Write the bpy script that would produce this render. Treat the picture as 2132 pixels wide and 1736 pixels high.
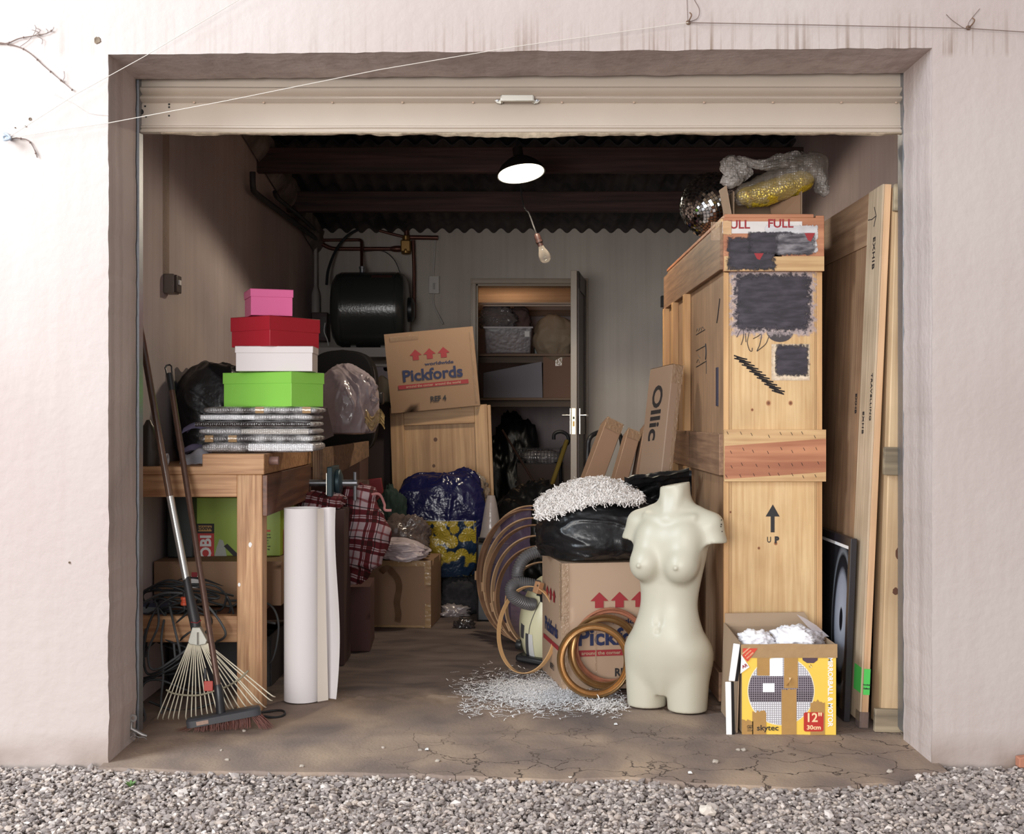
import bpy, bmesh, math, random
import numpy as np
from mathutils import Vector, Matrix, Euler, noise
random.seed(7)
rng = np.random.default_rng(7)
PI = math.pi
R = math.radians
for o in list(bpy.data.objects):
    bpy.data.objects.remove(o)
SC = bpy.context.scene
COL = SC.collection

# ------------------------------------------------------------------ camera
CAMY, CAMZ, FPX, CX, CY = -3.9, 1.08, 2600.0, 1066.0, 868.0
cd = bpy.data.cameras.new('camera'); cam = bpy.data.objects.new('camera', cd); COL.objects.link(cam)
cam.location = (0, CAMY, CAMZ); cam.rotation_euler = (PI/2, 0, 0)
cd.sensor_width = 36; cd.lens = 36*FPX/2132; cd.clip_start = .05; cd.clip_end = 60
SC.camera = cam
# ------------------------------------------------------------------ light
def srgb(r, g, b, a=1):
    f = lambda v: (v/255/12.92) if v/255 <= .04045 else ((v/255+.055)/1.055)**2.4
    return (f(r), f(g), f(b), a)
w = bpy.data.worlds.new('world'); SC.world = w; w.use_nodes = True
wn = w.node_tree.nodes; wl = w.node_tree.links
bgn = wn['Background']
geo = wn.new('ShaderNodeTexCoord'); sep = wn.new('ShaderNodeSeparateXYZ')
wl.new(geo.outputs['Generated'], sep.inputs[0])
mr = wn.new('ShaderNodeMapRange'); mr.inputs[1].default_value = -1; mr.inputs[2].default_value = 1
wl.new(sep.outputs[0], mr.inputs[0])
cr = wn.new('ShaderNodeValToRGB')
cr.color_ramp.elements[0].color = (1.25, 1.27, 1.34, 1); cr.color_ramp.elements[1].color = (.50, .47, .46, 1)
wl.new(mr.outputs[0], cr.inputs[0]); wl.new(cr.outputs[0], bgn.inputs[0])
bgn.inputs[1].default_value = .84
def area(name, loc, target, sx, sy, power, col):
    l = bpy.data.lights.new(name, 'AREA'); l.shape = 'RECTANGLE'; l.size = sx; l.size_y = sy
    l.energy = power; l.color = col
    o = bpy.data.objects.new(name, l); COL.objects.link(o); o.location = loc
    o.rotation_euler = (Vector(target)-Vector(loc)).to_track_quat('-Z', 'Y').to_euler()
    return o
area('bright_courtyard_sky', (-2.2, -7.4, 1.55), (0, 1.5, 1.3), 4.2, 3.0, 500, (1, .98, .955))
area('left_facade_fill', (-3.5, -1.7, 3.0), (-1.9, 0, 1.6), 1.3, 1.3, 165, (.80, .92, 1))  # added unseen lamp that brightens the facade towards the left
SC.view_settings.view_transform = 'Standard'; SC.view_settings.look = 'None'
SC.view_settings.exposure = 0.0; SC.view_settings.gamma = 1; SC.view_settings.use_curve_mapping = False
SC.cycles.max_bounces = 7; SC.cycles.diffuse_bounces = 4; SC.cycles.glossy_bounces = 3
SC.cycles.transmission_bounces = 4; SC.cycles.transparent_max_bounces = 10
SC.cycles.sample_clamp_indirect = 4; SC.cycles.caustics_reflective = False; SC.cycles.caustics_refractive = False
SC.cycles.use_denoising = True

# ------------------------------------------------------------------ helpers
def WX(px, Y): return (px-CX)*(Y-CAMY)/FPX
def WZ(py, Y): return CAMZ+(CY-py)*(Y-CAMY)/FPX
def P(px, py, Y): return Vector((WX(px, Y), Y, WZ(py, Y)))

def tag(o, label=None, cat=None, group=None, kind=None):
    if label: o['label'] = label
    if cat: o['category'] = cat
    if group: o['group'] = group
    if kind: o['kind'] = kind
    return o
def thing(name, label, cat, loc=(0, 0, 0), rot=(0, 0, 0), group=None, kind=None):
    o = bpy.data.objects.new(name, None); COL.objects.link(o); o.empty_display_size = .05
    o.location = loc; o.rotation_euler = rot
    o.matrix_world  # evaluated lazily; the builders use wm()
    return tag(o, label, cat, group, kind)
def wm(o):
    m = Matrix.Translation(o.location) @ o.rotation_euler.to_matrix().to_4x4()
    return wm(o.parent) @ m if o.parent else m

class MB:
    def __init__(s): s.v = []; s.f = []; s.m = []
    def add(s, verts, faces, mi=0):
        n = len(s.v); s.v += [tuple(v) for v in verts]
        s.f += [tuple(i+n for i in f) for f in faces]; s.m += [mi]*len(faces); return s
    def box(s, x0, x1, y0, y1, z0, z1, mi=0, M=None):
        v = [(x, y, z) for x in (x0, x1) for y in (y0, y1) for z in (z0, z1)]
        if M is not None: v = [M @ Vector(p) for p in v]
        return s.add(v, [(0, 1, 3, 2), (4, 6, 7, 5), (0, 4, 5, 1), (2, 3, 7, 6), (0, 2, 6, 4), (1, 5, 7, 3)], mi)
    def hexa(s, b, t, mi=0):   # b, t: four corners each, same winding
        return s.add(list(b)+list(t), [(3, 2, 1, 0), (4, 5, 6, 7), (0, 1, 5, 4), (1, 2, 6, 5), (2, 3, 7, 6), (3, 0, 4, 7)], mi)
    def prism(s, poly, y0, y1, mi=0):  # polygon in xz, extruded along y
        n = len(poly)
        v = [(x, y0, z) for x, z in poly]+[(x, y1, z) for x, z in poly]
        return s.add(v, [tuple(range(n)), tuple(range(2*n-1, n-1, -1))]+[(i, i+n, (i+1) % n+n, (i+1) % n) for i in range(n)], mi)
    def tube(s, pts, r, seg=10, mi=0, caps=True, closed=False):
        pts = [Vector(p) for p in pts]; n = len(pts)
        rr = r if hasattr(r, '__len__') else [r]*n
        t0 = (pts[1]-pts[0]).normalized()
        up = Vector((0, 0, 1)) if abs(t0.z) < .9 else Vector((1, 0, 0))
        nrm = t0.cross(up).normalized(); vs = []
        for i, p in enumerate(pts):
            if closed: t = (pts[(i+1) % n]-pts[i-1]).normalized()
            else: t = (pts[min(i+1, n-1)]-pts[max(i-1, 0)]).normalized()
            nrm = (nrm-t*nrm.dot(t))
            nrm = nrm.normalized() if nrm.length > 1e-6 else t.orthogonal().normalized()
            b = t.cross(nrm)
            for k in range(seg):
                a = 2*PI*k/seg
                vs.append(p+(nrm*math.cos(a)+b*math.sin(a))*rr[i])
        fs = []
        for i in range(n if closed else n-1):
            j = (i+1) % n
            for k in range(seg):
                k2 = (k+1) % seg
                fs.append((i*seg+k, i*seg+k2, j*seg+k2, j*seg+k))
        if caps and not closed:
            fs.append(tuple(range(seg-1, -1, -1))); fs.append(tuple((n-1)*seg+k for k in range(seg)))
        return s.add(vs, fs, mi)
    def lathe(s, prof, seg=32, mi=0, M=None, sx=1, sy=1, caps=True):  # prof: (r,z)
        vs = []
        for r_, z in prof:
            for k in range(seg):
                a = 2*PI*k/seg; vs.append(Vector((r_*math.cos(a)*sx, r_*math.sin(a)*sy, z)))
        if M is not None: vs = [M @ v for v in vs]
        fs = [(i*seg+k, i*seg+(k+1) % seg, (i+1)*seg+(k+1) % seg, (i+1)*seg+k) for i in range(len(prof)-1) for k in range(seg)]
        if caps:
            fs.append(tuple(range(seg-1, -1, -1))); fs.append(tuple((len(prof)-1)*seg+k for k in range(seg)))
        return s.add(vs, fs, mi)
    def grid(s, fn, nu, nv, mi=0, closeu=False):
        vs = [fn(i/(nu if closeu else nu-1), j/(nv-1)) for j in range(nv) for i in range(nu)]
        fs = []
        for j in range(nv-1):
            for i in range(nu if closeu else nu-1):
                i2 = (i+1) % nu
                fs.append((j*nu+i, j*nu+i2, (j+1)*nu+i2, (j+1)*nu+i))
        return s.add(vs, fs, mi)
    def poly(s, pts, mi=0):
        return s.add(pts, [tuple(range(len(pts)))], mi)
    def build(s, name, mats, parent=None, world=False, origin=None, bev=0, smooth=35, seg=2):
        me = bpy.data.meshes.new(name)
        v = s.v
        if world and parent is not None:
            inv = wm(parent).inverted(); v = [inv @ Vector(p) for p in v]
        if origin is not None:
            v = [Vector(p)-Vector(origin) for p in v]
        me.from_pydata([tuple(p) for p in v], [], s.f)
        if not isinstance(mats, (list, tuple)): mats = [mats]
        for m in mats: me.materials.append(m)
        if len(mats) > 1: me.polygons.foreach_set('material_index', s.m)
        bm = bmesh.new(); bm.from_mesh(me); bmesh.ops.recalc_face_normals(bm, faces=bm.faces); bm.to_mesh(me); bm.free()
        if smooth:
            me.polygons.foreach_set('use_smooth', [True]*len(me.polygons)); me.set_sharp_from_angle(angle=R(smooth))
        me.update()
        o = bpy.data.objects.new(name, me); COL.objects.link(o)
        if parent is not None: o.parent = parent
        if origin is not None: o.location = origin
        if bev:
            b = o.modifiers.new('bevel', 'BEVEL'); b.width = bev; b.segments = seg; b.limit_method = 'ANGLE'; b.angle_limit = R(40)
        return o

def arr_mesh(name, V, F, mat, parent=None, smooth=False):   # numpy V (n,3), F (m,k)
    me = bpy.data.meshes.new(name); k = F.shape[1]
    me.vertices.add(len(V)); me.vertices.foreach_set('co', V.astype(np.float32).ravel())
    me.loops.add(F.size); me.loops.foreach_set('vertex_index', F.astype(np.int32).ravel())
    me.polygons.add(len(F)); me.polygons.foreach_set('loop_start', np.arange(0, F.size, k, dtype=np.int32))
    me.polygons.foreach_set('loop_total', np.full(len(F), k, dtype=np.int32))
    me.polygons.foreach_set('use_smooth', np.full(len(F), smooth))
    me.update(calc_edges=True); me.validate()
    me.materials.append(mat)
    o = bpy.data.objects.new(name, me); COL.objects.link(o)
    if parent is not None: o.parent = parent
    return o

def nz(x, y, z=0, s=1.0): return noise.noise(Vector((x*s, y*s, z*s)))

def text_mesh(name, txt, size, mat, parent, M, bold=0, ext=.0004, sx=1, world=False, align='CENTER', spacing=1, shear=0):
    cu = bpy.data.curves.new(name, 'FONT'); cu.body = txt; cu.size = size; cu.extrude = ext; cu.offset = bold
    cu.align_x = align; cu.align_y = 'CENTER'; cu.space_character = spacing; cu.shear = shear; cu.resolution_u = 3
    t = bpy.data.objects.new('tmp_text', cu); COL.objects.link(t)
    dg = bpy.context.evaluated_depsgraph_get()
    me = bpy.data.meshes.new_from_object(t.evaluated_get(dg)); bpy.data.objects.remove(t)
    me.name = name
    me.transform(M @ Matrix.Diagonal((sx, 1, 1, 1)))
    if world: me.transform(wm(parent).inverted())
    me.materials.clear(); me.materials.append(mat)
    o = bpy.data.objects.new(name, me); COL.objects.link(o); o.parent = parent
    return o
def FR(x, y, z, roll=0):   # matrix: text lying in the xz plane, facing -y
    return Matrix.Translation((x, y, z)) @ Matrix.Rotation(PI/2, 4, 'X') @ Matrix.Rotation(roll, 4, 'Z')
def FL(x, y, z, roll=0):   # facing -x
    return Matrix.Translation((x, y, z)) @ Matrix.Rotation(-PI/2, 4, 'Z') @ Matrix.Rotation(PI/2, 4, 'X') @ Matrix.Rotation(roll, 4, 'Z')

# ------------------------------------------------------------------ materials
def newmat(name):
    m = bpy.data.materials.new(name); m.use_nodes = True
    n = m.node_tree.nodes; l = m.node_tree.links
    return m, n, l, n['Principled BSDF']
def plain(name, col, rough=.6, metal=0, spec=.5, bump=0, bscale=60, var=0, vscale=8, coat=0):
    m, n, l, b = newmat(name)
    b.inputs['Base Color'].default_value = col; b.inputs['Roughness'].default_value = rough
    b.inputs['Metallic'].default_value = metal; b.inputs['Specular IOR Level'].default_value = spec
    b.inputs['Coat Weight'].default_value = coat
    tc = n.new('ShaderNodeTexCoord')
    if var:
        no = n.new('ShaderNodeTexNoise'); no.inputs['Scale'].default_value = vscale; no.inputs['Detail'].default_value = 5
        l.new(tc.outputs['Object'], no.inputs[0])
        mx = n.new('ShaderNodeMix'); mx.data_type = 'RGBA'
        mx.inputs[6].default_value = tuple(c*(1-var) for c in col[:3])+(1,)
        mx.inputs[7].default_value = tuple(min(1, c*(1+var)) for c in col[:3])+(1,)
        l.new(no.outputs[0], mx.inputs[0]); l.new(mx.outputs[2], b.inputs['Base Color'])
    if bump:
        no = n.new('ShaderNodeTexNoise'); no.inputs['Scale'].default_value = bscale; no.inputs['Detail'].default_value = 4
        l.new(tc.outputs['Object'], no.inputs[0])
        bp = n.new('ShaderNodeBump'); bp.inputs['Strength'].default_value = bump; bp.inputs['Distance'].default_value = .003
        l.new(no.outputs[0], bp.inputs['Height']); l.new(bp.outputs[0], b.inputs['Normal'])
    return m
def wood(name, c1, c2, axis='z', scale=1, rough=.62, dirt=0.0, bump=.25, c3=None):
    m, n, l, b = newmat(name)
    tc = n.new('ShaderNodeTexCoord'); mp = n.new('ShaderNodeMapping')
    st = {'x': (1.2, 26, 26), 'y': (26, 1.2, 26), 'z': (26, 26, 1.2)}[axis]
    mp.inputs['Scale'].default_value = tuple(q*scale for q in st)
    l.new(tc.outputs['Object'], mp.inputs[0])
    no = n.new('ShaderNodeTexNoise'); no.inputs['Scale'].default_value = 1.6; no.inputs['Detail'].default_value = 7; no.inputs['Distortion'].default_value = .35
    l.new(mp.outputs[0], no.inputs[0])
    rp = n.new('ShaderNodeValToRGB'); rp.color_ramp.elements[0].position = .33; rp.color_ramp.elements[1].position = .66
    rp.color_ramp.elements[0].color = c2; rp.color_ramp.elements[1].color = c1
    l.new(no.outputs[0], rp.inputs[0])
    big = n.new('ShaderNodeTexNoise'); big.inputs['Scale'].default_value = 2.3*scale; big.inputs['Detail'].default_value = 4
    l.new(tc.outputs['Object'], big.inputs[0])
    mx = n.new('ShaderNodeMix'); mx.data_type = 'RGBA'; mx.blend_type = 'MULTIPLY'
    r2 = n.new('ShaderNodeValToRGB'); r2.color_ramp.elements[0].position = .3; r2.color_ramp.elements[1].position = .6
    k = .78-dirt*.5
    r2.color_ramp.elements[0].color = c3 or (k, k*.97, k*.93, 1); r2.color_ramp.elements[1].color = (1, 1, 1, 1)
    l.new(big.outputs[0], r2.inputs[0]); l.new(rp.outputs[0], mx.inputs[6]); l.new(r2.outputs[0], mx.inputs[7]); mx.inputs[0].default_value = 1
    l.new(mx.outputs[2], b.inputs['Base Color']); b.inputs['Roughness'].default_value = rough
    bp = n.new('ShaderNodeBump'); bp.inputs['Strength'].default_value = bump; bp.inputs['Distance'].default_value = .002
    l.new(no.outputs[0], bp.inputs['Height']); l.new(bp.outputs[0], b.inputs['Normal'])
    return m
def plaster(name, c1, c2, bump=.5, bscale=45, streak=0, sc=1.3, c3=None, rough=.85):
    m, n, l, b = newmat(name)
    tc = n.new('ShaderNodeTexCoord')
    no = n.new('ShaderNodeTexNoise'); no.inputs['Scale'].default_value = sc; no.inputs['Detail'].default_value = 6
    l.new(tc.outputs['Object'], no.inputs[0])
    rp = n.new('ShaderNodeValToRGB'); rp.color_ramp.elements[0].position = .35; rp.color_ramp.elements[1].position = .65
    rp.color_ramp.elements[0].color = c2; rp.color_ramp.elements[1].color = c1
    l.new(no.outputs[0], rp.inputs[0]); out = rp.outputs[0]
    if streak:
        mp = n.new('ShaderNodeMapping'); mp.inputs['Scale'].default_value = (17, 17, .5); l.new(tc.outputs['Object'], mp.inputs[0])
        s = n.new('ShaderNodeTexNoise'); s.inputs['Scale'].default_value = 1.2; s.inputs['Detail'].default_value = 5; l.new(mp.outputs[0], s.inputs[0])
        sr = n.new('ShaderNodeValToRGB'); sr.color_ramp.elements[0].position = .38; sr.color_ramp.elements[1].position = .55
        sr.color_ramp.elements[0].color = c3 or tuple(q*.75 for q in c2[:3])+(1,); sr.color_ramp.elements[1].color = (1, 1, 1, 1)
        l.new(s.outputs[0], sr.inputs[0])
        mx = n.new('ShaderNodeMix'); mx.data_type = 'RGBA'; mx.blend_type = 'MULTIPLY'; mx.inputs[0].default_value = streak
        l.new(out, mx.inputs[6]); l.new(sr.outputs[0], mx.inputs[7]); out = mx.outputs[2]
    l.new(out, b.inputs['Base Color']); b.inputs['Roughness'].default_value = rough; b.inputs['Specular IOR Level'].default_value = .25
    n2 = n.new('ShaderNodeTexNoise'); n2.inputs['Scale'].default_value = bscale; n2.inputs['Detail'].default_value = 6
    l.new(tc.outputs['Object'], n2.inputs[0])
    bp = n.new('ShaderNodeBump'); bp.inputs['Strength'].default_value = bump; bp.inputs['Distance'].default_value = .006
    l.new(n2.outputs[0], bp.inputs['Height']); l.new(bp.outputs[0], b.inputs['Normal'])
    return m
def clear(name, col, opacity=.4, rough=.15, bump=.3, bscale=40):
    m, n, l, b = newmat(name)
    b.inputs['Base Color'].default_value = col; b.inputs['Roughness'].default_value = rough; b.inputs['Specular IOR Level'].default_value = .8
    tr = n.new('ShaderNodeBsdfTransparent'); mx = n.new('ShaderNodeMixShader')
    lw = n.new('ShaderNodeLayerWeight'); lw.inputs[0].default_value = .35
    ad = n.new('ShaderNodeMath'); ad.operation = 'MULTIPLY_ADD'; ad.inputs[1].default_value = 1-opacity; ad.inputs[2].default_value = opacity
    l.new(lw.outputs['Facing'], ad.inputs[0]); l.new(ad.outputs[0], mx.inputs[0])
    l.new(tr.outputs[0], mx.inputs[1]); l.new(b.outputs[0], mx.inputs[2]); l.new(mx.outputs[0], n['Material Output'].inputs[0])
    tc = n.new('ShaderNodeTexCoord'); no = n.new('ShaderNodeTexNoise'); no.inputs['Scale'].default_value = bscale
    l.new(tc.outputs['Object'], no.inputs[0])
    bp = n.new('ShaderNodeBump'); bp.inputs['Strength'].default_value = bump; bp.inputs['Distance'].default_value = .01
    l.new(no.outputs[0], bp.inputs['Height']); l.new(bp.outputs[0], b.inputs['Normal'])
    return m
def bubble(name, col, dark, scale=95, mix=.5, opacity=1.0):
    m, n, l, b = newmat(name)
    tc = n.new('ShaderNodeTexCoord')
    v = n.new('ShaderNodeTexVoronoi'); v.inputs['Scale'].default_value = scale; v.inputs['Randomness'].default_value = .35
    l.new(tc.outputs['Object'], v.inputs[0])
    no = n.new('ShaderNodeTexNoise'); no.inputs['Scale'].default_value = 14; no.inputs['Detail'].default_value = 4; l.new(tc.outputs['Object'], no.inputs[0])
    rp = n.new('ShaderNodeValToRGB'); rp.color_ramp.elements[0].position = .15; rp.color_ramp.elements[1].position = .55
    rp.color_ramp.elements[0].color = (1, 1, 1, 1); rp.color_ramp.elements[1].color = (0, 0, 0, 1)
    l.new(v.outputs['Distance'], rp.inputs[0])
    ad = n.new('ShaderNodeMath'); ad.operation = 'MULTIPLY'; l.new(rp.outputs[0], ad.inputs[0])
    r3 = n.new('ShaderNodeValToRGB'); r3.color_ramp.elements[0].position = mix-.12; r3.color_ramp.elements[1].position = mix+.12
    l.new(no.outputs[0], r3.inputs[0]); l.new(r3.outputs[0], ad.inputs[1])
    a2 = n.new('ShaderNodeMath'); a2.operation = 'MULTIPLY_ADD'; a2.inputs[1].default_value = .75; l.new(r3.outputs[0], a2.inputs[0]); l.new(ad.outputs[0], a2.inputs[2])
    mx = n.new('ShaderNodeMix'); mx.data_type = 'RGBA'; mx.inputs[6].default_value = dark; mx.inputs[7].default_value = col
    l.new(a2.outputs[0], mx.inputs[0]); l.new(mx.outputs[2], b.inputs['Base Color'])
    b.inputs['Roughness'].default_value = .18; b.inputs['Specular IOR Level'].default_value = .9
    bp = n.new('ShaderNodeBump'); bp.inputs['Strength'].default_value = .8; bp.inputs['Distance'].default_value = .004; bp.invert = True
    l.new(v.outputs['Distance'], bp.inputs['Height']); l.new(bp.outputs[0], b.inputs['Normal'])
    if opacity < 1:
        tr = n.new('ShaderNodeBsdfTransparent'); ms = n.new('ShaderNodeMixShader'); ms.inputs[0].default_value = opacity
        l.new(tr.outputs[0], ms.inputs[1]); l.new(b.outputs[0], ms.inputs[2]); l.new(ms.outputs[0], n['Material Output'].inputs[0])
    return m
def brushed_paint(name, col, col2, edge=.12, soft=.10, nscale=(14, 60, 60)):
    # dry-brushed paint on a thin sheet: its own ragged border lets the board show
    m, n, l, b = newmat(name)
    tc = n.new('ShaderNodeTexCoord'); sp = n.new('ShaderNodeSeparateXYZ'); l.new(tc.outputs['Generated'], sp.inputs[0])
    def tri(sock):
        a = n.new('ShaderNodeMath'); a.operation = 'SUBTRACT'; l.new(sock, a.inputs[0]); a.inputs[1].default_value = .5
        c_ = n.new('ShaderNodeMath'); c_.operation = 'ABSOLUTE'; l.new(a.outputs[0], c_.inputs[0]); return c_.outputs[0]
    mxx = n.new('ShaderNodeMath'); mxx.operation = 'SMOOTH_MAX'; mxx.inputs[2].default_value = .12
    l.new(tri(sp.outputs[0]), mxx.inputs[0]); l.new(tri(sp.outputs[2]), mxx.inputs[1])
    mp = n.new('ShaderNodeMapping'); mp.inputs['Scale'].default_value = nscale; l.new(tc.outputs['Object'], mp.inputs[0])
    no = n.new('ShaderNodeTexNoise'); no.inputs['Scale'].default_value = 1; no.inputs['Detail'].default_value = 8; l.new(mp.outputs[0], no.inputs[0])
    ma = n.new('ShaderNodeMath'); ma.operation = 'MULTIPLY_ADD'; ma.inputs[1].default_value = .34
    n3 = n.new('ShaderNodeTexNoise'); n3.inputs['Scale'].default_value = 55; n3.inputs['Detail'].default_value = 8; n3.inputs['Roughness'].default_value = .75; l.new(tc.outputs['Object'], n3.inputs[0])
    l.new(n3.outputs[0], ma.inputs[0]); l.new(mxx.outputs[0], ma.inputs[2])
    rg = n.new('ShaderNodeMapRange'); rg.inputs[1].default_value = .5+.17-edge; rg.inputs[2].default_value = .5+.17-edge+soft
    rg.inputs[3].default_value = 1; rg.inputs[4].default_value = 0; l.new(ma.outputs[0], rg.inputs[0])
    rp = n.new('ShaderNodeValToRGB'); rp.color_ramp.elements[0].position = .42; rp.color_ramp.elements[1].position = .72
    rp.color_ramp.elements[0].color = col; rp.color_ramp.elements[1].color = col2; l.new(no.outputs[0], rp.inputs[0])
    l.new(rp.outputs[0], b.inputs['Base Color']); b.inputs['Roughness'].default_value = .55
    tr = n.new('ShaderNodeBsdfTransparent'); ms = n.new('ShaderNodeMixShader'); l.new(rg.outputs[0], ms.inputs[0])
    l.new(tr.outputs[0], ms.inputs[1]); l.new(b.outputs[0], ms.inputs[2]); l.new(ms.outputs[0], n['Material Output'].inputs[0])
    return m
def emit(name, col, st):
    m, n, l, b = newmat(name); b.inputs['Base Color'].default_value = col
    b.inputs['Emission Color'].default_value = col; b.inputs['Emission Strength'].default_value = st; return m

M = {}
M['card'] = plain('cardboard', srgb(176, 148, 124), .75, var=.07, vscale=5, bump=.12, bscale=120)
M['card_dark'] = plain('brown_cardboard', srgb(150, 118, 92), .75, var=.1, vscale=4, bump=.15, bscale=90)
M['card_in'] = plain('cardboard_inside', srgb(158, 134, 110), .85, var=.08)
M['tape'] = plain('packing_tape', srgb(170, 138, 100), .16, spec=.9, bump=.5, bscale=55, var=.12, vscale=30)
M['tape_clear'] = clear('clear_packing_tape', srgb(190, 160, 130), .35, .12, 1.0, 90)
M['red_ink'] = plain('red_ink', srgb(150, 40, 46), .6)
M['blue_ink'] = plain('blue_ink', srgb(28, 38, 78), .6)
M['black_ink'] = plain('black_ink', srgb(38, 34, 36), .6)
M['white_ink'] = plain('white_ink', srgb(240, 238, 236), .5)
M['steel'] = plain('galvanised_steel', srgb(150, 152, 158), .42, metal=.85, var=.15, vscale=60)
M['nickel'] = plain('nickel', srgb(200, 196, 186), .28, metal=1)
M['black_plastic'] = plain('black_plastic', srgb(34, 34, 37), .4, var=.1)
M['rubber'] = plain('black_rubber', srgb(30, 29, 31), .55)
M['white_paper'] = plain('white_paper', srgb(222, 217, 217), .7, bump=.05, bscale=8)
# ================================================================== the setting
JL, JR, TOPL, TOPR = -1.26, 1.312, 2.212, 2.232     # opening in the front wall
WL, WR, YB = -1.40, 1.60, 4.95                      # room: left wall, right wall, back wall
def roofz(Y): return 2.63-.124*(Y-3.09)
M['facade'] = plaster('painted_render', srgb(192, 181, 176), srgb(180, 165, 160), .42, 30, .05, .7, srgb(204, 182, 168))
M['reveal'] = plaster('grey_render', srgb(204, 190, 185), srgb(188, 174, 169), .5, 45, .25, 2)
M['wall_in'] = plaster('dusty_plaster', srgb(204, 190, 186), srgb(170, 156, 158), .35, 25, .10, .9, srgb(168, 150, 146))
M['wall_back'] = plaster('pale_plaster', srgb(206, 198, 188), srgb(184, 175, 167), .25, 18, .12, 1.0)
def lintel_stains():
    m = M['facade']; n, l = m.node_tree.nodes, m.node_tree.links; b = n['Principled BSDF']
    src = b.inputs['Base Color'].links[0].from_socket
    tc = n.new('ShaderNodeTexCoord'); sp = n.new('ShaderNodeSeparateXYZ'); l.new(tc.outputs['Object'], sp.inputs[0])
    mp = n.new('ShaderNodeMapping'); mp.inputs['Scale'].default_value = (60, 1, 1.2); l.new(tc.outputs['Object'], mp.inputs[0])
    s = n.new('ShaderNodeTexNoise'); s.inputs['Scale'].default_value = 1; s.inputs['Detail'].default_value = 6; l.new(mp.outputs[0], s.inputs[0])
    big = n.new('ShaderNodeTexNoise'); big.inputs['Scale'].default_value = 2.2; big.inputs['Detail'].default_value = 3; l.new(tc.outputs['Object'], big.inputs[0])
    def mrg(sock, a, c, lo=0, hi=1):
        q = n.new('ShaderNodeMapRange'); q.inputs[1].default_value = a; q.inputs[2].default_value = c; q.inputs[3].default_value = lo; q.inputs[4].default_value = hi; l.new(sock, q.inputs[0]); return q.outputs[0]
    def mul(a, c):
        q = n.new('ShaderNodeMath'); q.operation = 'MULTIPLY'; l.new(a, q.inputs[0]); l.new(c, q.inputs[1]); return q.outputs[0]
    strip = mul(mrg(s.outputs[0], .52, .66), mrg(sp.outputs[2], 2.36, 2.23)); strip = mul(strip, mrg(sp.outputs[2], 2.20, 2.22)); strip = mul(strip, mrg(sp.outputs[0], -.5, .5, .25, 1)); strip = mul(strip, mrg(big.outputs[0], .35, .6, .3, 1))
    foot = mul(mrg(sp.outputs[2], .10, .0), mrg(big.outputs[0], .4, .62)); mx0 = n.new('ShaderNodeMath'); mx0.operation = 'MAXIMUM'; l.new(strip, mx0.inputs[0]); l.new(foot, mx0.inputs[1])
    mx = n.new('ShaderNodeMix'); mx.data_type = 'RGBA'; l.new(mx0.outputs[0], mx.inputs[0]); l.new(src, mx.inputs[6]); mx.inputs[7].default_value = srgb(126, 106, 90); l.new(mx.outputs[2], b.inputs['Base Color'])
lintel_stains()
def front_wall():
    mb = MB(); N = 90
    def wob(a, b): return .0035*nz(a*9, b*9, 3.1)+.0025*nz(a*31, b*31, 7.7)
    out = []
    for i in range(N+1): z = -.06+(TOPL+.06)*i/N; out.append((JL+wob(z, 1)+(.006*nz(z*5, 4) if z < .5 else 0), z))
    for i in range(1, N+1): x = JL+(JR-JL)*i/N; out.append((x, TOPL+(TOPR-TOPL)*i/N+wob(x, 2)))
    for i in range(1, N+1): z = TOPR-(TOPR+.06)*i/N; out.append((JR+wob(z, 5), z))
    n = len(out); X0, X1, Z1 = -3.4, 3.4, 3.6
    def outer(i):
        if i <= N: return (X0, -.06+(Z1+.06)*i/N)
        if i <= 2*N: return (X0+(X1-X0)*(i-N)/N, Z1)
        return (X1, Z1-(Z1+.06)*(i-2*N)/N)
    # front and back faces, with several rings so that the texture is well sampled
    for Y in (0.0, .285):
        v = []; 
        for i in range(n): v += [(out[i][0], Y, out[i][1]), (outer(i)[0], Y, outer(i)[1])]
        mb.add(v, [(2*i, 2*i+2, 2*i+3, 2*i+1) for i in range(n-1)], 0)
    mb.add([(x, .007, z) for x, z in out]+[(x, .285, z) for x, z in out], [(i, i+1, i+1+n, i+n) for i in range(n-1)], 1)
    mb.add([(x, 0, z) for x, z in out]+[(x, .007, z) for x, z in out], [(i, i+1, i+1+n, i+n) for i in range(n-1)], 0)
    return mb.build('wall_front', [M['facade'], M['reveal']], smooth=0)
tag(front_wall(), 'white rendered front wall around the garage opening', 'wall', kind='structure')

mb = MB(); mb.box(WL-.15, WL, .285, YB+.15, -.05, 3.0); tag(mb.build('wall_left', M['wall_in'], smooth=0), 'dusty brown plaster wall on the left inside the garage', 'wall', kind='structure')
mb = MB(); mb.box(WR, WR+.15, .285, YB+.15, -.05, 3.0); tag(mb.build('wall_right', M['wall_in'], smooth=0), 'grey plaster wall on the right behind the tall crates', 'wall', kind='structure')
# back wall with its door opening
DX0, DX1, DZ = WX(990, YB), WX(1213, YB), WZ(590, YB)
mb = MB()
mb.box(WL, DX0, YB, YB+.15, -.05, 3.0); mb.box(DX1, WR, YB, YB+.15, -.05, 3.0); mb.box(DX0, DX1, YB, YB+.15, DZ, 3.0)
tag(mb.build('wall_back', M['wall_back'], smooth=0), 'pale back wall with a narrow doorway', 'wall', kind='structure')
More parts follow.
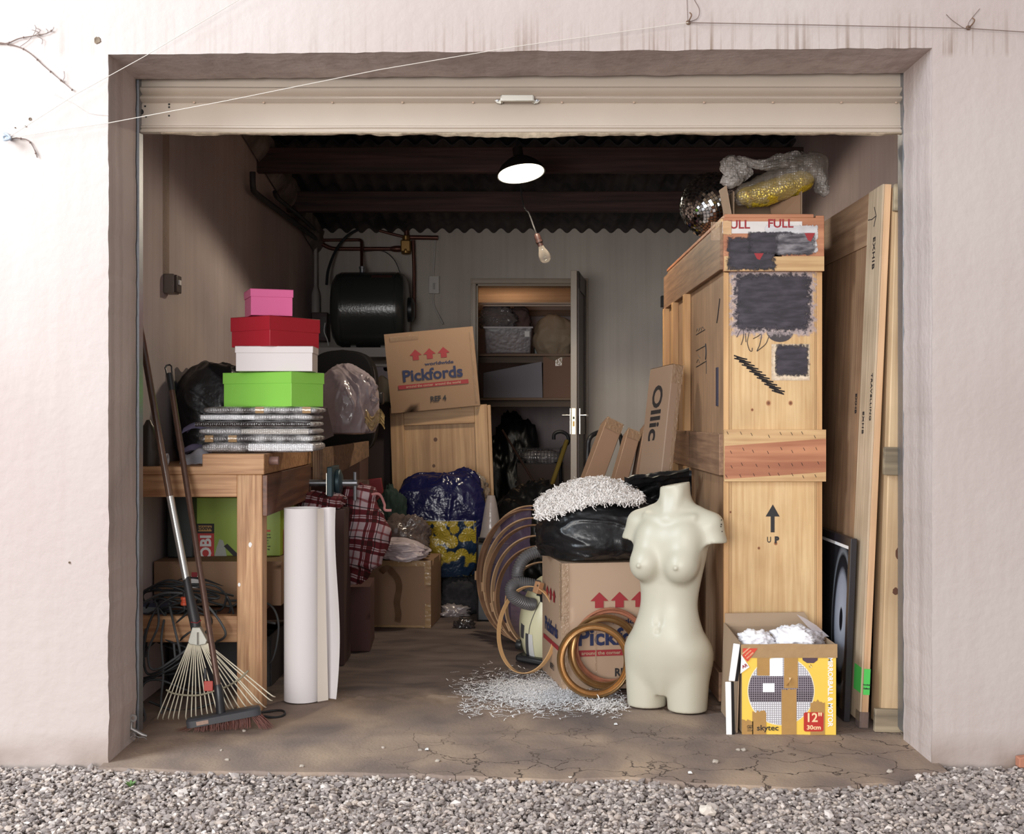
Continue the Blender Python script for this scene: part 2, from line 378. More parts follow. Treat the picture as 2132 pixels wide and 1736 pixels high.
# closet behind the doorway
CB = YB+1.25
mb = MB(); mb.box(DX0-.22, DX1+.12, CB, CB+.1, -.05, 2.6); tag(mb.build('wall_closet_back', M['wall_in'], smooth=0), 'rear wall of the store cupboard behind the doorway', 'wall', kind='structure')
mb = MB(); mb.box(DX0-.3, DX0-.2, YB+.15, CB, -.05, 2.6); mb.box(DX1+.1, DX1+.2, YB+.15, CB, -.05, 2.6)
tag(mb.build('wall_closet_side', M['wall_back'], smooth=0), 'side walls of the store cupboard behind the doorway', 'wall', kind='structure')
mb = MB(); mb.box(DX0-.3, DX1+.2, YB+.15, CB+.1, 2.35, 2.45); tag(mb.build('ceiling_closet', M['wall_back'], smooth=0), 'cupboard ceiling behind the doorway', 'ceiling', kind='structure')
# plaster ledge along the top of the left wall, and cornice over the back wall
M['ragged'] = plaster('old_ragged_plaster', srgb(150, 140, 134), srgb(96, 88, 86), .9, 20, .2, 5)
def ledge():
    mb = MB()
    def fn(u, v):
        Y = .3+(YB-.3)*u; z = roofz(Y)-.17+.16*v+.02*nz(Y*6, v*3)*(v > .5)
        x = WL+.012+.055*min(1, v*3)+.02*nz(Y*9, v*4, 2)*(v > .2); return (x, Y, z)
    mb.grid(fn, 160, 6); return mb.build('trim_1', M['ragged'], smooth=60)
tag(ledge(), 'rough plaster ledge under the roof along the left wall', 'ledge', kind='structure')

# corrugated roof: two overlapping sheets runs
def roof():
    m, n, l, b = newmat('sooty_roof_sheet'); tc = n.new('ShaderNodeTexCoord')
    no = n.new('ShaderNodeTexNoise'); no.inputs['Scale'].default_value = 3.5; no.inputs['Detail'].default_value = 8; l.new(tc.outputs['Object'], no.inputs[0])
    rp = n.new('ShaderNodeValToRGB'); rp.color_ramp.elements[0].position = .4; rp.color_ramp.elements[1].position = .75
    rp.color_ramp.elements[0].color = srgb(44, 42, 46); rp.color_ramp.elements[1].color = srgb(100, 92, 92)
    l.new(no.outputs[0], rp.inputs[0]); l.new(rp.outputs[0], b.inputs['Base Color']); b.inputs['Roughness'].default_value = .8
    mb = MB(); pit = .104
    for (Y0, Y1, dz) in ((.1, 3.35, .035), (3.15, YB+.1, 0)):
        def fn(u, v, Y0=Y0, Y1=Y1, dz=dz):
            x = WL-.1+(WR-WL+.2)*u; Y = Y0+(Y1-Y0)*v
            rag = .03*nz(x*7, 1.7) if v == 0 else 0
            return (x, Y+rag, roofz(Y)+dz+.017*math.sin(2*PI*x/pit))
        mb.grid(fn, 360, 12)
        def fn2(u, v, f=fn):
            p = f(u, v); return (p[0], p[1], p[2]+.008)
        mb.grid(fn2, 360, 12)
    # ragged thickness at the overlap
    def lip(u, v):
        x = WL-.1+(WR-WL+.2)*u; return (x, 3.15+.03*nz(x*7, 1.7)-.002, roofz(3.15)+.017*math.sin(2*PI*x/pit)+.010*v)
    mb.grid(lip, 360, 2)
    return mb.build('ceiling', m, smooth=50)
tag(roof(), 'dark corrugated roof sheeting over the garage', 'roof', kind='structure')
M['beam'] = wood('old_dark_beam', srgb(84, 58, 54), srgb(48, 34, 34), 'x', 1, .75)
for i, (Y, py0, py1) in enumerate(((2.95, 306, 358), (3.85, 398, 440))):
    mb = MB(); z1, z0 = WZ(py0, Y), WZ(py1, Y)
    o = mb.box(WL-.05, WR+.05, 0, .055, z0, z1).build('ceiling_beam', M['beam'], None, bev=.004)
    o.location = (0, Y, 0)
    tag(o, ['dark red-brown roof beam nearest the front, beside the lit lamp', 'second dark roof beam, farther back and lower in view'][i], 'beam', 'roof beams', 'structure')

# floor with its worn threshold and a rough front edge
edge_px = [(-400, 1585), (228, 1598), (450, 1604), (640, 1608), (820, 1611), (1000, 1617), (1160, 1621), (1300, 1618), (1500, 1632), (1700, 1640), (1850, 1630), (1945, 1606), (2500, 1590)]
def edge_y(x):
    pts = [(WX(px, CAMZ*FPX/(py-CY)+CAMY), CAMZ*FPX/(py-CY)+CAMY) for px, py in edge_px]
    for (a, ya), (b_, yb) in zip(pts, pts[1:]):
        if a <= x <= b_:
            t = (x-a)/(b_-a); t = t*t*(3-2*t); return ya+(yb-ya)*t
    return -.02
def floor_h(x, Y):
    h = .004*nz(x*2.2, Y*2.6, 1)+.0018*nz(x*11, Y*11, 2)
    if -1.0 < x < 1.3:                        # broken screed patches across the threshold
        d = abs(Y-(.92+.05*nz(x*3, 5)+(.0 if x < 0 else -.18)))
        k = max(0, 1-d/.14)*(1 if x < -.1 or x > .55 else .25)
        h += k*(.010*nz(x*28, Y*28, 8)+.006*nz(x*60, Y*60, 9)-.004)
    h += .006*max(0, 1-abs(Y-.33)/.05)*(.5+.5*nz(x*3, 1))
    return h
def floor():
    m, n, l, b = newmat('worn_concrete'); tc = n.new('ShaderNodeTexCoord')
    def noi(sc, det, dist=0, vec=None):
        q = n.new('ShaderNodeTexNoise'); q.inputs['Scale'].default_value = sc; q.inputs['Detail'].default_value = det; q.inputs['Distortion'].default_value = dist
        l.new(vec or tc.outputs['Object'], q.inputs[0]); return q.outputs[0]
    rp = n.new('ShaderNodeValToRGB'); e = rp.color_ramp.elements
    e[0].position = .30; e[0].color = srgb(108, 95, 90); e[1].position = .68; e[1].color = srgb(168, 145, 124)
    k = e.new(.5); k.color = srgb(139, 120, 107)
    mp = n.new('ShaderNodeMapping'); mp.inputs['Scale'].default_value = (1.1, .75, 1); l.new(tc.outputs['Object'], mp.inputs[0])
    l.new(noi(3.6, 12, .3, mp.outputs[0]), rp.inputs[0])
    # inside the garage the screed is older, darker and dirtier
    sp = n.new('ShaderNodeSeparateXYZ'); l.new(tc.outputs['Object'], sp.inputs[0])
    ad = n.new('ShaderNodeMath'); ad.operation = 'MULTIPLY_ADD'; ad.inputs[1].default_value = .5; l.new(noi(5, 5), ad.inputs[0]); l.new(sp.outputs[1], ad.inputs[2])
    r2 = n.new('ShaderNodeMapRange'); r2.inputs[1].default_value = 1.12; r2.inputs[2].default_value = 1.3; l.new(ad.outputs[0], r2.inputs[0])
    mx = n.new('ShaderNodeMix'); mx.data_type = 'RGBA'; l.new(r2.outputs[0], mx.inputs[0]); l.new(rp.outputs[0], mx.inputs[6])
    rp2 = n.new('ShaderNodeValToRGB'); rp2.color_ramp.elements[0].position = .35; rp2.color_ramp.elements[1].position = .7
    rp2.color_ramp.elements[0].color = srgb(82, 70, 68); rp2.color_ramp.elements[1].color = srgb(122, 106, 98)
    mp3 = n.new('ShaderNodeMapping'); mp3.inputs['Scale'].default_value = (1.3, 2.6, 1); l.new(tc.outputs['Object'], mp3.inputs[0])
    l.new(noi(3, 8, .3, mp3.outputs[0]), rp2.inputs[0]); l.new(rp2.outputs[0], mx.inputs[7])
    # cracks
    v = n.new('ShaderNodeTexVoronoi'); v.feature = 'DISTANCE_TO_EDGE'; v.inputs['Scale'].default_value = 5.5
    va = n.new('ShaderNodeVectorMath'); va.operation = 'ADD'
    q = n.new('ShaderNodeTexNoise'); q.inputs['Scale'].default_value = 9; q.inputs['Detail'].default_value = 4; l.new(tc.outputs['Object'], q.inputs[0])
    vs = n.new('ShaderNodeVectorMath'); vs.operation = 'SCALE'; vs.inputs['Scale'].default_value = .22; l.new(q.outputs['Color'], vs.inputs[0])
    l.new(tc.outputs['Object'], va.inputs[0]); l.new(vs.outputs[0], va.inputs[1]); l.new(va.outputs[0], v.inputs[0])
    cr_ = n.new('ShaderNodeMapRange'); cr_.inputs[1].default_value = .004; cr_.inputs[2].default_value = .02; cr_.inputs[3].default_value = 1; cr_.inputs[4].default_value = 0
    l.new(v.outputs['Distance'], cr_.inputs[0])
    mk = n.new('ShaderNodeMapRange'); mk.inputs[1].default_value = .36; mk.inputs[2].default_value = .48
    l.new(noi(1.1, 3), mk.inputs[0])
    y2 = n.new('ShaderNodeMapRange'); y2.inputs[1].default_value = .55; y2.inputs[2].default_value = .3; l.new(sp.outputs[1], y2.inputs[0])
    m1 = n.new('ShaderNodeMath'); m1.operation = 'MULTIPLY'; l.new(cr_.outputs[0], m1.inputs[0]); l.new(mk.outputs[0], m1.inputs[1])
    x2 = n.new('ShaderNodeMapRange'); x2.inputs[1].default_value = -.55; x2.inputs[2].default_value = -.1; l.new(sp.outputs[0], x2.inputs[0])
    m0 = n.new('ShaderNodeMath'); m0.operation = 'MULTIPLY'; l.new(y2.outputs[0], m0.inputs[0]); l.new(x2.outputs[0], m0.inputs[1])
    m2 = n.new('ShaderNodeMath'); m2.operation = 'MULTIPLY'; l.new(m1.outputs[0], m2.inputs[0]); l.new(m0.outputs[0], m2.inputs[1])
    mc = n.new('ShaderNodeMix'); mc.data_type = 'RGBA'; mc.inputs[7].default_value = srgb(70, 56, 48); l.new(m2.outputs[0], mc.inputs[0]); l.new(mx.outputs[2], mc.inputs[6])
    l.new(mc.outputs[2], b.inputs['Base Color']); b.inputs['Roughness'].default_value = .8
    fine = noi(90, 6); s2 = n.new('ShaderNodeMath'); s2.operation = 'MULTIPLY_ADD'; s2.inputs[1].default_value = -1.5; l.new(m2.outputs[0], s2.inputs[0]); l.new(fine, s2.inputs[2])
    bp = n.new('ShaderNodeBump'); bp.inputs['Strength'].default_value = .6; bp.inputs['Distance'].default_value = .004; l.new(s2.outputs[0], bp.inputs['Height']); l.new(bp.outputs[0], b.inputs['Normal'])
    NX, NY = 300, 260; V = []; 
    X0, X1 = WL-.05, WR+.05
    for j in range(-3, NY):
        for i in range(NX):
            x = X0+(X1-X0)*i/(NX-1); e0 = edge_y(x)+.008*nz(x*12, 3)+.004*nz(x*40, 5)
            if x < JL-.02 or x > JR+.02: e0 = .25
            t = max(0, j)/(NY-1); t = t**1.35; Y = e0+(CB+.05-e0)*t
            z = floor_h(x, Y)
            if j < 0: z += -.012*(-j)**1.6; Y -= .004*(-j)
            V.append((x, Y, z))
    V = np.array(V); F = np.array([(j*NX+i, j*NX+i+1, (j+1)*NX+i+1, (j+1)*NX+i) for j in range(NY+2) for i in range(NX-1)])
    return arr_mesh('floor', V, F, m, smooth=True)
tag(floor(), 'worn concrete floor with cracked threshold', 'floor', kind='structure')

# gravel: a bed and tens of thousands of small chippings
M['bed'] = plaster('gravel_bed', srgb(116, 106, 102), srgb(80, 72, 70), 1, 120, 0, 30)
mb = MB()
def bedf(u, v):
    x = -5+10*u; Y = -9+9.1*v; return (x, Y, -.022+.004*nz(x*3, Y*3))
mb.grid(bedf, 120, 100)
tag(mb.build('ground', M['bed'], smooth=60), 'gravel bed under the chippings', 'ground', kind='structure')
def gravel():
    m, n, l, b = newmat('stone_chippings')
    g = n.new('ShaderNodeNewGeometry'); rp = n.new('ShaderNodeValToRGB'); e = rp.color_ramp.elements
    e[0].position = 0; e[0].color = srgb(122, 112, 108); e[1].position = 1; e[1].color = srgb(214, 204, 198)
    for p_, c_ in ((.3, srgb(150, 138, 133)), (.6, srgb(172, 160, 154)), (.85, srgb(188, 172, 160))): e.new(p_).color = c_
    l.new(g.outputs['Random Per Island'], rp.inputs[0]); l.new(rp.outputs[0], b.inputs['Base Color']); b.inputs['Roughness'].default_value = .85
    bm = bmesh.new(); bmesh.ops.create_icosphere(bm, subdivisions=1, radius=1); bv = np.array([v.co[:] for v in bm.verts]); bf = np.array([[v.index for v in f.verts] for f in bm.faces]); bm.free()
    pts = []
    r = np.random.default_rng(3)
    def fill(x0, x1, y0, y1, dens, rad, z):
        k = int((x1-x0)*(y1-y0)*dens); x = r.uniform(x0, x1, k); y = r.uniform(y0, y1, k)
        for a, c_ in zip(x, y):
            e0 = edge_y(a) if JL-.03 < a < JR+.03 else -.012
            if c_ > e0-.002+.02*nz(a*9, 4) : continue
            pts.append((a, c_, z+r.uniform(-.004, .004)+.004*nz(a*3, c_*3), rad*r.lognormal(0, .28)))
    fill(-2.1, 2.1, -.9, .02, 7200, .0078, -.017)
    fill(-2.1, 2.1, -.9, .02, 4600, .0072, -.009)
    fill(-2.4, 2.4, -1.9, -.9, 3500, .010, -.014)
    fill(-2.7, -2.1, -.9, 0, 3500, .010, -.014); fill(2.1, 2.7, -.9, 0, 3500, .010, -.014)
    pts_ = np.array(pts); n_ = len(pts_)
    V = np.repeat(bv[None], n_, 0); V = V*r.uniform(.62, 1.25, (n_, 12, 1))
    V *= np.stack([r.uniform(.8, 1.45, n_), r.uniform(.6, 1.1, n_), r.uniform(.4, .85, n_)], 1)[:, None]
    a = r.uniform(0, 2*PI, n_); t = r.uniform(-.5, .5, n_)
    x = V[..., 0]; z = V[..., 2]; x2 = x*np.cos(t)[:, None]-z*np.sin(t)[:, None]; z2 = x*np.sin(t)[:, None]+z*np.cos(t)[:, None]
    y = V[..., 1]; x3 = x2*np.cos(a)[:, None]-y*np.sin(a)[:, None]; y3 = x2*np.sin(a)[:, None]+y*np.cos(a)[:, None]
    V = np.stack([x3, y3, z2], -1)*pts_[:, 3][:, None, None]+pts_[:, None, :3]
    F = (bf[None]+12*np.arange(n_)[:, None, None]).reshape(-1, 3)
    return arr_mesh('gravel', V.reshape(-1, 3), F, m)
tag(gravel(), 'grey stone chippings spread in front of the garage', 'gravel', kind='stuff')

# ------------------------------------------------------------------ roller shutter
M['shutter'] = plain('painted_shutter', srgb(190, 176, 162), .42, var=.07, vscale=6, bump=.1, bscale=40)
M['frayed'] = plain('frayed_seal', srgb(176, 158, 136), .85, var=.5, vscale=50, bump=.8, bscale=80)
def shutter():
    Y = .33
    t = thing('door_1', 'beige roller shutter rolled up to the top of the garage opening', 'roller shutter', ((JL+JR)/2, Y, 2.05), kind='structure')
    prof = [(120, .0), (150, 0), (181, -.004), (184, -.018), (187, -.022), (191, -.016), (196, 0.004), (200, -.006), (204, -.020), (208, -.022), (211, -.010), (214, .006), (218, 0),
            (262, -.004), (264, -.010), (267, -.010), (268, -.004), (271, -.006), (272, -.016), (277, -.018), (279, -.004)]
    mb = MB()
    def fn(u, v):
        i = min(int(round(v*(len(prof)-1))), len(prof)-1); py, dy = prof[i]
        x = JL-.03+(JR-JL+.06)*u; return (x, Y+dy+.0015*nz(x*3, py*.1), WZ(py-3*(1-u)*0, Y)+.002*nz(x*2, 7))
    mb.grid(fn, 120, len(prof)); mb.box(JL-.03, JR+.03, Y+.004, Y+.012, WZ(278, Y), WZ(262, Y))
    mb.build('shutter_curtain', M['shutter'], t, world=True, smooth=50)
    mb = MB()
    def seal(u, v):
        px = 338+(1884-338)*u; sag = 10*math.exp(-((px-1085)/160)**2)
        x = WX(px, Y); z = WZ(274, Y) if v < .1 else WZ(282+2.2*nz(px*.05, 3)+3*nz(px*.013, 9)+sag*.5, Y)
        return (x, Y-.006+.010*v*nz(px*.02, 1)-(.012 if .3 < v < .9 else 0), z if v in (0, 1) else WZ(274+8*v, Y))
    mb.grid(seal, 260, 5); mb.build('rubber_seal', M['frayed'], t, world=True, smooth=60)
    # handle
    h = MB(); c = P(1077, 210, Y-.002); s = (Y-CAMY)/FPX
    h.box(c.x-33*s, c.x+33*s, Y-.040, Y-.028, c.z-6*s, c.z+7*s)
    h.box(c.x-35*s, c.x-30*s, Y-.036, Y-.003, c.z-6*s, c.z+6*s); h.box(c.x+30*s, c.x+35*s, Y-.036, Y-.003, c.z-6*s, c.z+6*s)
    for sg in (-1, 1):
        e = [(c.x+sg*34*s, c.z-8*s), (c.x+sg*43*s, c.z-6*s), (c.x+sg*48*s, c.z), (c.x+sg*43*s, c.z+6*s), (c.x+sg*34*s, c.z+8*s)]
        if sg < 0: e = e[::-1]
        h.prism(e, Y-.012, Y-.003)
    ho = h.build('handle', M['nickel'], t, world=True, bev=.0012)
    for sg in (-1, 1):
        q = MB(); q.lathe([(.0, 0), (.005, .0005), (.0045, .003), (0, .004)], 16, M=Matrix.Translation((c.x+sg*41*s, Y-.012, c.z)) @ Matrix.Rotation(PI/2, 4, 'X'))
        q.build('screw', M['steel'], ho, world=True)
    M['rivet'] = plain('rusty_rivet', srgb(176, 152, 132), .5, var=.3, vscale=200)
    for px in (404, 549, 692, 838, 985, 1170, 1320, 1466, 1609, 1752, 1866):
        q = MB(); q.lathe([(.0045, 0), (.0042, .0018), (.002, .0028), (.0001, .003)], 12, M=Matrix.Translation(P(px, 213, Y-.002)) @ Matrix.Rotation(PI/2, 4, 'X'))
        q.build('rivet', M['rivet'], t, world=True)
    for px, py, r in ((288, 233, .009), (347, 217, .003), (347, 223, .003), (347, 241, .003), (297, 221, .003), (299, 243, .003)):
        q = MB(); q.lathe([(r*1.15, 0), (r, .0016), (r*.6, .0008), (.0001, .0006)], 14, M=Matrix.Translation(P(px+5, py, Y-.002)) @ Matrix.Rotation(PI/2, 4, 'X'))
        q.build('bolt_hole', M['rubber'], t, world=True)
    for x in (JL-.016, JR+.003):
        q = MB(); q.box(x, x+.022, .30, .345, .02, 2.30); q.box(x+.004, x+.012, .345, .37, .02, 2.3)
        q.build('guide_rail', M['steel'], t, world=True, bev=.001)
shutter()

# ------------------------------------------------------------------ things on the facade
M['string'] = plain('white_string', srgb(205, 196, 186), .8)
M['twig'] = plain('dry_twig', srgb(112, 92, 84), .85)
def curve_pts(pts, k=6):
    pts = [Vector(p) for p in pts]; out = []
    for i in range(len(pts)-1):
        p0, p1, p2, p3 = pts[max(i-1, 0)], pts[i], pts[i+1], pts[min(i+2, len(pts)-1)]
        for j in range(k):
            t = j/k; out.append(.5*((2*p1)+(p2-p0)*t+(2*p0-5*p1+4*p2-p3)*t*t+(3*p1-p0-3*p2+p3)*t**3))
    out.append(pts[-1]); return out
def strand(name, label, cat, px, r, mat, Y=-.03, k=6, group=None):
    mb = MB(); pts = [P(a, b_, Y+(c_[0] if c_ else 0)) for a, b_, *c_ in px]
    mb.tube(curve_pts(pts, k) if k > 1 else pts, r, 6); o = pts[0]
    return tag(mb.build(name, mat, None, origin=o), label, cat, group)
strand('string', 'thin white string rising from the left wall hook across the upper left corner', 'string', [(16, 287), (160, 195), (300, 118), (400, 58), (520, -14)], .0011, M['string'], -.03, 1)
strand('string', 'thin white string slanting across the shutter up to the middle wall hook', 'string', [(16, 288), (130, 270), (226, 256), (470, 210), (790, 145), (1080, 96), (1433, 47)], .0012, M['string'], -.03, 1)
strand('string', 'thin grey string running right from the middle wall hook', 'string', [(1433, 47), (1700, 52), (2015, 59), (2140, 67)], .0012, M['twig'], -.02, 1)
mb = MB(); c = P(16, 287, -.025)
mb.tube(curve_pts([c+Vector(q) for q in ((-.02, .02, .02), (.0, 0, .01), (.012, -.01, -.004), (-.004, -.014, -.01), (-.012, -.004, .002), (.002, .004, .01))]), .0035, 8)
mb.tube([c+Vector((0, .025, 0)), c+Vector((0, -.006, 0))], .004, 8)
tag(mb.build('string_knot', plain('blue_grey_cord', srgb(150, 158, 170), .7), None, origin=c), 'blue-grey knotted cord on a wall hook at the far left', 'knot')
for px, py, lb in ((1433, 47, 'small rusty wall hook above the middle of the lintel'), (2016, 58, 'small rusty wall hook near the upper right corner')):
    mb = MB(); c = P(px, py, 0); mb.tube(curve_pts([c, c+Vector((0, -.03, 0)), c+Vector((.004, -.042, .01)), c+Vector((0, -.034, .02))]), .0022, 8)
    mb.lathe([(.008, 0), (.007, .003), (.0001, .004)], 12, M=Matrix.Translation(c) @ Matrix.Rotation(PI/2, 4, 'X'))
    tag(mb.build('wall_hook', plain('rusty_iron', srgb(110, 84, 66), .7), None, origin=c), lb, 'hook')
strand('cable_loop', 'thin cable loop curling up from the middle wall hook', 'cable', [(1433, 46), (1452, 38), (1456, 20), (1447, 2), (1441, -12)], .0011, M['twig'], -.012)
strand('cable_loop', 'thin vertical cable above the middle wall hook', 'cable', [(1432, 44), (1431, 20), (1430, -12)], .001, M['twig'], -.008)
strand('cable_loop', 'short wispy tendril curling beside the right wall hook', 'tendril', [(2040, 18), (2018, 45), (2012, 60), (1985, 44), (1970, 30)], .001, M['twig'], -.01)
def vine(label, main, subs):
    mb = MB(); pts = curve_pts([P(a, b_, -.006) for a, b_ in main], 6)
    mb.tube(pts, [.0021*(1-.6*i/len(pts)) for i in range(len(pts))], 6)
    for s_ in subs: mb.tube(curve_pts([P(a, b_, -.007) for a, b_ in s_], 4), .0008, 5)
    for p in pts[::7]: mb.lathe([(.001, -.0035), (.0035, 0), (.001, .0035)], 6, M=Matrix.Translation(p))
    tag(mb.build('dead_vine', M['twig'], None, origin=pts[0]), label, 'vine')
vine('dry leafless vine twig with fine tendrils at the upper left edge of the wall', [(-8, 90), (15, 90), (40, 80), (68, 75), (95, 70), (110, 62)],
     [[(68, 76), (75, 60), (72, 52)], [(75, 74), (88, 82), (87, 92)], [(80, 74), (78, 66), (66, 62)], [(95, 71), (100, 66), (96, 60)], [(42, 97), (60, 84), (66, 75)], [(105, 66), (111, 60), (112, 56)], [(70, 75), (84, 64), (74, 58)]])
vine('long bare vine stem drooping down the upper left wall', [(-8, 88), (12, 91), (40, 98), (65, 113), (90, 136), (112, 155), (130, 170), (150, 187)], [[(130, 170), (134, 160), (133, 148)], [(124, 166), (132, 172), (136, 168)]])
vine('short bare vine stem curling down from the far left hook', [(16, 285), (40, 288), (58, 292), (70, 308), (77, 328)], [[(70, 308), (76, 318), (78, 328)]])
strand('twig', 'faint hair-thin twig on the wall left of the opening', 'twig', [(110, 195), (150, 214), (185, 235), (226, 240)], .0006, plain('pale_twig', srgb(200, 190, 184), .8), -.003)
M['hole'] = plain('crumbled_plaster', srgb(120, 104, 88), .9, var=.4, vscale=90, bump=1, bscale=120)
for px, py, r, lb in ((203, 84, .011, 'chipped screw hole in the white wall above the upper left corner of the opening'), (63, 248, .005, 'small screw hole above the left hook'), (54, 263, .003, 'tiny nail hole beside the left hook'), (32, 266, .002, 'pin hole just above the left hook knot'), (145, 1171, .004, 'small chip low in the white wall left of the opening')):
    mb = MB(); c = P(px, py, 0); N = 16
    ring = lambda k, y: [c+Vector((math.cos(2*PI*i/N)*r*k*(1+.35*nz(i*.9, px*.1)), y, math.sin(2*PI*i/N)*r*k*(1+.35*nz(i*.9+4, px*.1)))) for i in range(N)]
    v = ring(1, -.0005)+ring(.8, -.003)+ring(.45, -.0008)+[c+Vector((0, -.0006, 0))]
    f = [(i+a*N, (i+1) % N+a*N, (i+1) % N+(a+1)*N, i+(a+1)*N) for a in (0, 1) for i in range(N)]+[(2*N+i, 2*N+(i+1) % N, 3*N) for i in range(N)]
    mb.add(v, f); tag(mb.build('wall_chip', M['hole'], None, origin=c), lb, 'wall chip')
# ================================================================== shared builders
def T(o, v): return Vector(o)+Vector(v)
def sdf_mesh(name, f, lo, hi, h, mat, parent=None, disp=None):
    # surface nets over a signed distance function given on numpy arrays
    xs = [np.arange(lo[k], hi[k]+h, h) for k in range(3)]
    X, Y, Z = np.meshgrid(*xs, indexing='ij'); D = f(X, Y, Z); S = D < 0
    nx, ny, nz_ = S.shape
    cnt = np.zeros((nx-1, ny-1, nz_-1)); acc = np.zeros((nx-1, ny-1, nz_-1, 3))
    off = [(a, b, c) for a in (0, 1) for b in (0, 1) for c in (0, 1)]
    def sl(a, o): return a[o[0]:nx-1+o[0], o[1]:ny-1+o[1], o[2]:nz_-1+o[2]]
    for ax in range(3):
        for o in off:
            if o[ax]: continue
            o2 = list(o); o2[ax] = 1
            d0, d1 = sl(D, o), sl(D, o2); cr_ = (d0 < 0) != (d1 < 0)
            t = np.where(cr_, d0/np.where(cr_, d0-d1, 1), 0); cnt += cr_
            for k in range(3): acc[..., k] += np.where(cr_, (t if k == ax else o[k]), 0)
    act = cnt > 0; idx = -np.ones(act.shape, int); idx[act] = np.arange(act.sum())
    g = np.argwhere(act); V = (g+acc[act]/cnt[act][:, None])*h+np.array(lo)
    F = []
    for ax in range(3):
        a1, a2 = [(1, 2), (2, 0), (0, 1)][ax]
        sA = [slice(1, -1)]*3; sA[ax] = slice(0, S.shape[ax]-1); sB = list(sA); sB[ax] = slice(1, S.shape[ax])
        A, B = S[tuple(sA)], S[tuple(sB)]; e = np.argwhere(A != B); ins = A[A != B]
        e = e+1; e[:, ax] -= 1
        q = []
        for (u, v) in ((1, 1), (0, 1), (0, 0), (1, 0)):
            c = e.copy(); c[:, a1] -= u; c[:, a2] -= v; q.append(idx[c[:, 0], c[:, 1], c[:, 2]])
        q = np.stack(q, 1); q[~ins] = q[~ins][:, ::-1]; F.append(q)
    F = np.concatenate(F); F = F[(F >= 0).all(1)]
    return arr_mesh(name, V, F, mat, parent, smooth=True)
def smin(a, b, k):
    h = np.clip(.5+.5*(b-a)/k, 0, 1); return b*(1-h)+a*h-k*h*(1-h)
def s_ell(X, Y, Z, c, r):
    x, y, z = (X-c[0])/r[0], (Y-c[1])/r[1], (Z-c[2])/r[2]; k = np.sqrt(x*x+y*y+z*z); return (k-1)*min(r)
def s_cap(X, Y, Z, a, b, ra, rb):
    a, b = np.array(a), np.array(b); d = b-a
    t = np.clip(((X-a[0])*d[0]+(Y-a[1])*d[1]+(Z-a[2])*d[2])/(d@d), 0, 1)
    return np.sqrt((X-a[0]-d[0]*t)**2+(Y-a[1]-d[1]*t)**2+(Z-a[2]-d[2]*t)**2)-(ra+(rb-ra)*t)

def bag_mesh(name, size, mat, parent=None, seed=0, lump=.18, crease=.05, cs=5.0, sub=6, flat=.35, power=2.6, shape=None, loc=None, streak=(1, 1, 1)):
    # a soft bag: rounded box pushed about by lumps and sharp creases, its underside flattened
    bm = bmesh.new(); bmesh.ops.create_icosphere(bm, subdivisions=sub, radius=1)
    sx, sy, sz = size
    for v in bm.verts:
        d = v.co.normalized(); k = (abs(d.x)**power+abs(d.y)**power+abs(d.z)**power)**(-1/power)
        p = d*k
        n1 = noise.noise(p*1.6+Vector((seed*3.1, seed, 0)))
        q = Vector((p.x*streak[0], p.y*streak[1], p.z*streak[2]))*cs+Vector((seed, seed*1.7, seed*.3))
        q += Vector((noise.noise(q*.6), noise.noise(q*.6+Vector((9, 0, 0))), noise.noise(q*.6+Vector((0, 9, 0)))))*.9
        n2 = abs(noise.noise(q)); n3 = abs(noise.noise(q*2.3))
        f = 1+lump*n1+crease*max(0, 1-n2*4)**1.5+crease*.3*max(0, 1-n3*4)**1.5-crease*.3
        p = p*f
        if shape: p = shape(p)
        z = p.z
        if z < -1+flat: z = -1+flat+(z+1-flat)*.12
        v.co = (p.x*sx/2, p.y*sy/2, (z+1-flat*.95)*sz/(2-flat))
    me = bpy.data.meshes.new(name); bm.to_mesh(me); bm.free(); me.materials.append(mat)
    me.polygons.foreach_set('use_smooth', [True]*len(me.polygons))
    o = bpy.data.objects.new(name, me); COL.objects.link(o)
    if parent is not None: o.parent = parent
    if loc is not None: o.location = loc
    return o
def arrows(parent, x, y, z, w, sp, mat, side='F', n=3):
    mb = MB()
    for k in range(n):
        c = (k-(n-1)/2)*sp
        pl = [(-w/2, 0), (-w*.24, 0), (-w*.24, -w*.38), (w*.24, -w*.38), (w*.24, 0), (w/2, 0), (0, w*.48)]
        if side == 'F': mb.add([(x+c+a, y, z+b) for a, b in pl], [(0, 1, 4, 5, 6), (1, 2, 3, 4)])
        else: mb.add([(x, y-c-a*.0-a, z+b) for a, b in pl], [(0, 1, 4, 5, 6), (1, 2, 3, 4)])
    return mb.build('printed_arrows', mat, parent, smooth=0)
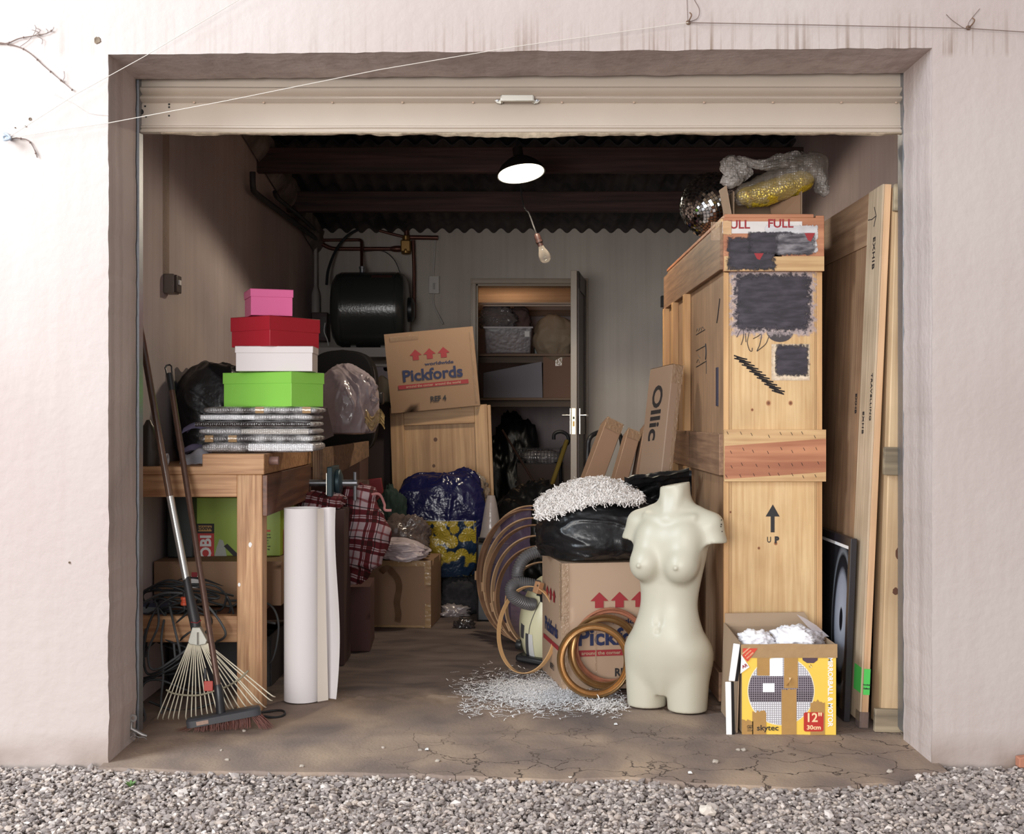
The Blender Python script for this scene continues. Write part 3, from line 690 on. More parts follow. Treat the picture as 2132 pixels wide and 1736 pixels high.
def carton(name, label, loc, rot, size, mat, group=None, tape=True, seam='y', tape_m=None, open_top=False, bulge=.004, cat='box', corner=True):
    L, W, H = size   # centred on x,y, resting on z=0
    t = thing(name, label, cat, loc, rot, group)
    mb = MB()
    def face(fn, n1=10, n2=10): mb.grid(fn, n1, n2)
    bl = lambda u, v: bulge*math.sin(PI*u)*math.sin(PI*v)+.0012*nz(u*6+L*10, v*6+H*10)
    face(lambda u, v: (-L/2+L*u, -W/2-bl(u, v), H*v)); face(lambda u, v: (-L/2+L*u, W/2+bl(u, v), H*v))
    face(lambda u, v: (-L/2-bl(u, v), -W/2+W*u, H*v)); face(lambda u, v: (L/2+bl(u, v), -W/2+W*u, H*v))
    if not open_top: face(lambda u, v: (-L/2+L*u, -W/2+W*v, H+bl(u, v)*.6))
    face(lambda u, v: (-L/2+L*u, -W/2+W*v, 0))
    o = mb.build('carton_body', mat, t, smooth=40)
    bm = bmesh.new(); bm.from_mesh(o.data); bmesh.ops.remove_doubles(bm, verts=bm.verts, dist=.0004); bmesh.ops.recalc_face_normals(bm, faces=bm.faces)
    if open_top: pass
    bm.to_mesh(o.data); bm.free(); o.data.set_sharp_from_angle(angle=R(40))
    if tape:
        e = .0018+bulge; tm = tape_m or M['tape']; b2 = MB()
        if seam == 'x':
            b2.add([(-L/2-e, -.025, H-.07), (-L/2-e, .025, H-.065), (-L/2-e, .025, H+e), (-L/2-e, -.025, H+e), (L/2+e, -.025, H+e), (L/2+e, .025, H+e), (L/2+e, .025, H-.06), (L/2+e, -.025, H-.07)], [(0, 1, 2, 3), (3, 2, 5, 4), (4, 5, 6, 7)])
        else:
            b2.add([(-.025, -W/2-e, H-.07), (.025, -W/2-e, H-.065), (.025, -W/2-e, H+e), (-.025, -W/2-e, H+e), (-.025, W/2+e, H+e), (.025, W/2+e, H+e), (.025, W/2+e, H-.06), (-.025, W/2+e, H-.07)], [(0, 1, 2, 3), (3, 2, 5, 4), (4, 5, 6, 7)])
        b2.build('packing_tape', tm, t, smooth=0)
    return t

# ================================================================== left side: workbench and what stands on it
M['bench'] = wood('bench_timber', srgb(208, 162, 118), srgb(166, 116, 78), 'x', 1.6, .55)
M['bench_z'] = wood('bench_leg_timber', srgb(212, 168, 124), srgb(166, 118, 80), 'z', 2.2, .55)
M['bench_y'] = wood('bench_side_timber', srgb(128, 86, 64), srgb(84, 52, 40), 'y', 1.2, .5)
def bench():
    Y = .68; YE = 1.75; s = (Y-CAMY)/FPX
    xr = WX(550, Y); x_leg0, x_leg1 = WX(492, Y), WX(545, Y); xl = WL+.004
    t = thing('workbench', 'wooden workbench with stepped top against the left wall', 'workbench', (xl, Y, 0))
    z_top, z_step, z_und = WZ(945, Y), WZ(971, Y), WZ(988, Y)
    mb = MB(); xs = WX(421, Y)
    mb.prism([(xl, z_und), (xr, z_und), (xr, z_top), (xs, z_top), (xs, z_step), (xl, z_step)], Y, YE)
    mb.build('bench_top', M['bench'], t, world=True, bev=.003)
    mb = MB(); mb.box(xl, x_leg0, Y+.012, Y+.055, WZ(1035, Y), z_und); mb.build('front_rail', M['bench'], t, world=True, bev=.002)
    for yy in (Y+.008, YE-.10):
        mb = MB(); mb.box(x_leg0, x_leg1, yy, yy+.09, 0, z_und); l = mb.build('leg', M['bench_z'], t, world=True, bev=.003)
    mb = MB()
    for px, pz, r in ((521, 1134, .008), (498, 1217, .006)):
        c = P(px, pz, Y+.0065); N = 12
        mb.poly([c+Vector((math.cos(2*PI*i/N)*r*(.7 if px > 500 and i in (9, 10, 11) else 1)*.8, 0, math.sin(2*PI*i/N)*r*1.2)) for i in range(N)])
    mb.build('paint_splash', M['white_ink'], t, world=True, smooth=0)
    mb = MB(); mb.box(x_leg1, x_leg1+.018, Y+.012, YE-.06, WZ(1075, Y), z_und-.002); mb.build('side_apron', M['bench_y'], t, world=True, bev=.002)
    mb = MB(); mb.box(xl, x_leg0, Y+.03, Y+.07, WZ(1340, Y), WZ(1285, Y)); mb.build('lower_rail', M['bench'], t, world=True, bev=.002)
    mb = MB(); mb.box(xl, x_leg0+.04, Y+.075, YE-.1, WZ(1300, Y), WZ(1288, Y)); mb.build('lower_shelf', M['bench_y'], t, world=True)
    mb = MB(); a = P(560, 962, Y+.12); mb.lathe([(.015, 0), (.016, .01), (.016, .034), (.012, .036)], 20, M=Matrix.Translation((xr, Y+.10, WZ(961, Y))) @ Matrix.Rotation(PI/2, 4, 'Y'))
    mb.build('bench_dog', plain('worn_dowel', srgb(140, 108, 98), .5), t, world=True)
    # the vice at the far end: two jaws, screw, slides and tommy bar
    M['vice'] = plain('blue_green_iron', srgb(52, 72, 80), .45, metal=.3, var=.2)
    v = MB(); Yv = 1.55
    v.box(xr+.10, xr+.125, Yv, Yv+.22, WZ(1035, Yv), WZ(972, Yv)); v.lathe([(.055, 0), (.055, .02), (.03, .03)], 24, M=Matrix.Translation((xr+.125, Yv+.11, WZ(1005, Yv))) @ Matrix.Rotation(PI/2, 4, 'Y'))
    v.box(xr+.104, xr+.122, Yv+.03, Yv+.09, WZ(1052, Yv), WZ(1035, Yv))
    vo = v.build('vice_jaw', M['vice'], t, world=True, bev=.004)
    q = MB(); q.box(xr+.098, xr+.1005, Yv-.001, Yv+.2, WZ(1030, Yv), WZ(985, Yv)); q.build('jaw_plate', M['nickel'], vo, world=True)
    q = MB(); q.lathe([(.015, 0), (.015, .24)], 16, M=Matrix.Translation((xr-.02, Yv+.11, WZ(1008, Yv))) @ Matrix.Rotation(PI/2, 4, 'Y')); q.build('vice_screw', M['steel'], vo, world=True)
    q = MB(); q.tube([(xr+.21, Yv+.11, WZ(985, Yv)), (xr+.21, Yv+.11, WZ(1045, Yv))], .008, 10); q.build('tommy_bar', M['steel'], vo, world=True)
bench()

def bubble_stack():
    dark, lite = srgb(92, 88, 88), srgb(222, 222, 224)
    mats = [bubble('bubble_wrap_%d' % k, lite if k % 2 else srgb(204, 202, 204), dark, 110, (.42, .55, .36, .5, .46, .52)[k]) for k in range(6)]
    spec = [(418, 657, 936, 920, 'bottom one lying on the bench top'), (411, 655, 921, 905, 'second from the bottom, with two strips of brown tape'),
            (412, 653, 906, 890, 'third from the bottom with dark edges'), (408, 652, 890, 876, 'fourth from the bottom, narrow pale edge'),
            (412, 652, 876, 861, 'fifth up, bright white fold at its left end'), (421, 659, 861, 846, 'topmost, right under the green box')]
    Y0 = .80
    for k, (x0, x1, y1, y0, lb) in enumerate(spec):
        Yk = Y0+.006*((k*37) % 5); a, b_ = WX(x0, Yk), WX(x1, Yk); z0, z1 = WZ(y1+.5, Yk), WZ(y0, Yk)+.0005
        if k == 0: z0 = WZ(945, .68)+.001
        t = thing('wrapped_panel', 'flat picture wrapped in bubble wrap, '+lb, 'package', ((a+b_)/2, Yk+.14, z0), group='bubble wrapped pictures on the bench')
        L, W, H = b_-a, .30, z1-z0
        mb = MB()
        def fn(u, v, L=L, W=W, H=H, k=k):
            th = 2*PI*u; ph = PI*(v-.5)
            e = lambda c, p: math.copysign(abs(c)**p, c)
            cx_, sx_ = e(math.cos(th), .16), e(math.sin(th), .16); cp, sp_ = e(math.cos(ph), .22), e(math.sin(ph), .8)
            x, y, z = L/2*cx_*cp, W/2*sx_*cp, H/2+H/2*sp_
            r = 1+.012*nz(x*14+k*7, y*14, z*20)
            return (x*r, y*r, max(.0005, min(H, z))+(.0016*nz(x*24, y*24, k) if 0.2 < v < .8 else 0))
        mb.grid(fn, 160, 20, closeu=True)
        mb.build('bubble_sleeve', mats[k], t, smooth=70)
        tm = plain('picture_edge', srgb(230, 230, 234), .35)
        if k in (0, 2, 3, 4):   # a paler or darker taped strip along the front edge
            c = {0: (.42, .98, srgb(226, 226, 230)), 2: (.38, .96, srgb(196, 190, 184)), 3: (.0, .98, srgb(60, 55, 56)), 4: (.03, .50, srgb(240, 240, 244))}[k]
            q = MB()
            def sf(u, v, c=c, L=L, W=W, H=H, k=k):
                x = -L/2+L*(c[0]+(c[1]-c[0])*u)
                return (x, -W/2-.0035+.002*nz(x*30, v*3, k)+.004*(2*v-1)**2, H*(.18+.62*v))
            q.grid(sf, 50, 6); q.build('folded_sleeve', bubble('sleeve_%d' % k, c[2], tuple(x*.55 for x in c[2][:3])+(1,), 120, .35), t, smooth=70)
        if k in (1, 5):
            for fx in ((.07, .27) if k == 1 else (.47, .88)):
                q = MB(); x = -L/2+L*fx
                q.grid(lambda u, v, x=x, H=H, W=W: (x+.032*u, -W/2-.0045+.003*(2*v-1)**2, H*(.08+.84*v)), 6, 5)
                q.build('packing_tape', M['tape'], t, smooth=70)
bubble_stack()
def shoebox(label, px_c, py0, py1, Yc, L, W, deg, side, col, lidf=.4):
    # px_c: the pixel of the nearest vertical edge; side 'L': long face to the left of it
    m = plain('glossy_card_'+label.split()[0], tuple(q*.93 for q in col[:3])+(1,), .38, bump=.05, bscale=40); z0, z1 = WZ(py1, Yc), WZ(py0, Yc); H = z1-z0
    a = R(deg); c = Vector((WX(px_c, Yc), Yc, 0))
    ux = Vector((math.cos(a), -math.sin(a) if side == 'L' else math.sin(a), 0)); rotz = -a if side == 'L' else a
    uy = Vector((-ux.y, ux.x, 0))
    ctr = c+(-ux if side == 'L' else ux)*L/2+uy*W/2
    t = thing('shoe_box', label, 'box', (ctr.x, ctr.y, z0), (0, 0, rotz), 'coloured shoe boxes stacked on the bench')
    mb = MB(); mb.box(-L/2+.003, L/2-.003, -W/2+.003, W/2-.003, 0, H-.004); mb.build('box_body', m, t, bev=.0015)
    mb = MB(); lz = H*(1-lidf); v = .0035
    mb.box(-L/2, L/2, -W/2, W/2, H-.003, H); mb.box(-L/2, L/2, -W/2, -W/2+.002, lz, H); mb.box(-L/2, L/2, W/2-.002, W/2, lz, H)
    mb.box(-L/2, -L/2+.002, -W/2, W/2, lz, H); mb.box(L/2-.002, L/2, -W/2, W/2, lz, H)
    mb.build('lid', m, t, bev=.0008)
shoebox('green cardboard shoe box with a lid, lowest of the four, on the bubble wrapped pictures', 607, 773, 846, .80, .335, .205, 28, 'L', srgb(158, 232, 98), .33)
shoebox('white shoe box with a lid, between the green and the red box', 489, 720, 772.6, .83, .295, .17, 2, 'R', srgb(214, 204, 204), .27)
shoebox('red shoe box with a lid, corner turned forward, second from the top', 562, 656, 719.6, .80, .215, .27, 35, 'L', srgb(178, 36, 52), .47)
shoebox('pink shoe box with a lid, topmost of the stack', 521, 600, 655.6, .86, .165, .17, 20, 'R', srgb(226, 104, 158), .30)

# smaller things lying on the bench
zb = WZ(971, .68)
c = Vector((-1.315, .80, zb))
t = thing('paper_roll', 'small roll of white paper lying on the bench behind the rake pole', 'roll', c)
mb = MB(); mb.lathe([(.016, 0), (.022, 0), (.022, .075), (.016, .075), (.016, 0)], 24, M=Matrix.Translation((-.055, .0, .0225)) @ Matrix.Rotation(PI/2, 4, 'Y'), caps=False)
mb.build('roll_sheet', M['white_paper'], t)
mb = MB(); prof = [(.0, 0), (.040, 0), (.042, .05), (.040, .06), (.034, .075), (.033, .11), (.026, .14), (.014, .158), (.008, .17), (.0, .172)]
mb.lathe(prof, 24); o = mb.build('bench_tool', plain('dark_green_brown_metal', srgb(64, 56, 50), .35, metal=.4, var=.3, vscale=20), None)
o.location = (-1.352, .745, zb); tag(o, 'dark rounded metal tool standing at the left end of the bench', 'tool')
t = thing('plastic_pouch', 'clear plastic pouch of screws lying on the bench left of the step', 'bag', (-1.14, .84, zb))
mb = MB(); mb.grid(lambda u, v: (-.11+.20*u, -.05+.09*v, .004+.05*math.exp(-((u-.35)/.22)**2)*math.sin(PI*v)+.035*(1-u)*v+.006*nz(u*9, v*9)), 24, 14)
mb.build('pouch_film', clear('pouch_plastic', srgb(190, 190, 200), .45, .15, .5, 30), t, smooth=70)
for k in range(7):
    q = MB(); x, y = random.uniform(.0, .08), random.uniform(-.04, .0); a = random.uniform(0, 3)
    q.tube([(x, y, .003), (x+.014*math.cos(a), y+.014*math.sin(a), .003)], .0014, 6); q.build('screw', M['steel'], t)
t = thing('rubbish_bag', 'black plastic bag slumped on the bench behind the shoe boxes, against the left wall', 'bag', (-1.235, 1.27, zb))
M['black_bag'] = plain('black_bin_liner', srgb(24, 24, 26), .34, spec=.5, bump=.8, bscale=34)
bag_mesh('bag_body', (.29, .34, .40), M['black_bag'], t, seed=17, lump=.10, crease=.03, cs=1.6, sub=6, power=3)
mb = MB(); mb.grid(lambda u, v: (-.125+.03*u-.01*v, -.10+.10*u, .06+.31*v+.01*math.sin(u*9)+.006*math.sin(v*21)), 12, 24); mb.build('bag_collar', clear('dark_smoky_film', srgb(60, 66, 76), .6, .15, .8), t, smooth=70)
t = thing('plastic_sleeve', 'pair of curled lilac clear plastic sleeves poking out left of the wrapped pictures', 'sleeve', (WX(395, 1.0), 1.0, zb+.06))
for k in (0, 1):
    mb = MB(); mb.grid(lambda u, v, k=k: (-.04+.11*u, .0+.03*k+.08*v, .055*k+.022*math.sin(PI*u)+.025*math.sin(PI*v)-.03*(1-k)), 14, 10)
    mb.build('sleeve_film', clear('lilac_film', srgb(160, 156, 196), .5, .12, .4), t, smooth=70)

# ------------------------------------------------------------------ under the bench
def tool_box():
    Y = 1.12
    x0, x1 = WX(405, Y), WX(584, Y); z0, z1 = WZ(1157, Y), WZ(1036, Y)
    t = thing('tool_carton', 'lime green power tool box with red and yellow print under the workbench', 'box', ((x0+x1)/2, Y+.16, z0))
    L, H = x1-x0, z1-z0
    mb = MB(); mb.box(-L/2, L/2, -.16, .16, 0, H); mb.build('carton_body', plain('lime_card', srgb(150, 176, 54), .4, var=.06), t, bev=.002)
    s = (Y-CAMY)/FPX
    def q(px0, px1, py0, py1, mat, nm, y=-.1612):
        b_ = MB(); a, b2 = WX(px0, Y)-t.location.x, WX(px1, Y)-t.location.x; c0, c1 = WZ(py1, Y)-z0, WZ(py0, Y)-z0
        b_.box(a, b2, y-.0004, y, c0, c1); return b_.build(nm, mat, t, smooth=0), (a+b2)/2, (c0+c1)/2
    q(409, 446, 1090, 1110, M['black_ink'], 'label_border'); _, a, b_ = q(413, 441, 1094, 1106, plain('amber_print', srgb(206, 160, 88), .5), 'power_label', -.1618)
    text_mesh('power_print', '2500W', .020, M['black_ink'], t, FR(a, -.1626, b_), .0006)
    _, a, b_ = q(409, 446, 1110, 1160, plain('signal_red', srgb(196, 46, 40), .45), 'red_panel')
    text_mesh('brand_print', 'OBI', .060, M['white_ink'], t, FR(a+.004, -.1622, b_-.007, PI/2), .002)
    q(546, 563, 1103, 1107, plain('orange_red_print', srgb(206, 70, 44), .5), 'red_bar')
    for k, s_ in enumerate(('2800 W', '270 km/h', '14:1', '45 l', '200 mm', '3,6 kg')):
        text_mesh('spec_print', s_, .0085, M['black_ink'], t, FR(WX(556, Y)-t.location.x, -.1613, WZ(1113+k*6, Y)-z0), .0002)
    b2 = MB(); cx_, cz_ = WX(462, Y)-t.location.x, WZ(1143, Y)-z0
    b2.prism([(cx_-.03, cz_-.03), (cx_+.02, cz_-.03), (cx_+.015, cz_+.0), (cx_+.005, cz_+.035), (cx_-.01, cz_+.04), (cx_-.02, cz_+.01)], -.1618, -.161); b2.build('printed_tool', plain('print_grey', srgb(176, 180, 170), .5), t, smooth=0)
    b2 = MB(); b2.prism([(cx_+.008, cz_+.012), (cx_+.022, cz_+.022), (cx_+.075, cz_-.03), (cx_+.05, cz_-.03)], -.1624, -.1618); b2.build('printed_nozzle', M['black_ink'], t, smooth=0)
    b2 = MB(); b2.box(L/2-.004, L/2+.012, -.10, .1, 0, .10); b2.build('red_end_label', plain('dark_red_card', srgb(150, 34, 36), .5), t)
tool_box()
mb = MB(); Y = 1.06; mb.box(WX(348, Y), WX(402, Y), Y, Y+.3, WZ(1161, Y), WZ(1030, Y)); c = (WX(375, Y), Y+.15, WZ(1161, Y))
o = mb.build('tool_case', plain('slate_plastic', srgb(58, 64, 64), .5), None, origin=c, bev=.006); tag(o, 'dark slate grey case standing left of the lime green box under the bench', 'case')
Y = .93; x0, x1 = WX(290, Y), WX(583, Y)
x0 = WL+.01
t = carton('carton', 'long brown carton with a black curved mark, on the lower shelf of the workbench', ((x0+x1)/2, Y+.22, WZ(1262, Y)), (0, 0, 0), (x1-x0, .40, WZ(1170, Y)-WZ(1262, Y)), M['card_dark'], tape=False)
mb = MB(); n = 24; up = []; dn = []
for i in range(n+1):
    u = i/n; x = WX(352+112*u, Y)-t.location.x; zz = WZ(1220-19*math.sin(PI*min(1, u*1.02)**.8), Y)-t.location.z; th = .0012+.010*math.sin(PI*u)*(.4+u*.8)
    up.append((x, -.207, zz)); dn.append((x, -.207, zz-th))
mb.add(up+dn, [(i, i+1, i+n+2, i+n+1) for i in range(n)]); mb.build('printed_curve', M['black_ink'], t, smooth=0)
mb = MB(); mb.box(WX(396, Y)-t.location.x, WX(412, Y)-t.location.x, -.2068, -.206, WZ(1225, Y)-t.location.z, WZ(1200, Y)-t.location.z); mb.build('sticker', M['white_ink'], t)
mb = MB(); mb.box(WX(397, Y)-t.location.x, WX(409, Y)-t.location.x, -.2074, -.2068, WZ(1202, Y)-t.location.z, WZ(1192, Y)-t.location.z); mb.build('red_stamp', M['red_ink'], t)
zs = WZ(1288, .68)
t = thing('small_carton', 'small blue and white carton among the cables on the lower shelf', 'box', (WX(318, .80), .83, zs), (0, 0, R(-12)))
mb = MB(); mb.box(-.05, .05, -.04, .04, 0, .04); mb.build('carton_body', plain('blue_card', srgb(92, 100, 128), .5, var=.2, vscale=12), t, bev=.001)
mb = MB(); mb.box(-.045, .03, -.0406, -.04, .004, .026); mb.build('label', plain('pale_label', srgb(176, 184, 186), .5), t)

# the tangle of cables: each cable is its own object
M['cable'] = plain('grey_black_cable', srgb(50, 52, 54), .5)
M['cable2'] = plain('grey_cable', srgb(82, 84, 86), .55)
def cable(label, pts, r=.0042, mat='cable', k=8, cat='cable', group='cables under the workbench'):
    mb = MB(); q = curve_pts([P(a, b_, Y) for a, b_, Y in pts], k); mb.tube(q, r, 7)
    return tag(mb.build('cable', M[mat], None, origin=q[0], smooth=70), label, cat, group)
cs = [
 ('looping dark cable falling furthest left beside the jamb', [(300, 1230, .75), (350, 1208, .72), (392, 1225, .7), (330, 1262, .7), (302, 1330, .66), (305, 1400, .66), (345, 1390, .66), (400, 1350, .7), (450, 1320, .78)], 'cable'),
 ('grey cable in a wide arc over the lower shelf', [(290, 1260, .73), (340, 1235, .70), (400, 1240, .68), (440, 1270, .66), (470, 1320, .66), (440, 1340, .74)], 'cable2'),
 ('grey cable hanging in a long loop under the shelf edge', [(326, 1255, .72), (330, 1300, .64), (310, 1350, .64), (312, 1388, .64), (330, 1392, .64), (362, 1372, .64), (400, 1345, .66), (450, 1320, .8)], 'cable2'),
 ('thin cable hanging straight down to the floor behind the rake', [(345, 1275, .74), (336, 1330, .66), (340, 1400, .66), (335, 1470, .66), (345, 1520, .62)], 'cable2'),
 ('dark cable crossing diagonally behind the rake tines', [(296, 1420, .66), (350, 1395, .66), (420, 1350, .70), (470, 1330, .8)], 'cable'),
 ('dark cable bundled over the blue carton', [(288, 1250, .75), (310, 1225, .76), (360, 1222, .76), (430, 1250, .78), (480, 1262, .80), (500, 1250, .82)], 'cable'),
 ('dark cable twisting round the orange coupling', [(300, 1282, .74), (350, 1262, .72), (395, 1255, .70), (440, 1290, .70), (420, 1330, .72), (470, 1290, .80)], 'cable'),
 ('curved grey cable dropping from the shelf left of the rake head', [(352, 1256, .73), (364, 1310, .65), (375, 1360, .65), (366, 1372, .65), (362, 1340, .66)], 'cable2'),
 ('low dark cable coiled on the floor behind the tines', [(300, 1490, .60), (296, 1430, .64), (330, 1415, .66), (400, 1440, .68), (470, 1450, .75), (380, 1480, .70), (310, 1460, .66)], 'cable'),
 ('grey cable bowing down to the floor beside the jamb', [(306, 1300, .72), (290, 1380, .66), (290, 1440, .62), (302, 1490, .56), (296, 1505, .52)], 'cable2'),
 ('black cable humped over the top of the tangle', [(292, 1238, .76), (330, 1216, .78), (395, 1218, .78), (450, 1232, .80), (486, 1240, .84)], 'cable'),
 ('long cable arcing out between the bench leg and the paper roll', [(470, 1250, .95), (530, 1252, .92), (565, 1262, .92), (580, 1300, .92), (572, 1360, .92), (556, 1383, .92), (520, 1380, .95)], 'cable2'),
 ('short cable end with a plug beside the bench leg', [(500, 1275, .95), (540, 1284, .93), (556, 1294, .92), (574, 1298, .92)], 'cable2'),
]
for lb, pts, m_ in cs: cable(lb, pts, .0045, m_)
rr = random.Random(5)
for k in range(9):
    x0 = 300+rr.random()*60; y0 = 1215+rr.random()*40
    pts = [(x0, y0, .76)]
    for j in range(5): pts.append((min(480, max(292, x0+rr.uniform(-30, 150))), y0+18*j+rr.uniform(-14, 30)*(1+.6*j), .70+rr.random()*.12))
    cable(('loose dark cable loop in the tangle on the lower shelf, crossing the others'), pts, .0042, 'cable', group='tangled cable loops on the lower shelf')
t = thing('hose_coupling', 'orange plastic coupling on a cable beside the rake grip', 'coupling', P(384, 1251, .62))
mb = MB(); mb.lathe([(.011, -.016), (.014, -.014), (.014, -.004), (.011, -.002), (.011, .004), (.014, .006), (.014, .014), (.010, .016)], 12); mb.build('coupling_body', plain('orange_plastic', srgb(206, 84, 52), .45), t)
mb = MB(); mb.tube([(0, 0, -.03), (0, 0, .03)], .006, 10); mb.build('coupling_pipe', M['rubber'], t)
# dark clutter on the floor under the shelf
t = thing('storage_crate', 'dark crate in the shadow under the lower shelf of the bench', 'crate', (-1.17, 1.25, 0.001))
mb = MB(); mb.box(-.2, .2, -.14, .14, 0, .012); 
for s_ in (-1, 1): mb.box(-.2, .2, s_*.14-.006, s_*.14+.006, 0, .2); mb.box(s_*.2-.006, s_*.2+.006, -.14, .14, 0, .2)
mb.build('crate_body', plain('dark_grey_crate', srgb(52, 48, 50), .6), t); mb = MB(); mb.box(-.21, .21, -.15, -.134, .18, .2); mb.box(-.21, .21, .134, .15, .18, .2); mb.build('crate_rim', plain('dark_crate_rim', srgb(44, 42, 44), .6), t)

# ------------------------------------------------------------------ rake
def rake():
    Y = .50; foot = P(440, 1500, Y)
    t = thing('leaf_rake', 'metal leaf rake with fanned tines and a long brown pole leaning in the left corner', 'rake', (foot.x, Y, 0))
    neck = P(408, 1318, Y+.02); gripb = P(407, 1300, Y+.025); gripm = P(388, 1206, Y+.045); tubt = P(354, 1035, Y+.06); top = P(282, 628, Y+.10)
    dpole = (tubt-neck)
    mb = MB(); mb.tube([tubt, P(345, 985, Y+.062), top], [.0125, .0125, .012], 16); mb.build('pole', wood('varnished_pole', srgb(122, 92, 74), srgb(72, 50, 42), 'z', 1, .3), t, world=True)
    mb = MB(); mb.tube([gripm, tubt+Vector((0, 0, .004))], .0132, 20); mb.build('aluminium_tube', plain('aluminium', srgb(206, 204, 200), .32, metal=.8), t, world=True)
    mb = MB(); q = curve_pts([neck+Vector((0, 0, -.004)), gripb, gripb+(gripm-gripb)*.25, gripb+(gripm-gripb)*.6, gripm+Vector((-.001, 0, .008))], 4)
    rr_ = [.0145+.005*math.sin(PI*min(1, i/len(q)*1.3))*(i < len(q)*.8)-.002*(i > len(q)*.85) for i in range(len(q))]
    mb.tube(q, rr_, 20); mb.build('grip_sleeve', plain('charcoal_grip', srgb(48, 46, 48), .5), t, world=True)
    mb = MB(); mb.tube([P(397, 1295, Y), P(410, 1297, Y-.004), P(419, 1291, Y+.01), P(410, 1292, Y+.04), P(398, 1294, Y+.03)], .0012, 6); mb.build('red_cord', M['red_ink'], t, world=True)
    # trapezoid head plate
    a = [P(400, 1306, Y-.004), P(416, 1306, Y-.004), P(431, 1333, Y-.008), P(428, 1341, Y-.008), P(412, 1344, Y-.008), P(394, 1341, Y-.008), P(391, 1336, Y-.008)]
    b_ = [p+Vector((0, .028, 0)) for p in a]; n = len(a)
    mb = MB(); mb.add([*a, *b_], [tuple(range(n)), tuple(range(2*n-1, n-1, -1))]+[(i, i+n, (i+1) % n+n, (i+1) % n) for i in range(n)])
    hp = mb.build('head_plate', plain('brushed_tin', srgb(168, 166, 156), .5, metal=.45, var=.1, vscale=60), t, world=True, bev=.002)
    mb = MB(); mb.tube([P(412, 1316, Y-.007), P(412, 1342, Y-.011)], .003, 8); mb.build('ridge', M['nickel'], hp, world=True)
    # tines: fan from the plate, tips px measured
    tips = [(326, 1502), (337, 1507), (349, 1505), (359, 1520), (370, 1522), (386, 1515), (398, 1508), (408, 1497), (421, 1495), (433, 1493), (443, 1490), (454, 1488),
            (477, 1478), (489, 1482), (500, 1477), (513, 1474), (526, 1470), (538, 1466), (552, 1474), (565, 1460), (571, 1452)]
    tm = plain('cream_tine', srgb(226, 218, 196), .35, metal=.1, var=.15, vscale=50); N = len(tips)
    for i, (px, py) in enumerate(tips):
        u = i/(N-1); r0 = P(393+38*u, 1339-2*math.sin(PI*u), Y+.006)
        tip = P(px, py, Y+.0); 
        if tip.z < .012: tip.z = .012
        mid = r0*.35+tip*.65; d = Vector((tip.x-r0.x, 0, tip.z-r0.z)).normalized()
        q = curve_pts([r0, mid, tip-d*.018+Vector((0, .0, 0)), tip+Vector((0, .016, -.001))], 5)
        mb = MB(); mb.tube(q, [.0021]*(len(q)-3)+[.0018]*3, 6); mb.build('tine', tm, t, world=True)
    sp = MB(); st = curve_pts([P(346, 1436, Y-.001), P(360, 1443, Y-.003), P(385, 1447, Y-.003), P(415, 1447, Y-.003), P(446, 1438, Y-.003)], 6); sp.tube(st, .0034, 8)
    sp.build('spreader_bar', plain('khaki_wire', srgb(142, 134, 112), .5), t, world=True)
    sp = MB(); sp.tube(curve_pts([P(463, 1433, Y-.002), P(480, 1425, Y-.003), P(500, 1412, Y-.003), P(517, 1396, Y-.001)], 6), .0034, 8)
    sp.build('spreader_bar', plain('khaki_wire_b', srgb(142, 134, 112), .5), t, world=True)
    c = P(434, 1428, Y-.006); mb = MB(); mb.box(c.x-.016, c.x+.016, Y-.009, Y-.004, c.z-.018, c.z+.018); mb.build('red_clip', plain('faded_red_plastic', srgb(178, 70, 60), .5), t, world=True, bev=.004)
    c = P(427, 1400, Y-.004); mb = MB(); mb.box(c.x-.005, c.x+.005, Y-.006, Y-.002, c.z-.022, c.z+.016); mb.build('black_slider', M['black_plastic'], t, world=True, bev=.002)
rake()
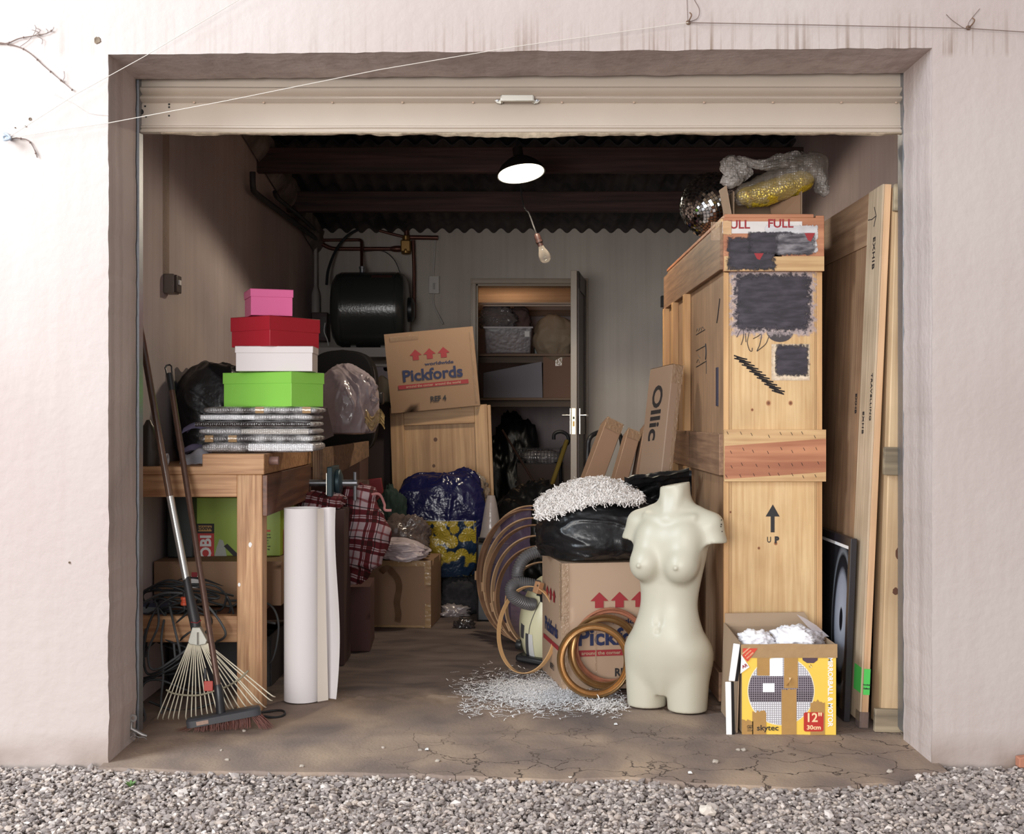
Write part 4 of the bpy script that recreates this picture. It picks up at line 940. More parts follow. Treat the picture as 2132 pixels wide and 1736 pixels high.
def broom():
    Yf = .40; base = P(462, 1500, Yf)
    t = thing('push_broom', 'push broom with a black head and reddish bristles standing in front of the rake', 'broom', (base.x, Yf, 0))
    a, b_ = P(388, 1507, Yf-.015), P(543, 1478, Yf+.03); d = (b_-a); u = d.normalized(); L = d.length
    side = Vector((0, 1, 0)); side = (side-u*side.dot(u)).normalized(); up = u.cross(side).normalized()
    if up.z < 0: up = -up
    def pt(s, w_, h): return a+u*(s*L)+side*w_+up*h
    mb = MB(); n = 24
    ring = []
    for k in range(n):
        th = 2*PI*k/n; e = lambda c: math.copysign(abs(c)**.35, c); ring.append((.5+.5*e(math.cos(th)), .028*e(math.sin(th))))
    vs = [pt(s, w_, h) for h in (-.012, .010) for s, w_ in ring]+[pt(.5+(s-.5)*.96, w_*.7, .017) for s, w_ in ring]
    fs = [(i+j*n, (i+1) % n+j*n, (i+1) % n+(j+1)*n, i+(j+1)*n) for j in (0, 1) for i in range(n)]+[tuple(range(n)), tuple(2*n+i for i in range(n))]
    mb.add(vs, fs); hd = mb.build('broom_head', plain('worn_black_plastic', srgb(56, 56, 60), .45, var=.15, vscale=30), t, world=True, smooth=40)
    mb = MB(); s0 = pt(.09, -.0288, -.001); s1 = pt(.30, -.0288, -.001)
    mb.hexa([pt(.14, -.0284, -.007), pt(.30, -.0284, -.007), pt(.30, -.0284, .006), pt(.14, -.0284, .006)], [pt(.14, -.0292, -.007), pt(.30, -.0292, -.007), pt(.30, -.0292, .006), pt(.14, -.0292, .006)])
    mb.build('label', plain('worn_label', srgb(156, 130, 116), .7, var=.35, vscale=90), hd, world=True)
    bm_ = MB(); r = random.Random(2)
    for i in range(520):
        s = r.random(); w_ = r.uniform(-.022, .022); sp = (s-.5); lean = -.045 if s < .12 else (.05 if s > .85 else 0)
        p0 = pt(s, w_, -.010); ln = .034+r.random()*.008+(.012 if s > .86 else 0)
        p2 = p0+Vector((lean*r.uniform(.4, 1.1)+sp*.01, r.uniform(-.012, .008), 0))+Vector((0, 0, -ln)); p2.z = max(p2.z, .003)
        p1 = (p0+p2)/2+Vector((r.uniform(-.004, .004), r.uniform(-.003, .003), 0)); w2 = .0008
        bm_.add([p0-u*w2, p0+u*w2, p1+u*w2, p1-u*w2, p2+u*w2*.6, p2-u*w2*.6], [(0, 1, 2, 3), (3, 2, 4, 5)])
    bb = bm_.build('bristles', plain('reddish_bristle', srgb(100, 54, 44), .6, var=.5, vscale=14), hd, world=True, smooth=0); bb['kind'] = 'stuff'
    sb = pt(.47, 0, .012); sock = P(455, 1434, Yf+.005); tp = P(358, 812, .715)
    mb = MB(); mb.tube([sb, sb+(sock-sb)*.5, sock, sock+(tp-sock)*.012], [.017, .0155, .0145, .0125], 18); mb.build('socket', M['black_plastic'], t, world=True)
    dn = (tp-sock); mb = MB(); q = [sock+dn*k for k in (0.0, .3, .6, .78, .80, .82, 1.0)]; mb.tube(q, [.0108, .0108, .0108, .011, .0125, .0115, .0108], 16)
    mb.build('handle', plain('scuffed_brown_steel', srgb(92, 68, 58), .32, metal=.35, var=.35, vscale=70), t, world=True)
    e = dn.normalized(); mb = MB(); mb.tube([tp-e*.002, tp+e*.065], [.0122, .0132], 16)
    g = tp+e*.062; sx = Vector((1, 0, 0)); sx = (sx-e*sx.dot(e)).normalized()
    mb.tube([g-sx*.010, g-sx*.0105+e*.016, g-sx*.012+e*.030, g-sx*.006+e*.038, g+sx*.006+e*.038, g+sx*.012+e*.030, g+sx*.0105+e*.016, g+sx*.010], .0032, 8)
    mb.build('hanging_grip', M['black_plastic'], t, world=True)
broom()
# ------------------------------------------------------------------ standing roll of backing paper
def paper_roll():
    Y = .86; r = .0715; cx_, = (WX(623, .79),); H = WZ(1062, .79)
    t = thing('paper_roll', 'tall white roll of backdrop paper standing on end, its loose edge hanging free', 'roll', (cx_, Y, .004))
    mb = MB(); pts = []
    turns = 3.4; n = 150
    for i in range(n+1):
        a = 2*PI*turns*i/n; rad = r-.010*(1-i/n)
        pts.append((rad*math.cos(a-.6), rad*math.sin(a-.6)))
    mb.add([(x, y, 0) for x, y in pts]+[(x, y, H) for x, y in pts], [(i, i+1, i+n+2, i+n+1) for i in range(n)])
    o = mb.build('roll_sheet', M['white_paper'], t, smooth=60)
    mb = MB(); s = (Y-CAMY)/FPX; loc = t.location
    # loose leaf: leaves the roll on the right, swings out and curls
    def leaf(u, v):
        z = H*v
        out = .066+.012*math.sin(v*5)+.012*v
        x = r*.93+out*u-.010*math.sin(PI*u)*(1-v)
        y = -.02+.05*math.sin(PI*u*.9+.3)*(.4+.6*v)+.015*math.sin(v*4+u*2)
        if v < .01: z = 0.006*u
        return (x, y-.02*u, z+.004*u*v)
    mb.grid(leaf, 24, 30); mb.build('loose_leaf', M['white_paper'], t, smooth=70)
    mb = MB(); c0 = .72
    def leaf2(u, v): return (r*.93+.030*u*(1.2-v*.6), -.055+.030*u, .003+H*v*.995)
    mb.grid(leaf2, 10, 24); mb.build('inner_leaf', plain('cream_paper', srgb(222, 212, 200), .7), t, smooth=70)
paper_roll()
o = MB(); c = (WX(590, .62), .62, .004)
q = [(c[0]-.05+.0*k+.055*math.cos(a)*1.0, c[1]+.045*math.sin(a), .006+.004*math.sin(a*2)) for k, a in enumerate([2*PI*i/30 for i in range(30)])]
o.tube(q, .0045, 8, closed=True); tag(o.build('rubber_loop', M['rubber'], None, origin=c), 'black rubber loop lying on the floor left of the big paper roll', 'loop')
# door chain bracket at the foot of the left jamb
t = thing('lock_bracket', 'rusty steel latch bracket with wire at the foot of the left jamb', 'latch', (JL+.004, .20, .03))
mb = MB(); c = P(283, 1490, .26)-Vector(t.location)
mb.lathe([(.006, -.002), (.013, -.002), (.013, .002), (.006, .002), (.006, -.002)], 20, M=Matrix.Translation(c+Vector((-.0, -.03, .0))) @ Matrix.Rotation(PI/2, 4, 'X'), caps=False)
mb.tube([c+Vector((-.005, -.03, -.012)), c+Vector((-.006, -.03, -.035)), c+Vector((.03, -.03, -.055)), c+Vector((.045, -.028, -.06))], [.006, .007, .006, .004], 10)
mb.build('latch_arm', plain('old_zinc', srgb(142, 138, 136), .45, metal=.7, var=.2, vscale=60), t)
mb = MB(); mb.lathe([(.004, -.003), (.011, -.003), (.011, .003), (.004, .003), (.004, -.003)], 16, M=Matrix.Translation(c+Vector((-.02, -.03, -.034))) @ Matrix.Rotation(PI/2, 4, 'X'), caps=False)
mb.tube([c+Vector((-.048, -.03, -.02)), c+Vector((-.03, -.035, -.03)), c+Vector((-.01, -.03, -.02))], .004, 8); mb.build('hinge_ring', M['steel'], t)
mb = MB(); r_ = random.Random(8)
for k in range(5):
    p = c+Vector((-.0, -.03, -.045)); q = [p]
    for j in range(5): p = p+Vector((r_.uniform(-.012, .016), r_.uniform(-.01, .01), r_.uniform(-.012, .004))); q.append(p)
    mb.tube(curve_pts(q, 3), .0008, 5)
mb.build('wire', M['steel'], t)
# ================================================================== on and behind the walls inside
YBf = YB-.001
def near_wall(px, py, d=.0): return P(px, py, YB-d)
# water heater with its pipes
M['geyser'] = plain('dark_green_enamel', srgb(60, 64, 62), .24, spec=.9, bump=.35, bscale=70)
M['copper'] = plain('old_copper', srgb(104, 66, 56), .4, metal=.6, var=.25, vscale=30)
M['brass'] = plain('old_brass', srgb(140, 108, 60), .4, metal=.7, var=.2)
def geyser():
    Y = YB-.30; x0, x1 = WX(692, Y), WX(852, Y); zc = WZ(645, Y); r = WZ(567, Y)-zc; L = x1-x0
    t = thing('water_heater', 'dark green cylindrical water heater mounted on the back wall', 'water heater', ((x0+x1)/2, Y, zc))
    prof = [(.0, -L/2), (r*.55, -L/2+.002), (r*.80, -L/2+.012), (r*.94, -L/2+.035), (r, -L/2+.07), (r, -L/2+.078), (r*.99, -L/2+.08), (r*.99, -L/2+.086), (r, -L/2+.088),
            (r, L/2-.088), (r*.99, L/2-.086), (r*.99, L/2-.08), (r, L/2-.078), (r, L/2-.07), (r*.94, L/2-.035), (r*.8, L/2-.012), (r*.55, L/2-.002), (0, L/2)]
    mb = MB(); mb.lathe(prof, 64, M=Matrix.Rotation(PI/2, 4, 'Y')); mb.build('tank', M['geyser'], t)
    mb = MB(); mb.lathe([(.085, 0), (.085, .03), (.06, .045)], 32, M=Matrix.Translation((L/2-.01, -.0, 0)) @ Matrix.Rotation(PI/2, 4, 'Y')); mb.build('end_cover', M['black_plastic'], t)
    mb = MB(); a = R(25); q = []
    mb.grid(lambda u, v: (.02+.14*u, -(r+.0012)*math.cos(R(52+8*v)), (r+.0012)*math.sin(R(52+8*v))), 12, 6); mb.build('rating_label', plain('faded_label', srgb(92, 62, 58), .5), t)
    for px in (738, 800):
        mb = MB(); x = WX(px, Y)-t.location.x; mb.box(x-.02, x+.02, -.06, .26, -r-.03, -r+.045); mb.box(x-.018, x+.018, .2, .26, -r, .0); mb.build('mounting_bracket', plain('grey_bracket', srgb(120, 118, 112), .5), t, bev=.003)
    mb = MB(); mb.lathe([(.018, 0), (.018, .035), (.022, .036), (.022, .05)], 16, M=Matrix.Translation((WX(754, Y)-t.location.x, 0, r-.01))); mb.build('inlet_nut', M['steel'], t)
geyser()
def pipe(label, pts, r, mat, k=1, nm='pipe', cat='pipe'):
    mb = MB(); q = [P(*p) for p in pts]
    if k > 1: q = curve_pts(q, k)
    else:   # round the corners
        out = [q[0]]
        for a, b_, c in zip(q, q[1:], q[2:]):
            d = min(.03, (a-b_).length*.4, (c-b_).length*.4); p0 = b_+(a-b_).normalized()*d; p2 = b_+(c-b_).normalized()*d
            out += [p0*(1-s)**2+b_*2*s*(1-s)+p2*s*s for s in (0, .25, .5, .75, 1)]
        q = out+[q[-1]]
    mb.tube(q, r, 12); return tag(mb.build(nm, mat, None, origin=q[0], smooth=60), label, cat)
W_ = YB-.04
pipe('upper copper pipe over the water heater, bent down into its top', [(664, 500, W_), (753, 499, W_), (753, 566, W_-.24)], .011, M['copper'])
pipe('lower copper pipe running right to the valve above the water heater', [(664, 505, W_-.02), (690, 518, W_-.02), (840, 518, W_-.02)], .014, M['copper'])
pipe('short copper pipe stub pointing right below the roof edge', [(848, 494, W_), (912, 495, W_)], .016, M['copper'])
pipe('vertical copper pipe dropping from the valve to the right of the water heater', [(860, 500, W_-.03), (862, 560, W_-.03), (862, 662, W_-.03)], .012, M['copper'])
pipe('copper pipe rising through the roof edge above the valve', [(846, 470, W_), (847, 500, W_)], .018, M['copper'])
pipe('black hose curving down to the left end of the water heater', [(745, 478, W_), (722, 492, W_-.05), (700, 520, W_-.1), (684, 560, W_-.2), (680, 592, W_-.25)], .010, M['cable'], 8, 'hose', 'hose')
pipe('dark hose running from the roof edge to the valve', [(790, 480, W_), (820, 488, W_), (846, 494, W_)], .010, M['copper'], 6, 'hose', 'hose')
pipe('thin wire from the pipe down to the water heater', [(757, 524, W_), (795, 522, W_), (820, 540, W_-.1), (833, 568, W_-.2)], .003, M['cable2'], 8, 'wire', 'wire')
t = thing('valve', 'brass pressure valve on the pipes right of the water heater', 'valve', P(845, 512, W_-.04))
mb = MB(); mb.box(-.035, .035, -.03, .03, -.045, .04); mb.lathe([(.03, -.06), (.034, -.05), (.034, -.02)], 8); mb.build('valve_body', M['brass'], t, bev=.008)
mb = MB(); mb.lathe([(.022, 0), (.026, .01), (.026, .03), (.02, .035)], 12, M=Matrix.Translation((0, 0, .04))); mb.build('valve_cap', M['brass'], t)
mb = MB(); mb.lathe([(.018, 0), (.022, .01), (.022, .05), (.014, .08)], 12, M=Matrix.Translation((-.03, 0, -.02)) @ Matrix.Rotation(-PI/2, 4, 'Y')); mb.build('union_nut', M['copper'], t)
# pipes on the left wall
xw = WL+.045
def YL(px, x=None): return (x if x is not None else xw)*FPX/(px-CX)+CAMY
M['black_pipe'] = plain('black_painted_pipe', srgb(40, 38, 40), .5)
def wpipe(label, pts, r, mat, x=xw):
    mb = MB(); q = []
    for px, py in pts: Y = YL(px, x); q.append(Vector((x, Y, WZ(py, Y))))
    q = curve_pts(q, 5); mb.tube(q, r, 12); tag(mb.build('pipe', mat, None, origin=q[0], smooth=60), label, 'pipe')
wpipe('black pipe running along the left wall towards the water heater, its end bent up', [(526, 358), (527, 390), (535, 404), (580, 438), (630, 476), (658, 497)], .016, M['black_pipe'])
wpipe('shorter black pipe above it on the left wall, nearer the roof', [(572, 399), (578, 412), (610, 438), (640, 464), (660, 484)], .013, M['black_pipe'], WL+.06)
mb = MB(); Yc = YB-.10; x = WX(657, Yc); mb.lathe([(.013, WZ(600, Yc)), (.013, WZ(488, Yc))], 16, M=Matrix.Translation((x, Yc, 0)))
mb.lathe([(.030, WZ(652, Yc)), (.030, WZ(615, Yc)), (.015, WZ(598, Yc))], 16, M=Matrix.Translation((x, Yc, 0)))
tag(mb.build('waste_pipe', plain('grimy_white_plastic', srgb(176, 168, 164), .5, var=.15), None, origin=(x, Yc, WZ(652, Yc))), 'white plastic pipe widening at its foot in the back left corner', 'pipe')
# plastered conduit and switch on the left wall near the door
Yc = WL*FPX/(345-CX)+CAMY
mb = MB(); mb.grid(lambda u, v: (WL+.012*math.sin(PI*u), Yc-.045+.09*u, WZ(572, Yc)+v*1.0), 10, 24)
tag(mb.build('trim_2', plaster('chase_plaster', srgb(164, 146, 134), srgb(140, 124, 114), .8, 60, 0, 3), smooth=70), 'plastered cable chase on the left wall', 'trim', kind='structure')
t = thing('light_switch', 'grey surface light switch below the cable chase on the left wall', 'switch', (WL, Yc, WZ(612, Yc)))
mb = MB(); mb.box(0, .045, -.04, .04, 0, .078); mb.build('switch_box', plain('grey_bakelite', srgb(132, 122, 114), .45), t, bev=.005)
mb = MB(); mb.box(.045, .055, -.036, .036, .004, .074); mb.build('face_plate', plain('dark_plate', srgb(72, 58, 54), .4), t, bev=.003)
mb = MB(); mb.box(.055, .062, -.018, .006, .035, .055); mb.build('toggle', M['white_ink'], t, bev=.001)
# isolator box with its cords on the back wall
t = thing('isolator_box', 'small white isolator box on the back wall between heater and doorway', 'switch', (WX(904, YB), YB, WZ(612, YB)))
w2 = WX(915, YB)-WX(893, YB); h2 = WZ(575, YB)-WZ(612, YB); wp = plain('aged_white_plastic', srgb(200, 194, 186), .45)
mb = MB(); mb.box(-w2/2, w2/2, -.03, 0, 0, h2); mb.build('face_plate', wp, t, bev=.004)
mb = MB(); mb.box(-.008, .008, -.036, -.03, .03, .075); mb.build('rocker', plain('grey_rocker', srgb(150, 146, 140), .4), t, bev=.001)
mb = MB(); mb.lathe([(.005, 0), (.004, .003)], 10, M=Matrix.Translation((.0, -.03, h2-.022)) @ Matrix.Rotation(PI/2, 4, 'X')); mb.build('pilot_lamp', M['white_ink'], t)
pipe('white cord rising from the isolator box to the roof', [(902, 575, YB-.01), (904, 540, YB-.01), (907, 495, YB-.01)], .006, wp, 4, 'cord', 'cord')
pipe('wavy white cord hanging below the isolator box', [(903, 612, YB-.012), (902, 625, YB-.02), (905, 640, YB-.02), (912, 655, YB-.03), (922, 674, YB-.05)], .006, wp, 6, 'cord', 'cord')
# ------------------------------------------------------------------ lamps
def lamp():
    Y = 2.4; c = P(1085, 362, Y)
    t = thing('pendant_lamp', 'lit pendant lamp with a tilted round reflector shade under the roof', 'lamp', c, (R(-12), R(-8), 0))
    r = .122
    prof = [(r, 0), (r*.985, .012), (r*.8, .045), (r*.5, .075), (r*.22, .092), (.026, .10), (.026, .14), (.0, .142)]
    mb = MB(); mb.lathe(prof, 48, caps=False); mb.build('lamp_shade', plain('black_enamel_shade', srgb(36, 30, 28), .4), t, smooth=60)
    mb = MB(); mb.lathe([(0, .006), (r*.95, .004), (r*.955, .0), (0, -.002)][::-1], 48, caps=False); mb.build('glowing_reflector', emit('warm_lit_glass', (1, .90, .66, 1), 4), t)
    mb = MB(); inv = wm(t).inverted(); p0 = inv @ Vector((c.x+.02, Y+.02, roofz(Y)+.03)); mb.tube([Vector((0, 0, .14)), Vector((0, 0, .17)), p0], .005, 8); mb.build('flex', M['rubber'], t)
    l = bpy.data.lights.new('pendant_light', 'SPOT'); l.energy = 52; l.color = (1, .86, .66); l.shadow_soft_size = .08; l.spot_size = R(170); l.spot_blend = .15
    o = bpy.data.objects.new('pendant_light', l); COL.objects.link(o); o.location = c+Vector((.0, -.02, -.04)); o.rotation_euler = (R(-12), R(-8), 0)
lamp()
def bulb():
    Y = 2.6; c = P(1134, 534, Y); ax = (P(1118, 490, Y)-c).normalized()
    t = thing('light_bulb', 'unlit clear glass bulb hanging crooked on a dark flex before the back wall', 'bulb', c)
    rot = Vector((0, 0, 1)).rotation_difference(ax).to_matrix().to_4x4()
    m, n, l, b = newmat('bulb_glass'); b.inputs['Transmission Weight'].default_value = 1; b.inputs['Roughness'].default_value = .02; b.inputs['IOR'].default_value = 1.12; b.inputs['Specular IOR Level'].default_value = 1
    lw = n.new('ShaderNodeLayerWeight'); lw.inputs[0].default_value = .3; tr = n.new('ShaderNodeBsdfTransparent'); ms = n.new('ShaderNodeMixShader')
    g2 = n.new('ShaderNodeBsdfPrincipled'); g2.inputs['Base Color'].default_value = srgb(170, 160, 150); g2.inputs['Roughness'].default_value = .08; g2.inputs['Specular IOR Level'].default_value = 1
    mr_ = n.new('ShaderNodeMath'); mr_.operation = 'MULTIPLY_ADD'; mr_.inputs[1].default_value = .7; mr_.inputs[2].default_value = .12; l.new(lw.outputs['Facing'], mr_.inputs[0])
    l.new(mr_.outputs[0], ms.inputs[0]); l.new(tr.outputs[0], ms.inputs[1]); l.new(g2.outputs[0], ms.inputs[2]); l.new(ms.outputs[0], n['Material Output'].inputs[0])
    prof = [(0, -.034), (.012, -.032), (.023, -.024), (.030, -.010), (.0305, .004), (.026, .022), (.019, .038), (.0145, .052), (.013, .062)]
    mb = MB(); mb.lathe(prof, 36, M=rot, caps=False); mb.build('glass', m, t, smooth=80)
    mb = MB(); mb.tube([rot @ Vector(p) for p in ((0, 0, .05), (0, 0, .018), (.012, 0, -.004), (-.012, 0, -.006), (0, 0, .018))], .0012, 6); mb.build('filament', M['steel'], t)
    mb = MB(); mb.lathe([(.0145, .058), (.015, .075), (.019, .078), (.019, .088), (.016, .09), (.018, .105), (.014, .122), (.006, .128)], 24, M=rot); mb.build('socket', plain('brown_bakelite', srgb(52, 36, 34), .35), t)
    top = rot @ Vector((0, 0, .125)); end = P(1086, 408, Y+.10)-c
    mb = MB(); mb.tube(curve_pts([top, top+ax*.03+Vector((-.004, 0, .01)), P(1102, 446, Y+.05)-c, end, Vector((WX(1072, Y+.12), Y+.12, roofz(Y+.12)+.02))-c]), .004, 8); mb.build('flex', M['rubber'], t)
bulb()
# ------------------------------------------------------------------ doorway, open door and the store cupboard
M['frame'] = plain('grimy_door_paint', srgb(152, 134, 112), .35, var=.12, vscale=10, bump=.15, bscale=30)
def prof_frame():
    Y = YB; mb = MB(); s = (Y-CAMY)/FPX
    x0, x1, z1 = WX(980, Y), WX(1224, Y), WZ(580, Y); i0, i1, iz = DX0, DX1, DZ
    for (a, b_, c, d_) in ((0, 0, .0, .022), (.012, .012, .022, .03)):
        w_ = (i0-x0); k = .0 if a == 0 else .010
        zi = iz-.006+k*.4; mb.box(x0+k, i0+.006-k*.4, Y-d_, Y+.02, 0, zi); mb.box(i1-.006+k*.4, x1-k, Y-d_, Y+.02, 0, zi); mb.box(x0+k, x1-k, Y-d_, Y+.02, zi, z1-k)
    mb.box(i0, i0+.018, Y+.0, Y+.14, 0, iz); mb.box(i1-.018, i1, Y, Y+.14, 0, iz); mb.box(i0, i1, Y, Y+.14, iz-.018, iz)
    tag(mb.build('trim_3', M['frame'], None, bev=.002), 'cream moulded frame around the narrow doorway', 'door frame', kind='structure')
prof_frame()
def door_leaf():
    hx, hy = WX(1210, YB), YB-.03; z1 = WZ(566, 4.30); fx = (WX(1187, 4.30)+WX(1202, 4.30))/2
    ang = math.atan2(hx-fx, hy-4.30); L = math.hypot(hx-fx, hy-4.30)
    t = thing('door_2', 'narrow cream-edged door standing open into the garage, seen edge on', 'door', (hx, hy, .01), (0, 0, -ang), kind='structure')
    mb = MB(); mb.box(-.021, .021, -L, 0, 0, z1); mb.build('door_leaf', M['frame'], t, bev=.002)
    dk = plain('dark_stained_wood', srgb(70, 54, 48), .45)
    mb = MB(); mb.box(.0211, .026, -L+.002, 0, .004, z1-.004)
    for a, b_ in ((-L+.004, -L+.10), (-.10, -.004)): mb.box(.026, .034, a, b_, .004, z1-.004)
    for a, b_ in ((.004, .18), (.95, 1.08), (z1-.12, z1-.004)): mb.box(.026, .034, -L+.004, -.004, a, b_)
    mb.build('panelled_face', dk, t, bev=.002)
    zh = WZ(880, 4.3)
    mb = MB(); mb.box(-.012, .012, -L-.003, -L+.001, zh-.085, zh+.085); lp = mb.build('lock_plate', plain('pale_brass', srgb(214, 200, 160), .3, metal=.6), t)
    for a, b_, nm in ((.018, .03, 'latch_hole'), (-.03, .0, 'bolt_hole')):
        q = MB(); q.box(-.006, .006, -L-.004, -L-.0029, zh+a-.004, zh+b_); q.build(nm, M['rubber'] if nm[0] == 'l' else M['brass'], lp)
    for sg in (-1, 1):
        mb = MB(); xx = sg*.022; mb.box(min(xx, sg*.04), max(xx, sg*.04), -L+.03, -L+.07, zh-.085, zh+.085) if sg > 0 else mb.box(-.028, -.022, -L+.03, -L+.07, zh-.085, zh+.085)
        mb.tube([(sg*.02, -L+.05, zh+.04), (sg*.075, -L+.05, zh+.04), (sg*.078, -L+.14, zh+.04)], .008, 10); mb.build('handle', M['nickel'], t, bev=.001)
    for z in (.25, 1.75):
        mb = MB(); mb.lathe([(.008, z-.05), (.008, z+.05)], 10, M=Matrix.Translation((.022, .008, 0))); mb.build('hinge', M['steel'], t)
door_leaf()
M['shelf'] = wood('shelf_timber', srgb(150, 120, 96), srgb(112, 88, 70), 'x', 1, .6); M['shelf_dark'] = wood('dark_shelf_timber', srgb(112, 90, 72), srgb(84, 66, 54), 'x', 1, .6)
YS0, YS1 = YB+.30, YB+.85; xs0, xs1 = DX0-.18, DX1+.08
for i, (py, Y) in enumerate(((736, YS0), (828, YS0))):
    mb = MB(); z = WZ(py, Y); mb.box(xs0, xs1, YS0, YS1, z-.018, z); o = mb.build('shelf_board', M['shelf'], None, origin=((xs0+xs1)/2, (YS0+YS1)/2, z-.018), bev=.002)
    tag(o, ['upper timber shelf in the store cupboard, carrying a clear tub and a beige sack', 'lower timber shelf in the store cupboard, carrying the white carton'][i], 'shelf', 'cupboard shelves')
    mb = MB(); mb.box(xs0, xs1, YS0+.06, YS0+.09, z-.065, z-.019); tag(mb.build('shelf_rail', M['shelf_dark'], None, origin=((xs0+xs1)/2, YS0+.03, z-.075)), ['timber rail fixed under the upper cupboard shelf', 'timber rail fixed under the lower cupboard shelf'][i], 'rail', 'shelf rails')
mb = MB(); Y = CB-.03; mb.box(xs0, xs1, Y, CB, WZ(658, Y), WZ(645, Y)); tag(mb.build('shelf_rail', M['shelf'], None, origin=((xs0+xs1)/2, Y, WZ(658, Y))), 'pale timber rail on the rear cupboard wall above the tub', 'rail')
# sloping boarded underside at the top of the cupboard, lit warm from a lamp behind
mb = MB(); Ya, Yb_ = YB+.35, YB+.95; z_b, z_a = WZ(634, Ya), WZ(604, Yb_)
mb.box(WX(1012, Ya)-.02, xs1, Ya, Ya+.03, z_b-.012, z_b+.004)
mb.hexa([(xs0+.14, Ya, z_b), (xs1, Ya, z_b), (xs1, Yb_, z_a), (xs0+.14, Yb_, z_a)], [(xs0+.14, Ya, z_b+.015), (xs1, Ya, z_b+.015), (xs1, Yb_, z_a+.015), (xs0+.14, Yb_, z_a+.015)])
o = mb.build('sloping_shelf', wood('pale_board', srgb(206, 190, 176), srgb(180, 160, 146), 'x', .6, .6), None, origin=((xs0+xs1)/2, Ya, z_b))
tag(o, 'pale sloping board at the top of the cupboard, glowing warm from a hidden lamp', 'board')
l = bpy.data.lights.new('cupboard_lamp_light', 'POINT'); l.energy = 3.0; l.color = (1, .62, .34); l.shadow_soft_size = .05
o = bpy.data.objects.new('cupboard_lamp_light', l); COL.objects.link(o); o.location = (WX(1062, YB+.8), YB+.55, WZ(604, YB+.55)-.0+.20)
t = thing('cupboard_lamp', 'small hidden lamp above the sloping board in the cupboard', 'lamp', o.location+Vector((0, .0, .09)))
mb = MB(); mb.lathe([(0, -.05), (.018, -.045), (.022, -.025), (.012, 0)], 16); mb.build('bulb', emit('amber_bulb', (1, .65, .35, 1), 3), t); mb = MB(); mb.lathe([(.014, 0), (.014, .04)], 12); mb.build('socket', M['black_plastic'], t)
l.energy = 1.5
# things on the cupboard shelves
zs1, zs2 = WZ(736, YS0), WZ(828, YS0)
Y = YS0+.03
t = thing('storage_tub', 'clear plastic storage tub of clothes on the upper cupboard shelf', 'tub', (WX(1058, Y), Y+.17, zs1))
x_ = (WX(1108, Y)-WX(1008, Y))/2; hh = WZ(681, Y)-zs1
mb = MB(); mb.hexa([(-x_*.93, -.15, .002), (x_*.93, -.15, .002), (x_*.93, .15, .002), (-x_*.93, .15, .002)], [(-x_, -.17, hh), (x_, -.17, hh), (x_, .17, hh), (-x_, .17, hh)]); mb.build('tub_wall', clear('tub_plastic', srgb(150, 138, 142), .35, .2, .1), t, bev=.008)
mb = MB(); 
for a in (-1, 1): mb.box(-x_-.004, x_+.004, a*.17-.006, a*.17+.006, hh-.008, hh+.004); mb.box(a*x_-.006, a*x_+.006, -.17, .17, hh-.008, hh+.004)
mb.build('tub_rim', plain('tub_rim_plastic', srgb(150, 138, 140), .3), t)
mb = MB(); mb.box(x_-.055, x_-.020, -.1735, -.1725, hh*.64, hh*.84); mb.build('label', M['white_ink'], t)
bag_mesh('folded_clothes', (x_*1.7, .26, hh*.9), plain('grey_pink_cloth', srgb(134, 112, 112), .9, var=.4, vscale=9), t, seed=11, lump=.2, crease=.12, cs=4, sub=4)
t = thing('plastic_bag', 'crumpled clear plastic bag heaped on top of the storage tub', 'bag', (WX(1036, Y), Y+.16, zs1+hh+.002))
bag_mesh('bag_body', (.26, .24, .16), clear('smoky_film', srgb(140, 134, 136), .5, .12, .8, 18), t, seed=12, lump=.3, crease=.16, cs=3.2, sub=5)
t = thing('cloth_bundle', 'dusty brown cloth bundle beside the clear bag on the storage tub', 'cloth', (WX(1084, Y)-.01, Y+.24, zs1+hh+.002))
bag_mesh('cloth', (.17, .15, .17), plain('dusty_brown_cloth', srgb(104, 82, 76), .9, var=.2), t, seed=13, lump=.3, crease=.16, cs=3.2, sub=4)
t = thing('sack', 'big beige sack bulging over the edge of the upper cupboard shelf', 'sack', (WX(1154, Y-.02), Y+.10, zs1-.050))
def sackshape(p):
    k = 1-.34*max(0, -p.z)**1.3; return Vector((p.x*k, p.y*k, p.z))
bag_mesh('sack_body', (.30, .32, .33), plain('beige_sackcloth', srgb(158, 138, 116), .7, bump=.2, bscale=20), t, seed=14, lump=.14, crease=.05, cs=1.8, sub=5, flat=.06, shape=sackshape)
t = thing('green_crate', 'dark green crate edge between the tub and the sack on the upper shelf', 'crate', (WX(1119, Y), Y+.25, zs1))
mb = MB(); mb.box(-.02, .02, -.12, .12, 0, .17); mb.box(-.026, .026, -.126, .126, .155, .172); mb.build('crate_body', plain('dark_green_plastic', srgb(38, 52, 46), .4), t, bev=.003)
x0, x1 = WX(1006, Y), WX(1130, Y)
t = thing('white_carton', 'large white carton with a sloping lid on the lower cupboard shelf', 'box', ((x0+x1)/2, Y+.2, zs2))
mb = MB(); L = (x1-x0)/2; mb.prism([(-L, 0), (L, 0), (L-.006, WZ(752, Y)-zs2), (-L, WZ(776, Y)-zs2)], -.2, .2); mb.build('carton_body', plain('white_board', srgb(142, 136, 144), .6, var=.04), t, bev=.003)
x0, x1 = WX(1131, Y), WX(1196, Y)
carton('carton', 'brown carton with shiny tape on the lower cupboard shelf beside the white one', ((x0+x1)/2, Y+.18, zs2), (0, 0, 0), (x1-x0, .3, WZ(742, Y)-zs2), plain('red_brown_card', srgb(140, 104, 84), .7), seam='y')
